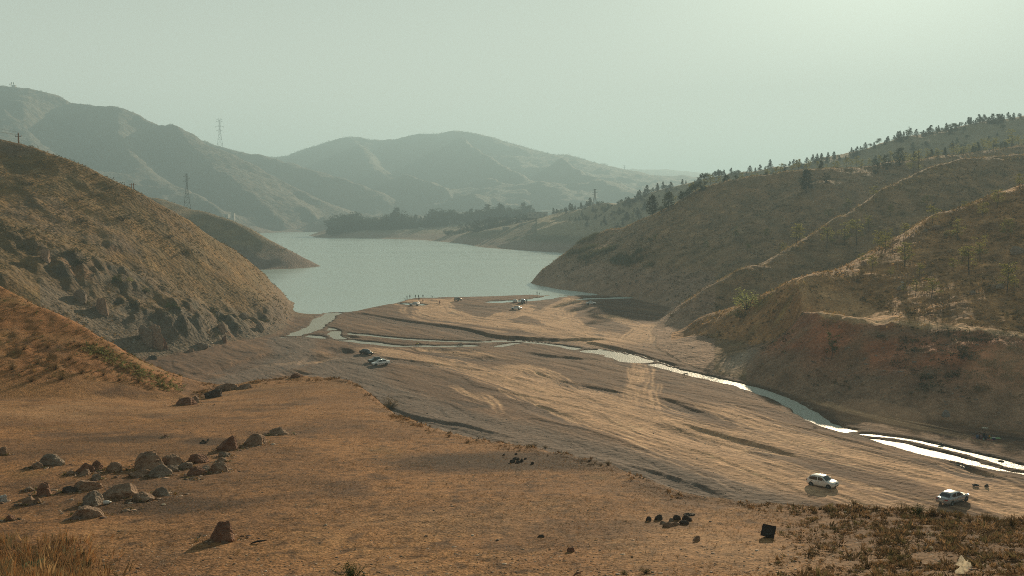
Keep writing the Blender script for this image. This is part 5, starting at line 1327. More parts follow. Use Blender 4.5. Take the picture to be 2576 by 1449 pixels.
BLD = [
 (464, 1020, 56, 26, 'red', 'dark reddish boulder at the back of the terrace, left of the rim rocks'),
 (490, 1014, 32, 24, 'tan', 'small tan boulder tucked behind the dark reddish boulder at the back'),
 (536, 1001, 52, 28, 'dark', 'dark brown boulder at the rim where the mound meets the terrace'),
 (566, 984, 60, 22, 'tan', 'long flat boulder behind the dark brown rim boulder'),
 (615, 978, 42, 14, 'tan', 'low flat rock right of the long flat boulder at the rim'),
 (741, 950, 30, 15, 'red', 'pointed reddish rock standing alone on the far rim of the terrace'),
 (4, 1146, 26, 34, 'tan', 'upright tan rock cut by the left edge of the picture'),
 (114, 1172, 80, 36, 'grey', 'wide grey boulder at the left end of the upper boulder row'),
 (90, 1180, 38, 17, 'tan', 'small tan rock in front of the wide grey boulder'),
 (238, 1183, 40, 31, 'red', 'reddish boulder with a block on top, right of the wide grey boulder'),
 (207, 1190, 44, 30, 'red', 'low dark red boulder beside the one with a block on top'),
 (210, 1196, 34, 18, 'tan', 'rounded tan rock in front of the low dark red boulder'),
 (176, 1196, 28, 18, 'tan', 'small tan rock left of the rounded tan rock'),
 (238, 1208, 30, 22, 'grey', 'greyish rock with weeds around it, below the block topped boulder'),
 (284, 1188, 48, 30, 'tan', 'pointed tan boulder alone in the gap between two groups of the row'),
 (357, 1182, 84, 46, 'tan', 'largest slanting tan boulder of the upper row'),
 (424, 1172, 52, 36, 'tan', 'triangular tan boulder behind and right of the largest slanting one'),
 (495, 1165, 56, 28, 'red', 'rugged dark red boulder near the right end of the upper row'),
 (464, 1181, 46, 26, 'grey', 'pale grey boulder in the middle of the upper row'),
 (393, 1200, 62, 38, 'grey', 'rugged grey brown boulder in front of the largest slanting one'),
 (352, 1200, 66, 25, 'tan', 'flat slab in front of the largest slanting boulder'),
 (430, 1186, 32, 21, 'grey', 'small grey rock between the rugged grey brown and pale grey boulders'),
 (487, 1196, 46, 28, 'red', 'dark pyramid shaped rock at the front of the upper row, right half'),
 (514, 1185, 34, 16, 'grey', 'small dark grey rock right of the dark pyramid shaped rock'),
 (545, 1188, 52, 28, 'tan', 'tan boulder at the right end of the upper row'),
 (483, 1208, 28, 8, 'tan', 'flat buried stone in front of the dark pyramid shaped rock'),
 (572, 1134, 58, 47, 'red', 'tall blocky red boulder beside the burnt stones'),
 (559, 1150, 34, 18, 'grey', 'pale rock at the left foot of the tall blocky red boulder'),
 (557, 1162, 30, 16, 'tan', 'small tan rock below the pale rock of the tall blocky boulder'),
 (641, 1121, 60, 37, 'tan', 'rounded tan boulder standing apart to the right of the tall blocky one'),
 (700, 1094, 54, 17, 'tan', 'low ridge of rock farthest right in the boulder line'),
 (663, 1097, 18, 9, 'tan', 'small stone between the rounded tan boulder and the low rock ridge'),
 (203, 1236, 78, 38, 'tan', 'long tilted tan boulder of the lower group, left of its largest'),
 (296, 1252, 96, 48, 'tan', 'largest flat topped boulder of the lower group'),
 (403, 1248, 56, 28, 'grey', 'grey rock at the right end of the lower group'),
 (355, 1261, 56, 20, 'tan', 'low tan rock between the largest flat topped boulder and the grey rock'),
 (229, 1273, 58, 38, 'grey', 'grey rounded boulder below the long tilted one'),
 (206, 1304, 82, 40, 'tan', 'lowest boulder of the lower group, rugged and tan'),
 (107, 1248, 46, 32, 'red', 'red brown boulder at the left of the lower group'),
 (69, 1272, 36, 28, 'tan', 'rounded brown boulder near the left edge, below the red brown one'),
 (94, 1268, 18, 20, 'tan', 'small upright stone right of the rounded brown boulder'),
 (68, 1236, 27, 14, 'grey', 'small grey stone left of the red brown boulder'),
 (168, 1240, 44, 20, 'dark', 'dark shaded rock under the long tilted boulder'),
 (22, 1311, 30, 19, 'red', 'dark rock near the left edge above the tall grass'),
 (3, 1264, 22, 28, 'white', 'whitish rock cut by the left edge of the picture'),
 (551, 1364, 76, 58, 'red', 'big lone red boulder casting a long shadow in the lower left foreground'),
 (322, 1285, 16, 8, 'grey', 'small grey stone in front of the largest flat topped boulder'),
 (414, 1101, 13, 9, 'red', 'little red stone alone on the open terrace left of the boulder line'),
 (1755, 1361, 24, 18, 'tan', 'small pyramid shaped stone below the right fire ring'),
 (1438, 1389, 22, 18, 'red', 'small wedge shaped red stone near the bottom edge, right of the middle'),
 (1166, 1365, 14, 9, 'tan', 'small brown stone near the bottom, left of the wedge shaped one') if False else (1362, 1352, 18, 9, 'dark', 'small dark stone up and left of the wedge shaped red stone'),
 (2384, 1050, 24, 21, 'blue', 'smooth blue grey boulder at the foot of the shaded red bank'),
 (871, 773, 8, 5, 'dark', 'small dark rock sticking out of the lake near the stream mouth'),
 (2567, 640, 34, 22, 'grey', 'large pale boulder at the right edge on the near right slope'),
 (2362, 577, 30, 13, 'tan', 'broad flat boulder lying below the crest of the near right spur'),
 (2174, 668, 14, 12, 'tan', 'boulder sitting on the crest of the near right spur, lower end'),
 (2272, 728, 24, 14, 'grey', 'pale topped boulder on the near right slope, above the bench path'),
 (2448, 742, 20, 16, 'grey', 'grey boulder right of the middle of the near right slope'),
 (2520, 727, 22, 14, 'grey', 'angular grey boulder near the right edge, above the path'),
 (2331, 583, 14, 8, 'grey', 'small pale boulder left of the broad flat one'),
 (1601, 711, 10, 8, 'grey', 'rounded boulder on the shore slope, right one of a pair'),
 (1586, 715, 9, 6, 'grey', 'rounded boulder on the shore slope, left one of a pair'),
 (1680, 756, 9, 6, 'grey', 'single pale boulder low on the shore slope above the inlet'),
 (2270, 712, 8, 5, 'white', 'tiny white stone on the near right slope'),
 (1735, 905, 10, 6, 'grey', 'small pale stone on the gravel apron by the stream') if False else (2483, 1226, 12, 9, 'dark', 'dark round stone on the track above the silver car'),
 (2086, 1282, 12, 6, 'dark', 'dark stone at the rim below the white hatchback, right one of two'),
 (2108, 1283, 13, 6, 'dark', 'dark stone at the rim below the white hatchback, left one of two') if False else (2065, 1282, 11, 6, 'dark', 'dark stone at the rim below the white hatchback, left one of two'),
]
BP = []
for i_, b_ in enumerate(BLD):
    o = boulder(*b_, seed=100 + i_)
    if o is not None and b_[1] > 930 and o.location.y < 110 and b_[0] < 760: BP.append((o.location.x, o.location.y, b_[2] * o.location.y / FOC / 2))
_n = 2600; _k = NR_.randint(0, len(BP), _n); _B = np.array(BP)[_k]; _a = NR_.rand(_n) * 6.283; _r = _B[:, 2] * (.8 + np.abs(NR_.randn(_n)) * .55)
xs, ys = _B[:, 0] + np.cos(_a) * _r * 1.25, _B[:, 1] + np.sin(_a) * _r * .9
scatter_obj('rubble', TR_, xs, ys, gzv(xs, ys), np.minimum(NR_.gamma(1.6, .028, _n) + .015, .22), cols(_n, [(.34, .24, .17), (.26, .19, .14), (.20, .13, .09), (.42, .34, .27), (.14, .10, .08)]), M_rubble, aspect=NR_.uniform(.6, 1.3, (_n, 3)).astype(np.float32), lean=0, label='broken rubble and chips around the boulders', sink=.15)
_n = 420; _k = NR_.randint(0, len(BP), _n); _B = np.array(BP)[_k]; _a = NR_.rand(_n) * 6.283; _r = _B[:, 2] * (.9 + np.abs(NR_.randn(_n)) * .3)
xs, ys = _B[:, 0] + np.cos(_a) * _r * 1.2, _B[:, 1] + np.sin(_a) * _r * .8
scatter_obj('weeds', TT, xs, ys, gzv(xs, ys), NR_.uniform(.05, .17, _n), cols(_n, [(.14, .15, .06), (.22, .17, .08), (.10, .11, .05), (.34, .22, .10)]), M_veg, label='small weeds growing round the boulders')
# crags: outcrops on the foot of the left hill
for i_, (u, v, w_, h_, kd, lb) in enumerate([(385, 872, 44, 66, 'tan', 'tallest tan rock outcrop at the foot of the left hill'), (360, 862, 40, 60, 'grey', 'grey outcrop leaning on the tallest tan one'), (408, 876, 26, 44, 'red', 'narrow reddish outcrop right of the tallest one'),
        (553, 835, 26, 34, 'tan', 'upper tan outcrop above the right scree of the left hill'), (563, 862, 16, 26, 'red', 'lower reddish fin of rock below the upper tan outcrop'), (112, 655, 30, 40, 'tan', 'pale yellowish outcrop high on the left crags'),
        (196, 760, 40, 52, 'grey', 'grey green outcrop in the middle of the left crags'), (255, 790, 36, 48, 'tan', 'tan outcrop above the scree in the left crags'), (478, 885, 18, 14, 'tan', 'low outcrop at the toe of the scree'), (384, 904, 26, 14, 'dark', 'dark fallen block at the toe of the left hill'),
        (505, 875, 34, 22, 'grey', 'broad low outcrop right of the tallest one'), (650, 830, 26, 26, 'grey', 'grey outcrop near the lake end of the left hill'), (610, 800, 24, 22, 'grey', 'small grey outcrop above the lake end of the left hill')]):
    p = hit(u, v)
    if p is None: continue
    k = p.y / FOC; W, H = w_ * k / 2, h_ * k / 2
    P, F = rock_mesh(W, W * .75, H * 1.3, 300 + i_, 4, 16, .13, .5)
    o = mesh_obj('rock_outcrop', P, F, MR[kd]); o.location = (p.x, p.y + W * .6, p.z - .1 * H); tag(o, lb, 'outcrop')
# fire rings
ring1 = [(1290, 1164, 15, 9), (1303, 1165, 15, 9), (1313, 1163, 10, 12), (1268, 1146, 9, 6), (1299, 1144, 9, 6), (1339, 1168, 9, 8), (1296, 1157, 22, 8), (1322, 1156, 7, 6)]
for i_, (u, v, w_, h_) in enumerate(ring1):
    boulder(u, v, w_, h_, 'dark', 'blackened stone of the old fire place near the terrace rim', 400 + i_, 'blackened stones of the rim fire place', 'stone', cat='stone')
for i_, (u, v, w_, h_, kd, lb) in enumerate([(1681, 1327, 28, 17, 'tan', 'pale block with a dark stain at the front of the right fire ring'), (1667, 1318, 16, 10, 'grey', 'grey stone behind the pale block of the right fire ring'), (1700, 1322, 24, 10, 'tan', 'flat brown stone right of the pale block'),
        (1659, 1309, 22, 15, 'dark', 'black square stone at the left of the right fire ring'), (1631, 1311, 16, 14, 'dark', 'dark stone lying apart to the left of the right fire ring'), (1703, 1309, 24, 14, 'dark', 'dark peaked stone at the back of the right fire ring'),
        (1727, 1312, 32, 18, 'dark', 'long dark block at the right of the fire ring'), (1722, 1319, 24, 15, 'dark', 'rounded dark stone in front of the long dark block'), (1735, 1298, 30, 11, 'dark', 'long dark stone lying behind the right fire ring'), (1688, 1312, 14, 10, 'grey', 'small grey stone in the middle of the right fire ring')]):
    boulder(u, v, w_, h_, kd, lb, 420 + i_, None, 'stone', cat='stone')
for i_ in range(9):
    boulder(514 + RND.uniform(-14, 14), 1112 + RND.uniform(-4, 5), RND.uniform(6, 12), RND.uniform(4, 7), 'dark', 'burnt black stone beside the tall blocky red boulder', 440 + i_, 'burnt stones beside the tall blocky boulder', 'stone', cat='stone')

# ================================================================ vehicles
M_glass = simple_mat('car_glass', (.018, .022, .026), .06, 0, .8)
M_tyre = simple_mat('tyre_rubber', (.022, .021, .020), .85, noise=.3)
M_rim = simple_mat('wheel_rim', (.42, .42, .42), .38, .7)
M_black = simple_mat('black_plastic', (.02, .02, .022), .5)
M_lampc = simple_mat('headlamp_glass', (.55, .58, .60), .12, 0, .8)
M_lampr = simple_mat('tail_lamp_red', (.32, .02, .015), .2, 0, .6)
M_plate = simple_mat('number_plate', (.70, .68, .60), .5)
M_arch = simple_mat('wheel_arch', (.012, .012, .012), .9)
def paint(name, c, met=0.0):
    m = simple_mat(name, c, .32, met, .5, noise=.06, nscale=3)
    b = m.node_tree.nodes['Principled BSDF']; b.inputs['Coat Weight'].default_value = .6; b.inputs['Coat Roughness'].default_value = .08
    return m
P_white = paint('white_paint', (.84, .82, .78)); P_silver = paint('silver_paint', (.34, .37, .39), .35); P_black = paint('black_paint', (.018, .02, .024)); P_green = paint('dark_green_paint', (.03, .055, .05)); P_tan = paint('beige_paint', (.30, .28, .24)); P_grey = paint('dark_grey_paint', (.10, .10, .11), .4)

CARS = {   # length, width, roof height, profiles of bonnet/boot line and cabin
 'hatch':  dict(L=3.95, W=1.68, H=1.48, low=[(0, .42, .60), (.08, .30, .72), (.28, .24, .80), (.95, .22, .90), (1.25, .22, .93), (2.2, .22, .94), (3.2, .22, .96), (3.75, .26, .98), (3.90, .34, .92), (3.95, .42, .75)],
                cab=[(.98, .90), (1.62, 1.40), (1.95, 1.46), (2.5, 1.48), (3.1, 1.44), (3.42, 1.36), (3.86, .97)], wx=(.72, 3.20), split=2.28, rear='hatch'),
 'sedan':  dict(L=4.70, W=1.78, H=1.46, low=[(0, .42, .58), (.08, .30, .68), (.35, .24, .78), (1.1, .22, .89), (1.5, .22, .92), (2.6, .22, .93), (3.7, .22, .95), (4.2, .24, .97), (4.60, .30, .93), (4.70, .40, .72)],
                cab=[(1.15, .89), (1.95, 1.37), (2.3, 1.44), (2.9, 1.46), (3.35, 1.42), (3.6, 1.34), (4.12, .97)], wx=(.90, 3.72), split=2.72, rear='boot'),
 'saloon': dict(L=4.35, W=1.66, H=1.44, low=[(0, .42, .60), (.07, .30, .70), (.28, .24, .80), (1.05, .22, .90), (1.4, .22, .92), (2.4, .22, .94), (3.3, .22, .97), (3.8, .24, 1.0), (4.28, .30, .98), (4.35, .42, .78)],
                cab=[(1.10, .90), (1.72, 1.36), (2.05, 1.43), (2.6, 1.44), (3.05, 1.40), (3.3, 1.32), (3.72, 1.0)], wx=(.80, 3.35), split=2.50, rear='boot'),
 'boxy':   dict(L=3.95, W=1.60, H=1.42, low=[(0, .40, .64), (.05, .30, .74), (.15, .24, .80), (.9, .22, .88), (1.2, .22, .90), (2.2, .22, .91), (3.0, .22, .92), (3.5, .24, .92), (3.90, .30, .90), (3.95, .40, .74)],
                cab=[(.95, .88), (1.45, 1.34), (1.65, 1.39), (2.2, 1.42), (2.75, 1.40), (2.92, 1.36), (3.35, .92)], wx=(.70, 3.12), split=2.22, rear='boot'),
 'jeep':   dict(L=4.30, W=1.74, H=1.80, low=[(0, .50, .80), (.05, .42, .96), (.2, .38, 1.0), (1.0, .36, 1.05), (1.3, .36, 1.08), (2.2, .36, 1.08), (3.0, .36, 1.08), (3.9, .38, 1.08), (4.26, .42, 1.06), (4.30, .50, .85)],
                cab=[(1.25, 1.06), (1.60, 1.70), (1.75, 1.78), (2.6, 1.80), (3.6, 1.78), (4.0, 1.72), (4.24, 1.08)], wx=(.80, 3.40), split=2.35, rear='hatch'),
}
def loft(sections, closed=False):
    V = [p for s in sections for p in s]; n = len(sections[0]); F = []
    for i in range(len(sections) - 1):
        for k in range(n - 1): F.append((i * n + k, i * n + k + 1, (i + 1) * n + k + 1, (i + 1) * n + k))
    F.append(tuple(range(n - 1, -1, -1))); F.append(tuple((len(sections) - 1) * n + k for k in range(n)))
    return V, F
def make_car(kind, pt, p, heading, label, open_boot=False, bump_dark=False, plate=True, steer=0.0, rails=False, strip=False):
    "front of the car points along local -X end: heading is the world angle of the nose"
    c = CARS[kind]; Lc, W, H = c['L'], c['W'] / 2, c['H']
    root = empty({'hatch': 'hatchback_car', 'sedan': 'sedan_car', 'saloon': 'sedan_car', 'boxy': 'small_car', 'jeep': 'off_road_car'}[kind], p, 0)
    tag(root, label, 'car')
    # ground slope
    fwd = Vector((math.cos(heading), math.sin(heading), 0)); rgt = Vector((fwd.y, -fwd.x, 0))
    zf_ = gz(p.x + fwd.x * 1.3, p.y + fwd.y * 1.3); zb_ = gz(p.x - fwd.x * 1.3, p.y - fwd.y * 1.3); zr_ = gz(p.x + rgt.x * .8, p.y + rgt.y * .8); zl_ = gz(p.x - rgt.x * .8, p.y - rgt.y * .8)
    f3 = Vector((fwd.x, fwd.y, (zf_ - zb_) / 2.6)).normalized(); r3 = Vector((rgt.x, rgt.y, (zr_ - zl_) / 1.6)).normalized(); u3 = r3.cross(f3).normalized(); r3 = f3.cross(u3)
    # local X = backwards (0 at nose), so nose is at local x=-L/2
    root.matrix_world = Matrix(((-f3.x, -r3.x, u3.x, p.x), (-f3.y, -r3.y, u3.y, p.y), (-f3.z, -r3.z, u3.z, (zf_ + zb_) / 2 - .01), (0, 0, 0, 1)))
    ox = -Lc / 2
    def taper(x):
        t = 1.0
        if x < .7: t = .80 + .20 * math.sin(min(1, x / .7) * math.pi / 2)
        if x > Lc - .6: t = .86 + .14 * math.sin(min(1, (Lc - x) / .6) * math.pi / 2)
        return t
    xs_ = [q[0] for q in c['low']]
    fine = sorted(set(list(np.linspace(0, Lc, 27)) + xs_))
    secs = []
    for x in fine:
        zb = np.interp(x, xs_, [q[1] for q in c['low']]); zt = np.interp(x, xs_, [q[2] for q in c['low']]); w_ = W * taper(x)
        h_ = zt - zb
        ring = [(-.30, zb), (-.88, zb), (-.97, zb + .12 * h_), (-1.0, zb + .38 * h_), (-1.0, zb + .62 * h_), (-.965, zb + .86 * h_), (-.90, zt - .005), (-.55, zt + .028), (0, zt + .04), (.55, zt + .028), (.90, zt - .005), (.965, zb + .86 * h_), (1.0, zb + .62 * h_), (1.0, zb + .38 * h_), (.97, zb + .12 * h_), (.88, zb), (.30, zb)]
        secs.append([(x + ox, a * w_, z_) for a, z_ in ring])
    V, F = loft(secs); body = mesh_obj('body', V, F, pt, root, True)
    body['label'] = ''
    del body['label']
    # cabin
    cab = c['cab']; secs = []
    xs2 = [q[0] for q in cab]; zs2 = [q[1] for q in cab]
    belt = lambda x: float(np.interp(x, xs_, [q[2] for q in c['low']]))
    cf = sorted(set(list(np.linspace(xs2[0], xs2[-1], 25)) + xs2))
    def wroof(x, z_):
        b_ = belt(x); t = np.clip((z_ - b_) / (H - .93), 0, 1); return W * taper(x) * (.93 - .19 * t)
    for x in cf:
        z_ = float(np.interp(x, xs2, zs2)); b_ = min(belt(x) - .03, z_ - .005)
        wt = wroof(x, z_); wb = W * taper(x) * .935
        secs.append([(x + ox, -wb, b_), (x + ox, -wt, z_ - .035 if z_ - b_ > .1 else z_), (x + ox, -wt * .88, z_), (x + ox, 0, z_ + .02), (x + ox, wt * .88, z_), (x + ox, wt, z_ - .035 if z_ - b_ > .1 else z_), (x + ox, wb, b_)])
    V, F = loft(secs); mesh_obj('cabin', V, F, pt, root, True)
    # glass panels, a few millimetres proud
    def zc_(x): return float(np.interp(x, xs2, zs2))
    def screen(name, xa, xb, inset=.10):
        V = []; n = 5
        for i in range(n):
            x = xa + (xb - xa) * i / (n - 1); z_ = zc_(x); w_ = wroof(x, z_) * .86 - inset * .2
            nrm = Vector((zc_(xa) - zc_(xb), 0, xb - xa)); nrm = nrm.normalized() if nrm.z > 0 else -nrm.normalized()
            for a in (-1, -.5, 0, .5, 1):
                V.append((x + ox + nrm.x * .014, a * w_, z_ + .022 * (1 - abs(a) ** 2) + nrm.z * .014 + .004))
        F = [(i * 5 + k, i * 5 + k + 1, (i + 1) * 5 + k + 1, (i + 1) * 5 + k) for i in range(n - 1) for k in range(4)]
        mesh_obj(name, V, F, M_glass, root, True)
    fx0, fx1 = xs2[0] + .06, xs2[1] - .02
    screen('windshield', fx0, fx1)
    screen('rear_window', xs2[-2] + .04, xs2[-1] - (.05 if c['rear'] == 'boot' else .18))
    for s in (-1, 1):
        for nm, xa, xb in (('side_window', xs2[0] + .34, c['split'] - .05), ('side_window', c['split'] + .05, xs2[-2] + (.02 if kind != 'jeep' else .0))):
            top = []; bot = []
            for i in range(7):
                x = xa + (xb - xa) * i / 6; z_ = zc_(x) - .085; b_ = belt(x) + .035
                z_ = max(z_, b_ + .01); t = lambda zz: W * taper(x) * .935 + (wroof(x, zc_(x)) - W * taper(x) * .935) * np.clip((zz - belt(x) + .03) / max(zc_(x) - .035 - belt(x) + .03, .05), 0, 1)
                top.append((x + ox, s * (t(z_) + .006), z_)); bot.append((x + ox, s * (t(b_) + .006), b_))
            V = top + bot; F = [(i, i + 1, 7 + i + 1, 7 + i) for i in range(6)]
            mesh_obj(nm, V, F, M_glass, root)
        # wheels
        for x in c['wx']:
            r = .31 if kind != 'jeep' else .37
            A = MB(); n = 16
            V = [(x + ox + math.cos(a) * r * 1.17, s * (W * 1.0 + .004), r + math.sin(a) * r * 1.17) for a in [math.pi * (k / n) * 1.16 - .25 for k in range(n + 1)]]
            V2 = [(q[0], s * (W * .9), q[2]) for q in V]
            F = [tuple(range(n + 1))] + [(k, k + 1, n + 1 + k + 1, n + 1 + k) for k in range(n)]
            mesh_obj('wheel_arch', V + V2, F, M_arch, root)
            tw = MB(); seg = 20
            prof = [(r * .62, .085), (r * .93, .095), (r, .07), (r, -.07), (r * .93, -.095), (r * .62, -.085)]
            Vt = []; Ft = []
            st_ = steer if x < 2 else 0
            for k in range(seg):
                a = 2 * math.pi * k / seg
                for rr2, y in prof: Vt.append((math.cos(a) * rr2, y, math.sin(a) * rr2))
            m_ = len(prof)
            for k in range(seg):
                for q in range(m_ - 1): Ft.append((k * m_ + q, k * m_ + q + 1, ((k + 1) % seg) * m_ + q + 1, ((k + 1) % seg) * m_ + q))
            wh = empty('wheel', (x + ox, s * (W - .085), r)); wh.parent = root; wh.rotation_euler = (0, 0, st_)
            mesh_obj('tyre', Vt, Ft, M_tyre, wh, True)
            R2 = MB(); y = s * .078
            R2.add([(math.cos(2 * math.pi * k / 20) * r * .62, y * .45, math.sin(2 * math.pi * k / 20) * r * .62) for k in range(20)], [tuple(range(20))])
            R2.tube([(0, y * .4, 0), (0, y * 1.05, 0)], r * .14, 8)
            for k in range(6):
                a = k * math.pi / 3; R2.tube([(math.cos(a) * r * .1, y, math.sin(a) * r * .1), (math.cos(a) * r * .6, y, math.sin(a) * r * .6)], r * .075, 4)
            mesh_obj('rim', R2.V, R2.F, M_rim, wh)
        # lamps
        wn_ = W * taper(.06)
        hl = MB(); hl.add([(ox + .02, s * wn_ * .52, .60), (ox - .012, s * wn_ * .56, .70), (ox + .10, s * wn_ * .98, .74), (ox + .28, s * W * taper(.3) * 1.005, .745), (ox + .14, s * W * taper(.14) * 1.012, .63)] if kind != 'jeep' else [(ox - .01, s * wn_ * .62, .82), (ox - .01, s * wn_ * .62, .98), (ox - .005, s * wn_ * .95, .98), (ox - .005, s * wn_ * .95, .82)], [(0, 1, 2, 3, 4)] if kind != 'jeep' else [(0, 1, 2, 3)])
        mesh_obj('headlight', hl.V, hl.F, M_lampc, root)
        xe = Lc + ox; wt_ = W * taper(Lc - .05)
        zt_ = belt(Lc - .1) - .04
        tl = [(xe - .005, s * wt_ * .55, zt_ - .14), (xe - .03, s * wt_ * .55, zt_ - .01), (xe - .03, s * wt_ * .98, zt_), (xe - .20, s * W * taper(Lc - .2) * 1.008, zt_ - .005), (xe - .14, s * W * taper(Lc - .14) * 1.010, zt_ - .15), (xe + .004, s * wt_ * .94, zt_ - .15)]
        tl = [(q[0] + .03, q[1], q[2]) for q in tl]
        mesh_obj('tail_light', tl, [tuple(range(6))], M_lampr, root)
        mr_ = MB(); mr_.box((xs2[0] + .42 + ox, s * (W + .085), belt(1.4) + .10), (.13, .17, .11)); mr_.box((xs2[0] + .44 + ox, s * (W - .0), belt(1.4) + .055), (.06, .14, .03))
        mr_.build('mirror', pt if kind in ('hatch', 'sedan') else M_black, root)
        for x in (c['split'] - .18, c['split'] + .78):
            MB().box((x + ox, s * (W + .006), belt(x) - .13), (.16, .02, .03)).build('door_handle', M_black, root)
        if rails:
            MB().tube([(xs2[1] + .2 + ox, s * W * .70, zc_(xs2[1] + .2) + .0), (xs2[1] + .35 + ox, s * W * .70, zc_(2) + .06), (xs2[-2] - .2 + ox, s * W * .70, zc_(xs2[-2] - .2) + .06), (xs2[-2] + ox, s * W * .70, zc_(xs2[-2]))], .018, 5).build('roof_rail', M_black, root)
        if strip: MB().box((c['split'] + ox - .05, s * (W + .006), .55), (2.0, .018, .06)).build('side_strip', M_black, root)
    g = MB(); g.box((ox + .012, 0, .66), (.05, W * .82, .09)); g.build('grille', M_black, root)
    g = MB(); g.box((ox + .0, 0, .38), (.05, W * 1.1, .15)); g.build('air_intake', M_black, root)
    if bump_dark:
        for x, nm in ((ox - .02, 'bumper'), (Lc + ox + .02, 'bumper')): MB().box((x, 0, .46), (.14, W * 1.9, .17)).build(nm, M_black, root)
    if plate:
        MB().box((ox - .03, 0, .48), (.02, .48, .11)).build('number_plate', M_plate, root)
        MB().box((Lc + ox + .022 + (.06 if bump_dark else 0), 0, .62), (.02, .48, .11)).build('number_plate', M_plate, root)
    if open_boot:
        MB().box((Lc + ox - .35, 0, 1.42), (.75, W * 1.7, .04), Matrix.Rotation(R_(35), 3, 'Y')).build('boot_lid', pt, root)
        MB().box((Lc + ox - .05, 0, .86), (.10, W * 1.5, .22)).build('boot_opening', M_arch, root)
    return root
def car_at(kind, pt, u, v, hd, label, **kw):
    p = hit(u, v); c = CARS[kind]
    return make_car(kind, pt, p, R_(hd), label, **kw)
# heading: degrees from +X (right), negative = nose towards the camera
car_at('hatch', P_white, 2070, 1222, -47, 'white hatchback with black roof rails driving over the pale tracks', rails=True)
car_at('sedan', P_silver, 2397, 1262, 33, 'silver sedan seen from behind at the right edge, beyond the rim', steer=.35)
car_at('saloon', P_white, 958, 919, 202, 'white sedan with black side strip parked in front of a dark green one', strip=True)
car_at('boxy', P_green, 946, 912, 207, 'dark green car half hidden behind the white sedan')
car_at('boxy', P_black, 921, 891, -42, 'black square car parked alone with its nose to the camera', bump_dark=True)
car_at('saloon', P_white, 1043, 769, 172, 'white car with raised boot lid near the group on the shore', open_boot=True)
car_at('jeep', P_tan, 1152, 757, 65, 'off road car parked on the shore, seen from behind')
car_at('saloon', P_white, 1296, 761, 97, 'white car seen from behind by the pool, left of two')
car_at('jeep', P_grey, 1315, 762, 92, 'dark backed car by the pool, right of two with people beside it')
car_at('boxy', P_white, 1299, 779, 160, 'small white car with dark bumpers crossing the tracks below the pool', bump_dark=True)
car_at('boxy', P_white, 1487, 766, -8, 'lone white car at the far right of the river bed, by the shaded slope', bump_dark=True)

# ---- motorcycles
def motorcycle(u, v, rz, tank, label, rider_bag=False):
    p = hit(u, v); root = empty('motorcycle', p, rz); tag(root, label, 'motorcycle')
    for x in (-.66, .66):
        w_ = empty('wheel', (x, 0, .30)); w_.parent = root
        V = []; F = []
        for k in range(18):
            a = 2 * math.pi * k / 18
            for q in range(6):
                b_ = 2 * math.pi * q / 6; V.append(((.27 + .05 * math.cos(b_)) * math.cos(a), .05 * math.sin(b_), (.27 + .05 * math.cos(b_)) * math.sin(a)))
        for k in range(18):
            for q in range(6): F.append((k * 6 + q, k * 6 + (q + 1) % 6, ((k + 1) % 18) * 6 + (q + 1) % 6, ((k + 1) % 18) * 6 + q))
        mesh_obj('tyre', V, F, M_tyre, w_, True)
        s = MB()
        for k in range(5): a = k * math.pi / 2.5; s.tube([(0, 0, 0), (math.cos(a) * .24, 0, math.sin(a) * .24)], .012, 4)
        s.build('rim', M_rim, w_)
    f = MB(); f.tube([(.66, .07, .30), (.45, .07, .86)], .025, 5); f.tube([(.66, -.07, .30), (.45, -.07, .86)], .025, 5); f.tube([(.45, 0, .8), (-.1, 0, .45), (-.66, 0, .32)], .03, 5); f.tube([(-.35, 0, .75), (-.66, 0, .32)], .025, 5); f.build('frame', M_black, root)
    MB().box((.02, 0, .42), (.42, .26, .30)).build('engine', M_black, root)
    P, F = rock_mesh(.32, .15, .15, 5, 3, 1, 0, 1.0); mesh_obj('fuel_tank', P + np.array([.18, 0, .80]), F, tank, root, True)
    P, F = rock_mesh(.38, .13, .07, 6, 3, 1, 0, 1.0); mesh_obj('seat', P + np.array([-.38, 0, .80]), F, M_black, root, True)
    h = MB(); h.tube([(.36, -.36, 1.0), (.45, -.1, .92), (.45, .1, .92), (.36, .36, 1.0)], .016, 5); h.build('handlebar', M_black, root)
    P, F = rock_mesh(.14, .13, .17, 9, 3, 1, 0, 1.0); mesh_obj('fairing', P + np.array([.52, 0, .86]), F, tank, root, True)
    MB().tube([(-.1, -.16, .34), (-.75, -.17, .42)], .04, 6).build('exhaust', M_rim, root)
    return root
M_yel = paint('yellow_paint', (.50, .38, .03))
motorcycle(1053, 871, math.pi, M_yel, 'yellow motorcycle parked beside the stream, left of two')
motorcycle(1158, 872, -.5, P_black, 'black motorcycle beside the stream, right of two')

# ================================================================ people and dogs
SK = {}
def cloth(name, c): return simple_mat(name, c, .9, noise=.15, nscale=20)
M_skin = simple_mat('skin', (.36, .20, .13), .6); M_hair = simple_mat('hair', (.02, .015, .012), .8)
def grow(verts, edges, radii, root=0, sub=1):
    me = bpy.data.meshes.new('tmp'); me.from_pydata([tuple(v) for v in verts], edges, []); me.update()
    o = bpy.data.objects.new('tmp', me); COL.objects.link(o)
    m = o.modifiers.new('s', 'SKIN'); m.use_smooth_shade = True
    sv = me.skin_vertices[0].data
    for i, r in enumerate(radii): sv[i].radius = (r, r) if not hasattr(r, '__len__') else r; sv[i].use_root = (i == root)
    if sub: o.modifiers.new('b', 'SUBSURF').levels = sub; o.modifiers['b'].render_levels = sub
    bpy.context.view_layer.update()
    dg = bpy.context.evaluated_depsgraph_get(); ev = o.evaluated_get(dg); m2 = bpy.data.meshes.new_from_object(ev)
    bpy.data.objects.remove(o); return m2
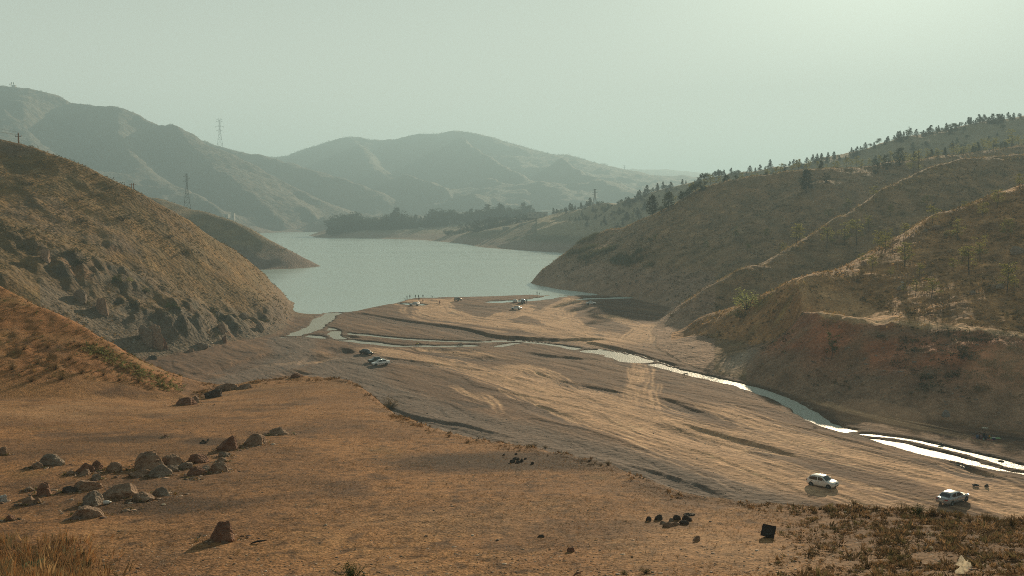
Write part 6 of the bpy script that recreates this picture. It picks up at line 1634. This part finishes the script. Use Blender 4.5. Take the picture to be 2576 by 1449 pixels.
def body_mesh(pose):
    if pose in SK: return SK[pose]
    H = 1.72
    V = []; E = []; R = []
    def a(p, r, par=None):
        V.append(Vector(p)); R.append(r); i = len(V) - 1
        if par is not None: E.append((par, i))
        return i
    sit = pose in ('sit', 'kneel'); bend = pose == 'bend'
    if bend: hip = Vector((0, 0, .92)); ch = Vector((0, -.42, 1.05)); nk = Vector((0, -.62, 1.02)); hd = Vector((0, -.78, .94))
    elif sit: hip = Vector((0, 0, .14)); ch = Vector((0, -.06, .50)); nk = Vector((0, -.10, .70)); hd = Vector((0, -.14, .82))
    else: hip = Vector((0, 0, .93)); ch = Vector((0, 0, 1.30)); nk = Vector((0, -.01, 1.47)); hd = Vector((0, -.03, 1.60))
    p0 = a(hip, (.15, .11)); w_ = a(hip.lerp(ch, .45), (.135, .10), p0); c_ = a(ch, (.165, .11), w_); n_ = a(nk, .055, c_); h_ = a(hd, (.082, .10), n_)
    up = (hd - nk).normalized(); t_ = a(hd + up * .10, (.07, .085), h_)
    fw = Vector((0, -1, 0)) if not bend else Vector((0, -.3, -1)).normalized()
    a(hd + fw * .105 - up * .01, .014, h_)                     # nose
    for s in (-1, 1):
        a(hd + Vector((s * .088, 0, 0)), .016, h_)               # ears
        sh = a(ch + (nk - ch) * .5 + Vector((s * .19, 0, 0)), .06, c_)
        S = V[sh]
        if bend: el, wr = S + Vector((s * .03, -.05, -.28)), S + Vector((s * -.02, -.12, -.52))
        elif sit: el, wr = S + Vector((s * .08, -.05, -.26)), S + Vector((s * -.06, -.26, -.32))
        elif pose == 'rod': el, wr = S + Vector((s * .05, -.10, -.26)), S + Vector((s * -.10, -.34, -.20))
        elif pose == 'reach' and s == 1: el, wr = S + Vector((.22, -.1, -.08)), S + Vector((.42, -.2, .04))
        else: el, wr = S + Vector((s * .05, .02, -.29)), S + Vector((s * .06, -.06, -.55))
        e_ = a(el, .042, sh); r_ = a(wr, .030, e_); d = (wr - el).normalized(); pm = a(wr + d * .07, (.036, .020), r_)
        side = Vector((s, 0, 0)).cross(d).normalized() if abs(d.x) < .9 else Vector((0, 1, 0))
        for k, (l, o_) in enumerate(((.070, -.028), (.082, -.010), (.078, .010), (.062, .028))):
            b_ = a(V[pm] + d * .03 + side * o_, .0095, pm); m_ = a(V[b_] + d * l * .5 + fw * .008, .009, b_); a(V[m_] + d * l * .4 + fw * .02, .008, m_)
        tb = a(V[r_] + d * .03 + side * -.04, .010, r_); a(V[tb] + d * .04 + side * -.012, .009, tb)
        hj = a(hip + Vector((s * .10, 0, -.06 if not sit else 0)), .088, p0)
        if sit: kn, an, ft = Vector((s * .26, -.34, .24)), Vector((s * .08, -.46, .06)), Vector((s * .02, -.56, .04))
        elif pose == 'walk': kn, an, ft = Vector((s * .10, -.14 * s - .04, .50)), Vector((s * .10, .02 - .24 * s, .09)), Vector((s * .11, -.14 - .24 * s, .03))
        else: kn, an, ft = Vector((s * .11, -.02, .50)), Vector((s * .12, .02, .09)), Vector((s * .14, -.13, .03))
        k_ = a(kn, .058, hj); an_ = a(an, .040, k_); a(ft, (.042, .028), an_)
    me = grow(V, E, R, 0, 1)
    hz_ = [hip.z, nk.z, hd.z]
    me['pose'] = pose
    SK[pose] = (me, hip, nk, hd, up, fw); return SK[pose]
def person(u, v, rz, pose, shirt, trousers, label, group=None, scale=1.0, p=None, hair=True, dz=0.0):
    if p is None: p = hit(u, v)
    if p[2] < .0: p = onz(u, v, .0)
    src, hip, nk, hd, up, fw = body_mesh(pose); me = src.copy()
    me.materials.clear()
    for m in (shirt, trousers, M_skin): me.materials.append(m)
    ax = (nk - hip).normalized(); mi = []
    for f in me.polygons:
        c = f.center; t = (c - hip).dot(ax); r_ = (c - (hip + ax * t)).length
        k = 0
        if pose in ('sit', 'kneel'):
            if c.y < -.20 or c.z < .16: k = 1
            if (c - nk).dot(up) > .02: k = 2
            if c.y < -.34 and c.z > .30: k = 2
        else:
            if c.z < hip.z + .02 and not (pose == 'bend' and c.y < -.25): k = 1
            if (c - nk).dot(up) > .0 and (c - hd).length < .26: k = 2
            if abs(c.x) > .2 and c.z < .93 and c.z > .6: k = 2
            if c.z < .07: k = 1
        mi.append(k)
    me.polygons.foreach_set('material_index', mi)
    o = bpy.data.objects.new('person', me); COL.objects.link(o)
    o.location = (p[0], p[1], p[2] + dz); o.rotation_euler = (0, 0, rz); o.scale = (scale,) * 3
    tag(o, label, 'person', group)
    if hair:
        V, F = ico(2); c = hd + up * .055 - fw * .018
        P = V * np.array([.098, .112, .095]) + np.array(c[:])
        keep_ = [f for f in F if np.dot(np.mean([V[i] for i in f], 0), (up * 1.0 - fw * .8).normalized()[:]) > -.15]
        mesh_obj('hair', P, keep_, M_hair, o, True)
    ev = MB()
    for s in (-1, 1):
        e = hd + fw * .088 + Vector((s * .032, 0, 0)) + up * .02
        V, F = ico(1); mesh_obj('eye', V * .011 + np.array(e[:]), F, M_hair, o, True)
    return o
C_dark = cloth('dark_cloth', (.035, .035, .04)); C_black = cloth('black_cloth', (.015, .015, .018)); C_navy = cloth('navy_cloth', (.03, .04, .08)); C_red = cloth('red_cloth', (.22, .03, .03)); C_blue = cloth('blue_cloth', (.09, .13, .22))
C_grey = cloth('grey_cloth', (.20, .20, .20)); C_green = cloth('olive_cloth', (.07, .085, .05)); C_yel = cloth('orange_yellow_cloth', (.55, .26, .03)); C_pur = cloth('mauve_cloth', (.16, .10, .12)); C_wht = cloth('white_cloth', (.6, .6, .58)); C_brn = cloth('brown_cloth', (.12, .08, .05))
PI = math.pi
person(1024, 754, PI, 'rod', C_dark, C_dark, 'person in dark clothes at the left tip of the shore, holding something low', scale=1.0)
person(1031, 751, PI * .9, 'stand', C_black, C_dark, 'person in black, second standing figure from the left tip of the shore')
person(1045, 751, PI, 'stand', C_green, C_grey, 'person in olive, middle of the standing group on the shore')
person(1053, 751, PI, 'stand', C_black, C_black, 'tall person in black at the water line right of the one in olive')
person(1054, 757, 0, 'walk', C_navy, C_navy, 'person in navy standing in front of the shore group')
person(1064, 750, PI, 'stand', C_black, C_grey, 'person in black top and light trousers at the right of the shore group')
person(1088, 750, PI / 2 * -1, 'bend', C_brn, C_dark, 'person bending over at the water line')
person(1063, 758, PI / 2, 'sit', C_red, C_black, 'person in red sitting on the ground by the shore group')
person(1007, 764, PI, 'sit', C_grey, C_black, 'person in pale top sitting at the water, left of two', p=fl(1007, 765))
person(1011, 764, PI, 'sit', C_black, C_black, 'person in black sitting at the water, right of two', p=fl(1011, 765))
person(1057, 769, PI / 2, 'reach', C_dark, C_dark, 'person in dark clothes at the raised boot of the white car')
person(1106, 767, -.4, 'stand', C_red, C_dark, 'person in a red top standing alone on the tracks with a dog')
person(1306, 763, 0.2, 'stand', C_black, C_black, 'person in black standing between the two cars by the pool')
person(1320, 763, PI, 'stand', C_dark, C_grey, 'person in dark top right of the dark backed car')
person(1325, 763, PI, 'walk', C_black, C_black, 'person in black, farthest right of those by the pool cars')
person(1351, 742, PI, 'rod', C_brn, C_dark, 'person in brown standing on the spit by the water', p=onz(1351, 742, .05))
person(1357, 742, PI, 'rod', C_dark, C_dark, 'small person crouching on the spit beside the one in brown', scale=.66, p=onz(1357, 742, .05))
person(1365, 684, PI * .8, 'rod', C_dark, C_dark, 'person standing on the shaded shore across the inlet, at the lake edge')
# picnic party
pc = hit(2473, 1105)
def rel(dx, dy): x, y = pc.x + dx, pc.y + dy; return (x, y, gz(x, y) + .02)
person(0, 0, PI * .62, 'sit', C_blue, C_dark, 'person in blue sitting at the left of the picnic', p=rel(-.95, .1))
person(0, 0, PI * .85, 'sit', C_pur, C_dark, 'person in mauve sitting second from the left at the picnic', p=rel(-.42, -.1))
person(0, 0, PI * 1.0 + .3, 'sit', C_brn, C_brn, 'person in brown sitting at the back of the picnic', p=rel(-.1, .75), scale=.95)
person(0, 0, .3, 'sit', C_black, C_black, 'person in black sitting highest at the back of the picnic', p=rel(.5, .8), scale=1.12)
person(0, 0, PI * 1.15, 'sit', C_navy, C_black, 'person in navy and black with back to the camera at the picnic', p=rel(.25, -.55), scale=1.0)
person(0, 0, -1.2, 'sit', C_yel, C_dark, 'child in orange yellow at the right of the picnic', p=rel(1.15, .25), scale=.78)
def cloth_sheet(name, w_, h_, x, y, mat, label, cat, rz=0.0, h=.035):
    n = 10; V = []
    for j in range(n + 1):
        for i in range(n + 1):
            a_, b_ = (i / n - .5) * w_, (j / n - .5) * h_; X_ = x + a_ * math.cos(rz) - b_ * math.sin(rz); Y_ = y + a_ * math.sin(rz) + b_ * math.cos(rz)
            V.append((X_, Y_, gz(X_, Y_) + h + RND.uniform(0, .02)))
    F = [(j * (n + 1) + i, j * (n + 1) + i + 1, (j + 1) * (n + 1) + i + 1, (j + 1) * (n + 1) + i) for j in range(n) for i in range(n)]
    o = mesh_obj(name, V, F, mat); tag(o, label, cat); m = o.modifiers.new('t', 'SOLIDIFY'); m.thickness = .01; return o
cloth_sheet('picnic_blanket', 3.0, 1.9, pc.x - .1, pc.y + .05, cloth('blanket_red', (.30, .13, .09)), 'reddish picnic blanket under the seated group', 'blanket', -.35)
cloth_sheet('picnic_mat', 1.7, 1.2, pc.x + 2.0, pc.y + .35, cloth('mat_green', (.20, .34, .16)), 'green mat at the right end of the picnic', 'mat', -.25, .045)
cb = empty('cooler_box', rel(1.45, -.45)); tag(cb, 'blue cooler box with a white lid on the picnic blanket', 'cooler')
MB().box((0, 0, .15), (.46, .30, .28)).build('box', simple_mat('cooler_blue', (.04, .05, .14), .4), cb); MB().box((0, 0, .33), (.48, .32, .07)).build('lid', simple_mat('cooler_white', (.6, .62, .62), .4), cb)
jg = MB(); jg.tube([(0, 0, 0), (0, 0, .22), (0, 0, .27), (0, 0, .32)], [.09, .09, .04, .04], 10)
o = jg.build('water_jug', simple_mat('jug_green', (.25, .45, .38), .3), None, True); o.location = rel(-.25, -.75); tag(o, 'pale green water jug standing on the picnic blanket', 'jug')
# dogs
def dog(u, v, rz, drink, label, s=1.0):
    p = hit(u, v); p = Vector(onz(u, v, .0)) if p.z < 0 else p; V = []; E = []; R = []
    def a(q, r, par=None):
        V.append(Vector(q)); R.append(r); i = len(V) - 1
        if par is not None: E.append((par, i))
        return i
    hips = a((0, .30, .56), (.09, .11)); bel = a((0, .06, .55), (.085, .10), hips); che = a((0, -.24, .55), (.095, .14), bel)
    nk = a((0, -.40, .62 if not drink else .52), .07, che); hdp = (0, -.54, .80) if not drink else (0, -.56, .32)
    h_ = a(hdp, .068, nk); fw = Vector((0, -1, -.1)) if not drink else Vector((0, -.35, -1)).normalized()
    mz = a(Vector(hdp) + fw * .11, .04, h_); a(Vector(hdp) + fw * .19, .026, mz)
    for s_ in (-1, 1):
        er = a(Vector(hdp) + Vector((s_ * .05, .03, .06)), .022, h_); a(Vector(hdp) + Vector((s_ * .07, .02, .12)), .012, er)
        sh = a((s_ * .075, -.24, .42), .05, che); el = a((s_ * .075, -.20, .30), .034, sh); wr = a((s_ * .075, -.23, .15), .024, el); a((s_ * .075, -.26, .03), .026, wr)
        th = a((s_ * .08, .30, .44), .065, hips); kn = a((s_ * .08, .20, .31), .042, th); hk = a((s_ * .08, .36, .18), .024, kn); f1 = a((s_ * .08, .32, .05), .022, hk); a((s_ * .08, .26, .02), .024, f1)
    t1 = a((0, .44, .54), .024, hips); t2 = a((0, .54, .40), .018, t1); a((0, .60, .28), .010, t2)
    me = grow(V, E, R, 0, 1); me.materials.append(simple_mat('dog_fur', (.06, .04, .03), .9, noise=.3, nscale=9))
    o = bpy.data.objects.new('dog', me); COL.objects.link(o); o.location = p; o.rotation_euler = (0, 0, rz); o.scale = (s,) * 3; tag(o, label, 'dog'); return o
dog(1725, 947, -PI / 2 - .1, True, 'dark brown dog with its head down at the edge of the stream', 1.15)
dog(1101, 768, -PI / 2, False, 'black dog standing beside the person in the red top', 1.0)
dog(1020, 755, -PI / 2, False, 'dark dog at the tip of the shore beside the first person', .9)

# ================================================================ poles, pylons, masts
M_steel = simple_mat('galvanised_steel', (.16, .165, .16), .6, .5); M_wood = simple_mat('pole_wood', (.24, .14, .085), .9, noise=.3); M_wire = simple_mat('cable', (.45, .45, .42), .5)
def bar(mb, a, b, r): mb.tube([a, b], r, 4, False)
def pylon(p, H, base, arms, label, th=.09, rz=0.0, arm_style='single'):
    root = empty('power_pylon', (p[0], p[1], p[2] - .02 * H), rz); tag(root, label, 'pylon')
    wid = lambda z: base * (1 - z / H) ** 1.0 * .5 + .035 * H * .35 if z < .62 * H else base * .38 * .5 * .62 + .008 * H
    wid = lambda z: max(.5 * base * (1 - .80 * min(1, z / (.66 * H))), .5 * base * .20)
    lv = [0] ; z = 0
    while z < H * .97: z += max(wid(z) * 2 * .95, H * .035); lv.append(min(z, H))
    legs = MB(); br = MB()
    for sx in (-1, 1):
        for sy in (-1, 1):
            L_ = MB(); L_.tube([(sx * wid(z_), sy * wid(z_), z_) for z_ in lv], th, 4); L_.build('leg', M_steel, root)
    for a_, b_ in zip(lv[:-1], lv[1:]):
        wa, wb = wid(a_), wid(b_)
        for f in range(4):
            c, s = [(1, 0), (0, 1), (-1, 0), (0, -1)][f]
            P = lambda x, w_, z_: (c * w_ - s * x * w_, s * w_ + c * x * w_, z_)
            bar(br, P(-1, wa, a_), P(1, wb, b_), th * .55); bar(br, P(1, wa, a_), P(-1, wb, b_), th * .55); bar(br, P(-1, wb, b_), P(1, wb, b_), th * .5)
    br.build('bracing', M_steel, root)
    for (zf2, l, sides) in arms:
        ar = MB(); z_ = zf2 * H; w_ = wid(z_)
        for s in sides:
            for sy in (-1, 1):
                bar(ar, (s * w_, sy * w_, z_), (s * (w_ + l), 0, z_), th * .7); bar(ar, (s * w_, sy * w_, z_ + .035 * H), (s * (w_ + l), 0, z_), th * .6)
        ar.build('cross_arm', M_steel, root)
        if arm_style == 'double' and zf2 < .98:
            ins = MB()
            for s in sides: ins.tube([(s * (w_ + l), 0, z_), (s * (w_ + l), 0, z_ - .045 * H)], th * .9, 5)
            ins.build('insulator', simple_mat('insulator_glass', (.12, .12, .11), .3), root)
    return root
def gp(u, d): x = (u - 1288) / FOC * d / CP; return (x, d, gz(x, d))
p = gp(476, 749); pylon(p, (85 + 3) * 749 / FOC, 5.0, [(.90, 2.1, (-1,)), (.845, 2.4, (1,)), (.775, 2.6, (-1,))], 'dark lattice pylon standing on the second hill by the lake', .10, .3)
p = gp(561, 2690); pylon(p, 77 * 2690 / FOC, 17, [(.985, 6, (-1, 1)), (.91, 7.5, (-1, 1)), (.76, 9, (-1, 1)), (.62, 7.5, (-1, 1))], 'tallest lattice pylon, rising above the left mountain into the sky', .24, .3, 'double')
p = gp(432, 2560); pylon(p, 70 * 2560 / FOC, 16, [(.985, 6, (-1, 1)), (.90, 7.5, (-1, 1)), (.76, 9, (-1, 1)), (.62, 7.5, (-1, 1))], 'faint lattice pylon in front of the dark face of the left mountain', .2, .1, 'double')
p = gp(1495, 1122); pylon(p, 47 * 1122 / FOC, 5.5, [(.94, 2.6, (-1, 1)), (.80, 2.8, (-1, 1)), (.70, 2.4, (-1,))], 'lattice pylon among the trees on the low ridge right of the lake', .13, .2)
p = gp(1568, 4380); pylon(p, 15 * 4380 / FOC, 6, [(.95, 6, (-1, 1)), (.7, 6, (-1, 1))], 'tiny pylon on the saddle of the far skyline', .5, 0)
p = gp(1310, 1235); pylon(p, 40 * 1235 / FOC, 3.4, [(.93, 1.4, (-1, 1)), (.82, 1.6, (-1, 1))], 'lattice pylon in front of the peninsula wood', .12, .4)
p = at(47, 366, 338); q = empty('utility_pole', (p[0], p[1], gz(p[0], p[1]) - .5)); tag(q, 'wooden utility pole with a short cross arm at the top of the left hill', 'pole')
ht = at(47, 335, 338)[2] - q.location.z
MB().tube([(0, 0, 0), (0, 0, ht)], [.30, .22], 8).build('pole', M_wood, q); MB().box((0, 0, ht - 1.1), (2.2, .14, .14)).build('cross_arm', M_black, q)
for s in (-1.0, 0, 1.0): MB().tube([(s, 0, ht - 1.05 if s else ht), (s, 0, ht - .65 if s else ht + .35)], .08, 6).build('insulator', M_black, q)
wpts = []
for k_, (dx, dz) in enumerate(((-1.0, -.65), (0, .35), (1.0, -.65))):
    a = Vector((p[0] + dx, p[1], q.location.z + ht + dz)); b = Vector(at(-420, 200 + 12 * k_, 420)); c = MB()
    pts = [a.lerp(b, t / 14) - Vector((0, 0, 2.2 * math.sin(math.pi * t / 14))) for t in range(15)]
    c.tube([tuple(x) for x in pts], .035, 4); o = c.build('power_line', M_wire); tag(o, 'thin power line running left from the pole on the left hill', 'cable', 'power lines of the hill pole')
for k_, u in enumerate((331.5, 337)):
    pp = at(u, 498, 348); z0 = gz(pp[0], pp[1]) - .5; zt = at(u, 461, 348)[2]; q = empty('utility_pole', (pp[0], pp[1], z0)); tag(q, ['left wooden pole of the twin poles behind the left hill ridge', 'right wooden pole of the twin poles behind the left hill ridge'][k_], 'pole')
    MB().tube([(0, 0, 0), (0, 0, zt - z0)], [.16, .12], 6).build('pole', M_wood, q)
    if k_ == 0: MB().box((.4, 0, zt - z0 - .45), (2.6, .1, .1)).build('cross_arm', M_wood, q)
for k_, (u, hh, lb) in enumerate(((7, 12, 'faint thin mast at the far left of the summit'), (47, 9, 'short dark mast left of the summit twins'), (76, 14, 'left one of the twin antenna masts on the summit'), (84, 14, 'right one of the twin antenna masts on the summit'))):
    pp = gp([8, 44, 48, 53][k_], 2795); m = MB(); hm = hh * 2795 / FOC * .9
    m.tube([(0, 0, -2), (0, 0, hm)], [.8, .5], 5); m.box((0, 0, hm * .8), (3, 1.5, hm * .28)); o = m.build('antenna_mast', M_steel); o.location = pp; tag(o, lb, 'mast')
def hut(u, d, w_, dp, h, mat, label, name='building', roof=None, rz=0.0, z=None, win=2):
    pp = gp(u, d); q = empty(name, (pp[0], pp[1], pp[2] - .3), rz); tag(q, label, 'building')
    MB().box((0, 0, h / 2), (w_, dp, h)).build('wall', mat, q)
    MB().box((0, 0, h + .15), (w_ * 1.06, dp * 1.1, .3)).build('roof', roof or mat, q)
    for k in range(win): MB().box((w_ * ((k + .5) / win - .5), -dp / 2 - .02, h * .55), (w_ / win * .4, .08, h * .35)).build('window', M_glass, q)
    return q
M_wall = simple_mat('pale_plaster', (.36, .34, .30), .9, noise=.15, nscale=1.0); M_roofd = simple_mat('roof_sheet', (.30, .29, .27), .7)
hut(54, 2796, 9, 7, 6, M_wall, 'small white building beside the summit masts')
hut(1273, 1240, 8.5, 4, 3.2, M_wall, 'low white building on the bank road near the lattice pylon', roof=M_roofd, win=3)
hut(1352, 1290, 26, 9, 7.5, M_wall, 'wide flat roofed building at the right end of the wood', roof=M_roofd, win=4)
hut(573, 2075, 11, 9, 9, M_wall, 'small pale tower with a sloping side at the foot of the left mountain', win=1)
hut(590, 2065, 7, 8, 15, M_wall, 'tall pale block at the foot of the left mountain, beside the water', win=1)
# concrete boat ramp on the peninsula
a1, a2 = onz(1032, 595, .1), at(1066, 579, 1600)
rmp = MB(); V_ = []
for t in range(9):
    x_, y_ = a1[0] + (a2[0] - a1[0]) * t / 8, a1[1] + (a2[1] - a1[1]) * t / 8
    rmp.box((x_, y_, gz(x_, y_) + .6), (4.8, 10, 1.6))
o = rmp.build('boat_ramp', M_wall); tag(o, 'pale concrete ramp running down the bare bank of the peninsula', 'ramp')

# ================================================================ litter and lone things
M_cab = simple_mat('speaker_case', (.022, .022, .024), .55, noise=.2); M_cone = simple_mat('speaker_cone', (.05, .052, .05), .7)
p = hit(1931, 1352); q = empty('speaker_box', p, -.4); tag(q, 'broken black loudspeaker box lying on the ground at the lower right', 'loudspeaker')
q.rotation_euler = (R_(-14), R_(9), -.42); q.location.z += .02
cs = MB(); a, b, h = .22, .16, .42
cs.add([(-a, -b, 0), (a, -b, 0), (a * .95, b, 0), (-a * .6, b, 0), (-a, -b, h * .92), (a, -b, h), (a * .55, b, h * .78), (-a * .55, b, h * .78)], [(0, 3, 2, 1), (4, 5, 6, 7), (0, 1, 5, 4), (1, 2, 6, 5), (2, 3, 7, 6), (3, 0, 4, 7)])
cs.build('case', M_cab, q)
rg_ = MB(); V, F = [], []
ring = [(.15, -.012), (.135, -.03), (.12, -.012), (.06, .02), (.045, .0), (.0, -.006)]
for k in range(24):
    for r_, y_ in ring: V.append((math.cos(k * PI / 12) * r_, -b - .014 + y_, h * .47 + math.sin(k * PI / 12) * r_))
n_ = len(ring)
for k in range(24):
    for j in range(n_ - 1): F.append((k * n_ + j, k * n_ + j + 1, ((k + 1) % 24) * n_ + j + 1, ((k + 1) % 24) * n_ + j))
mesh_obj('cone', V, F, M_cone, q, True)
def crumple(u, v, w_, h_, mat, label, seed, name='plastic_bag', cat='litter', lift=.0):
    p = hit(u, v); k = p.y / FOC; W, H = w_ * k / 2, h_ * k / 2
    V, F = ico(4); V = V.copy()
    n1 = fbm((V[:, 0] * 1.3 + seed).astype(np.float32), (V[:, 1] * 1.3 + V[:, 2]).astype(np.float32), .9, 4, seed, .65, True)
    n3_ = fbm((V[:, 0] * 2 + seed).astype(np.float32), (V[:, 2] * 2 - V[:, 1]).astype(np.float32), .6, 3, seed + 3, .6); V = V * np.array([1 + .45 * np.sign(V[:, 2]) * 0, .55, 1.0]) if False else V; P = V * (.55 + .75 * np.clip(n1[:, None] + .45, 0, 1.2) + .5 * n3_[:, None]); P = P / np.abs(P).max(0) * np.array([W, W * .7, H]); P[:, 2] += H * .8
    o = mesh_obj(name, P, F, mat); o.location = (p.x, p.y, p.z + lift); tag(o, label, cat); return o
M_bag = leaf_mat('white_plastic', (.86, .82, .72), .55, .12, 6)
p = hit(2424, 1442); V = []; n = 22; kk = p.y / FOC
for j in range(n + 1):
    for i in range(n + 1):
        a_, b_ = i / n * 2 - 1, j / n * 2 - 1
        rr0 = 1 + .30 * math.sin(3 * math.atan2(b_, a_) + 1.0) + .16 * math.sin(7 * math.atan2(b_, a_)) + .08 * math.sin(13 * math.atan2(b_, a_))
        s_ = max(abs(a_), abs(b_)) / max(math.hypot(a_, b_), 1e-6) * rr0
        x_, t_ = a_ * s_, b_ * s_
        f_ = float(perlin(np.array([x_ * 2.1 + 3]), np.array([t_ * 2.1]), 5)[0]) * .30 + float(perlin(np.array([x_ * 5.5]), np.array([t_ * 5.5 + 2]), 6)[0]) * .14
        V.append((x_ * 21 * kk, (-.35 * t_ + f_ + .35 * x_ * x_) * 16 * kk, (t_ + .15 * x_) * 21 * kk + f_ * 8 * kk))
F = [(j * (n + 1) + i, j * (n + 1) + i + 1, (j + 1) * (n + 1) + i + 1, (j + 1) * (n + 1) + i) for j in range(n) for i in range(n)]
o = mesh_obj('plastic_bag', V, F, M_bag, None, True); o.location = (p.x, p.y, p.z + .17); o.rotation_euler = (R_(-22), R_(18), R_(10)); o.modifiers.new('t', 'SOLIDIFY').thickness = .004
tag(o, 'torn white plastic bag caught in the scrub at the bottom right', 'litter')
crumple(2288, 1342, 16, 7, M_bag, 'small white plastic scrap in the scrub above the big torn bag', 8)
crumple(2342, 1380, 9, 8, M_bag, 'little pale scrap half hidden in the brown scrub', 9)
crumple(2478, 1078, 20, 4, M_bag, 'white rubbish spread behind the picnic party', 12, 'rubbish_heap')
crumple(412, 1270, 12, 4, M_bag, 'flat white scrap right of the lower boulder group', 14)
jg = MB(); jg.tube([(0, 0, 0), (.02, 0, 0), (.20, 0, 0), (.25, 0, 0), (.30, 0, 0)], [.06, .085, .085, .04, .035], 12)
p = hit(262, 1268); o = jg.build('plastic_jug', simple_mat('jug_white', (.62, .60, .55), .4), None, True); o.location = (p.x, p.y - .1, p.z + .08); o.rotation_euler = (0, .05, .5); tag(o, 'white plastic jug lying between the boulders of the lower group', 'jug')
def tyre_at(u, v, label):
    p = hit(u, v); V = []; F = []
    for k in range(20):
        a_ = 2 * PI * k / 20
        for j in range(8): b_ = 2 * PI * j / 8; V.append(((.32 + .11 * math.cos(b_)) * math.cos(a_), (.32 + .11 * math.cos(b_)) * math.sin(a_), .09 + .10 * math.sin(b_)))
    for k in range(20):
        for j in range(8): F.append((k * 8 + j, k * 8 + (j + 1) % 8, ((k + 1) % 20) * 8 + (j + 1) % 8, ((k + 1) % 20) * 8 + j))
    o = mesh_obj('old_tyre', V, F, M_tyre, None, True); o.location = (p.x, p.y, p.z + .12); tag(o, label, 'tyre')
tyre_at(2366, 1120, 'old tyre lying flat in the stream below the picnic'); tyre_at(2518, 1164, 'old tyre in the water near the right edge'); tyre_at(2454, 1224, 'dark flat tyre on the gravel behind the silver car')
for k_, (u, v, w_, lb) in enumerate(((652, 1367, 40, 'charred stick on the ground right of the big lone boulder'), (1455, 1447, 26, 'dry stick at the bottom edge near the middle'))):
    p = hit(u, v); k = p.y / FOC; st_ = MB(); st_.tube([(-w_ * k / 2, -.1, .03), (-.1 * w_ * k, 0, .07), (w_ * k / 2, .2, .05)], [.02, .035, .012], 6); st_.tube([(0, .02, .06), (w_ * k * .2, -.12, .1)], [.02, .008], 5)
    o = st_.build('stick', simple_mat('charred_wood', (.03, .025, .022), .9) if k_ == 0 else M_wood); o.location = p; tag(o, lb, 'stick')
p = hit(1443, 752)
st_ = MB(); a0 = hit(1395 + 40, 751.5)
# broad leaved plant at the lower left
M_mul = leaf_mat('woolly_leaf', (.17, .21, .12), .3, .25, 9)
p = hit(82, 1438, 20); q = empty('broadleaf_plant', p); tag(q, 'pale green plant with broad woolly leaves in the lower left corner', 'plant')
for k in range(13):
    a_ = k * 2.4; l = RND.uniform(.26, .46); el = RND.uniform(.35, 1.1); V = []; F = []
    for i in range(8):
        t = i / 7; wv = .12 * math.sin(PI * min(1, t * .92 + .06)) ** .8; x = l * t * math.cos(el - t * .7); z_ = l * t * math.sin(el - t * .5)
        for s in (-1, -.5, 0, .5, 1): V.append((x * math.cos(a_) - s * wv * math.sin(a_), x * math.sin(a_) + s * wv * math.cos(a_), z_ + .05 + .03 * abs(s) + RND.uniform(-.008, .008)))
    for i in range(7):
        for s in range(4): F.append((i * 5 + s, i * 5 + s + 1, (i + 1) * 5 + s + 1, (i + 1) * 5 + s))
    mesh_obj('leaf', V, F, M_mul, q, True)

# dust hanging over the tracks
M_dust = bpy.data.materials.new('dust'); M_dust.use_nodes = True; M_dust.node_tree.nodes.clear()
_do = M_dust.node_tree.nodes.new('ShaderNodeOutputMaterial'); _dp = M_dust.node_tree.nodes.new('ShaderNodeVolumePrincipled')
_dp.inputs['Color'].default_value = (.86, .70, .52, 1); _dp.inputs['Density'].default_value = .0035; _dp.inputs['Anisotropy'].default_value = .3
M_dust.node_tree.links.new(_dp.outputs[0], _do.inputs['Volume'])
for (u, v, rx, ry, rz_, lb) in ((2215, 1086, 7, 12, 3.2, 'faint dust over the stream'), (2440, 1062, 13, 10, 2.5, 'faint dust over the shaded bank'), (1950, 1150, 7, 9, 2.2, 'thin dust behind the white hatchback'), (2570, 1040, 9, 14, 8, 'dust rising at the right edge')):
    p = hit(u, v); V, F = ico(3); V = V * (1 + .18 * fbm((V[:, 0] * 1.3 + u).astype(np.float32), (V[:, 1] * 1.3 + V[:, 2]).astype(np.float32), .9, 3, 9)[:, None]) * np.array([rx, ry, rz_])
    o = mesh_obj('dust', V, F, M_dust, None, True); o.location = (p.x, p.y, p.z + rz_ * .55); tag(o, lb, None, None, 'stuff')

# ---------------------------------------------------------------- haze
hz = bpy.data.meshes.new('haze')
_x0, _x1, _y0, _y1, _z0, _z1 = -9000, 9000, -60, 9500, -6.0, 450.0
_v = [(x, y, z) for z in (_z0, _z1) for y in (_y0, _y1) for x in (_x0, _x1)]
hz.from_pydata(_v, [], [(0, 2, 3, 1), (4, 5, 7, 6), (0, 1, 5, 4), (2, 6, 7, 3), (0, 4, 6, 2), (1, 3, 7, 5)]); hz.update()
mh = bpy.data.materials.new('haze'); mh.use_nodes = True
mh.node_tree.nodes.clear()
_o = mh.node_tree.nodes.new('ShaderNodeOutputMaterial')
_p = mh.node_tree.nodes.new('ShaderNodeVolumePrincipled')
_p.inputs['Color'].default_value = (.56, .84, 1.0, 1)
_p.inputs['Density'].default_value = 0.00026
_p.inputs['Anisotropy'].default_value = 0.22
mh.node_tree.links.new(_p.outputs[0], _o.inputs['Volume'])
hz.materials.append(mh)
hzo = bpy.data.objects.new('haze', hz); COL.objects.link(hzo); hzo['kind'] = 'stuff'
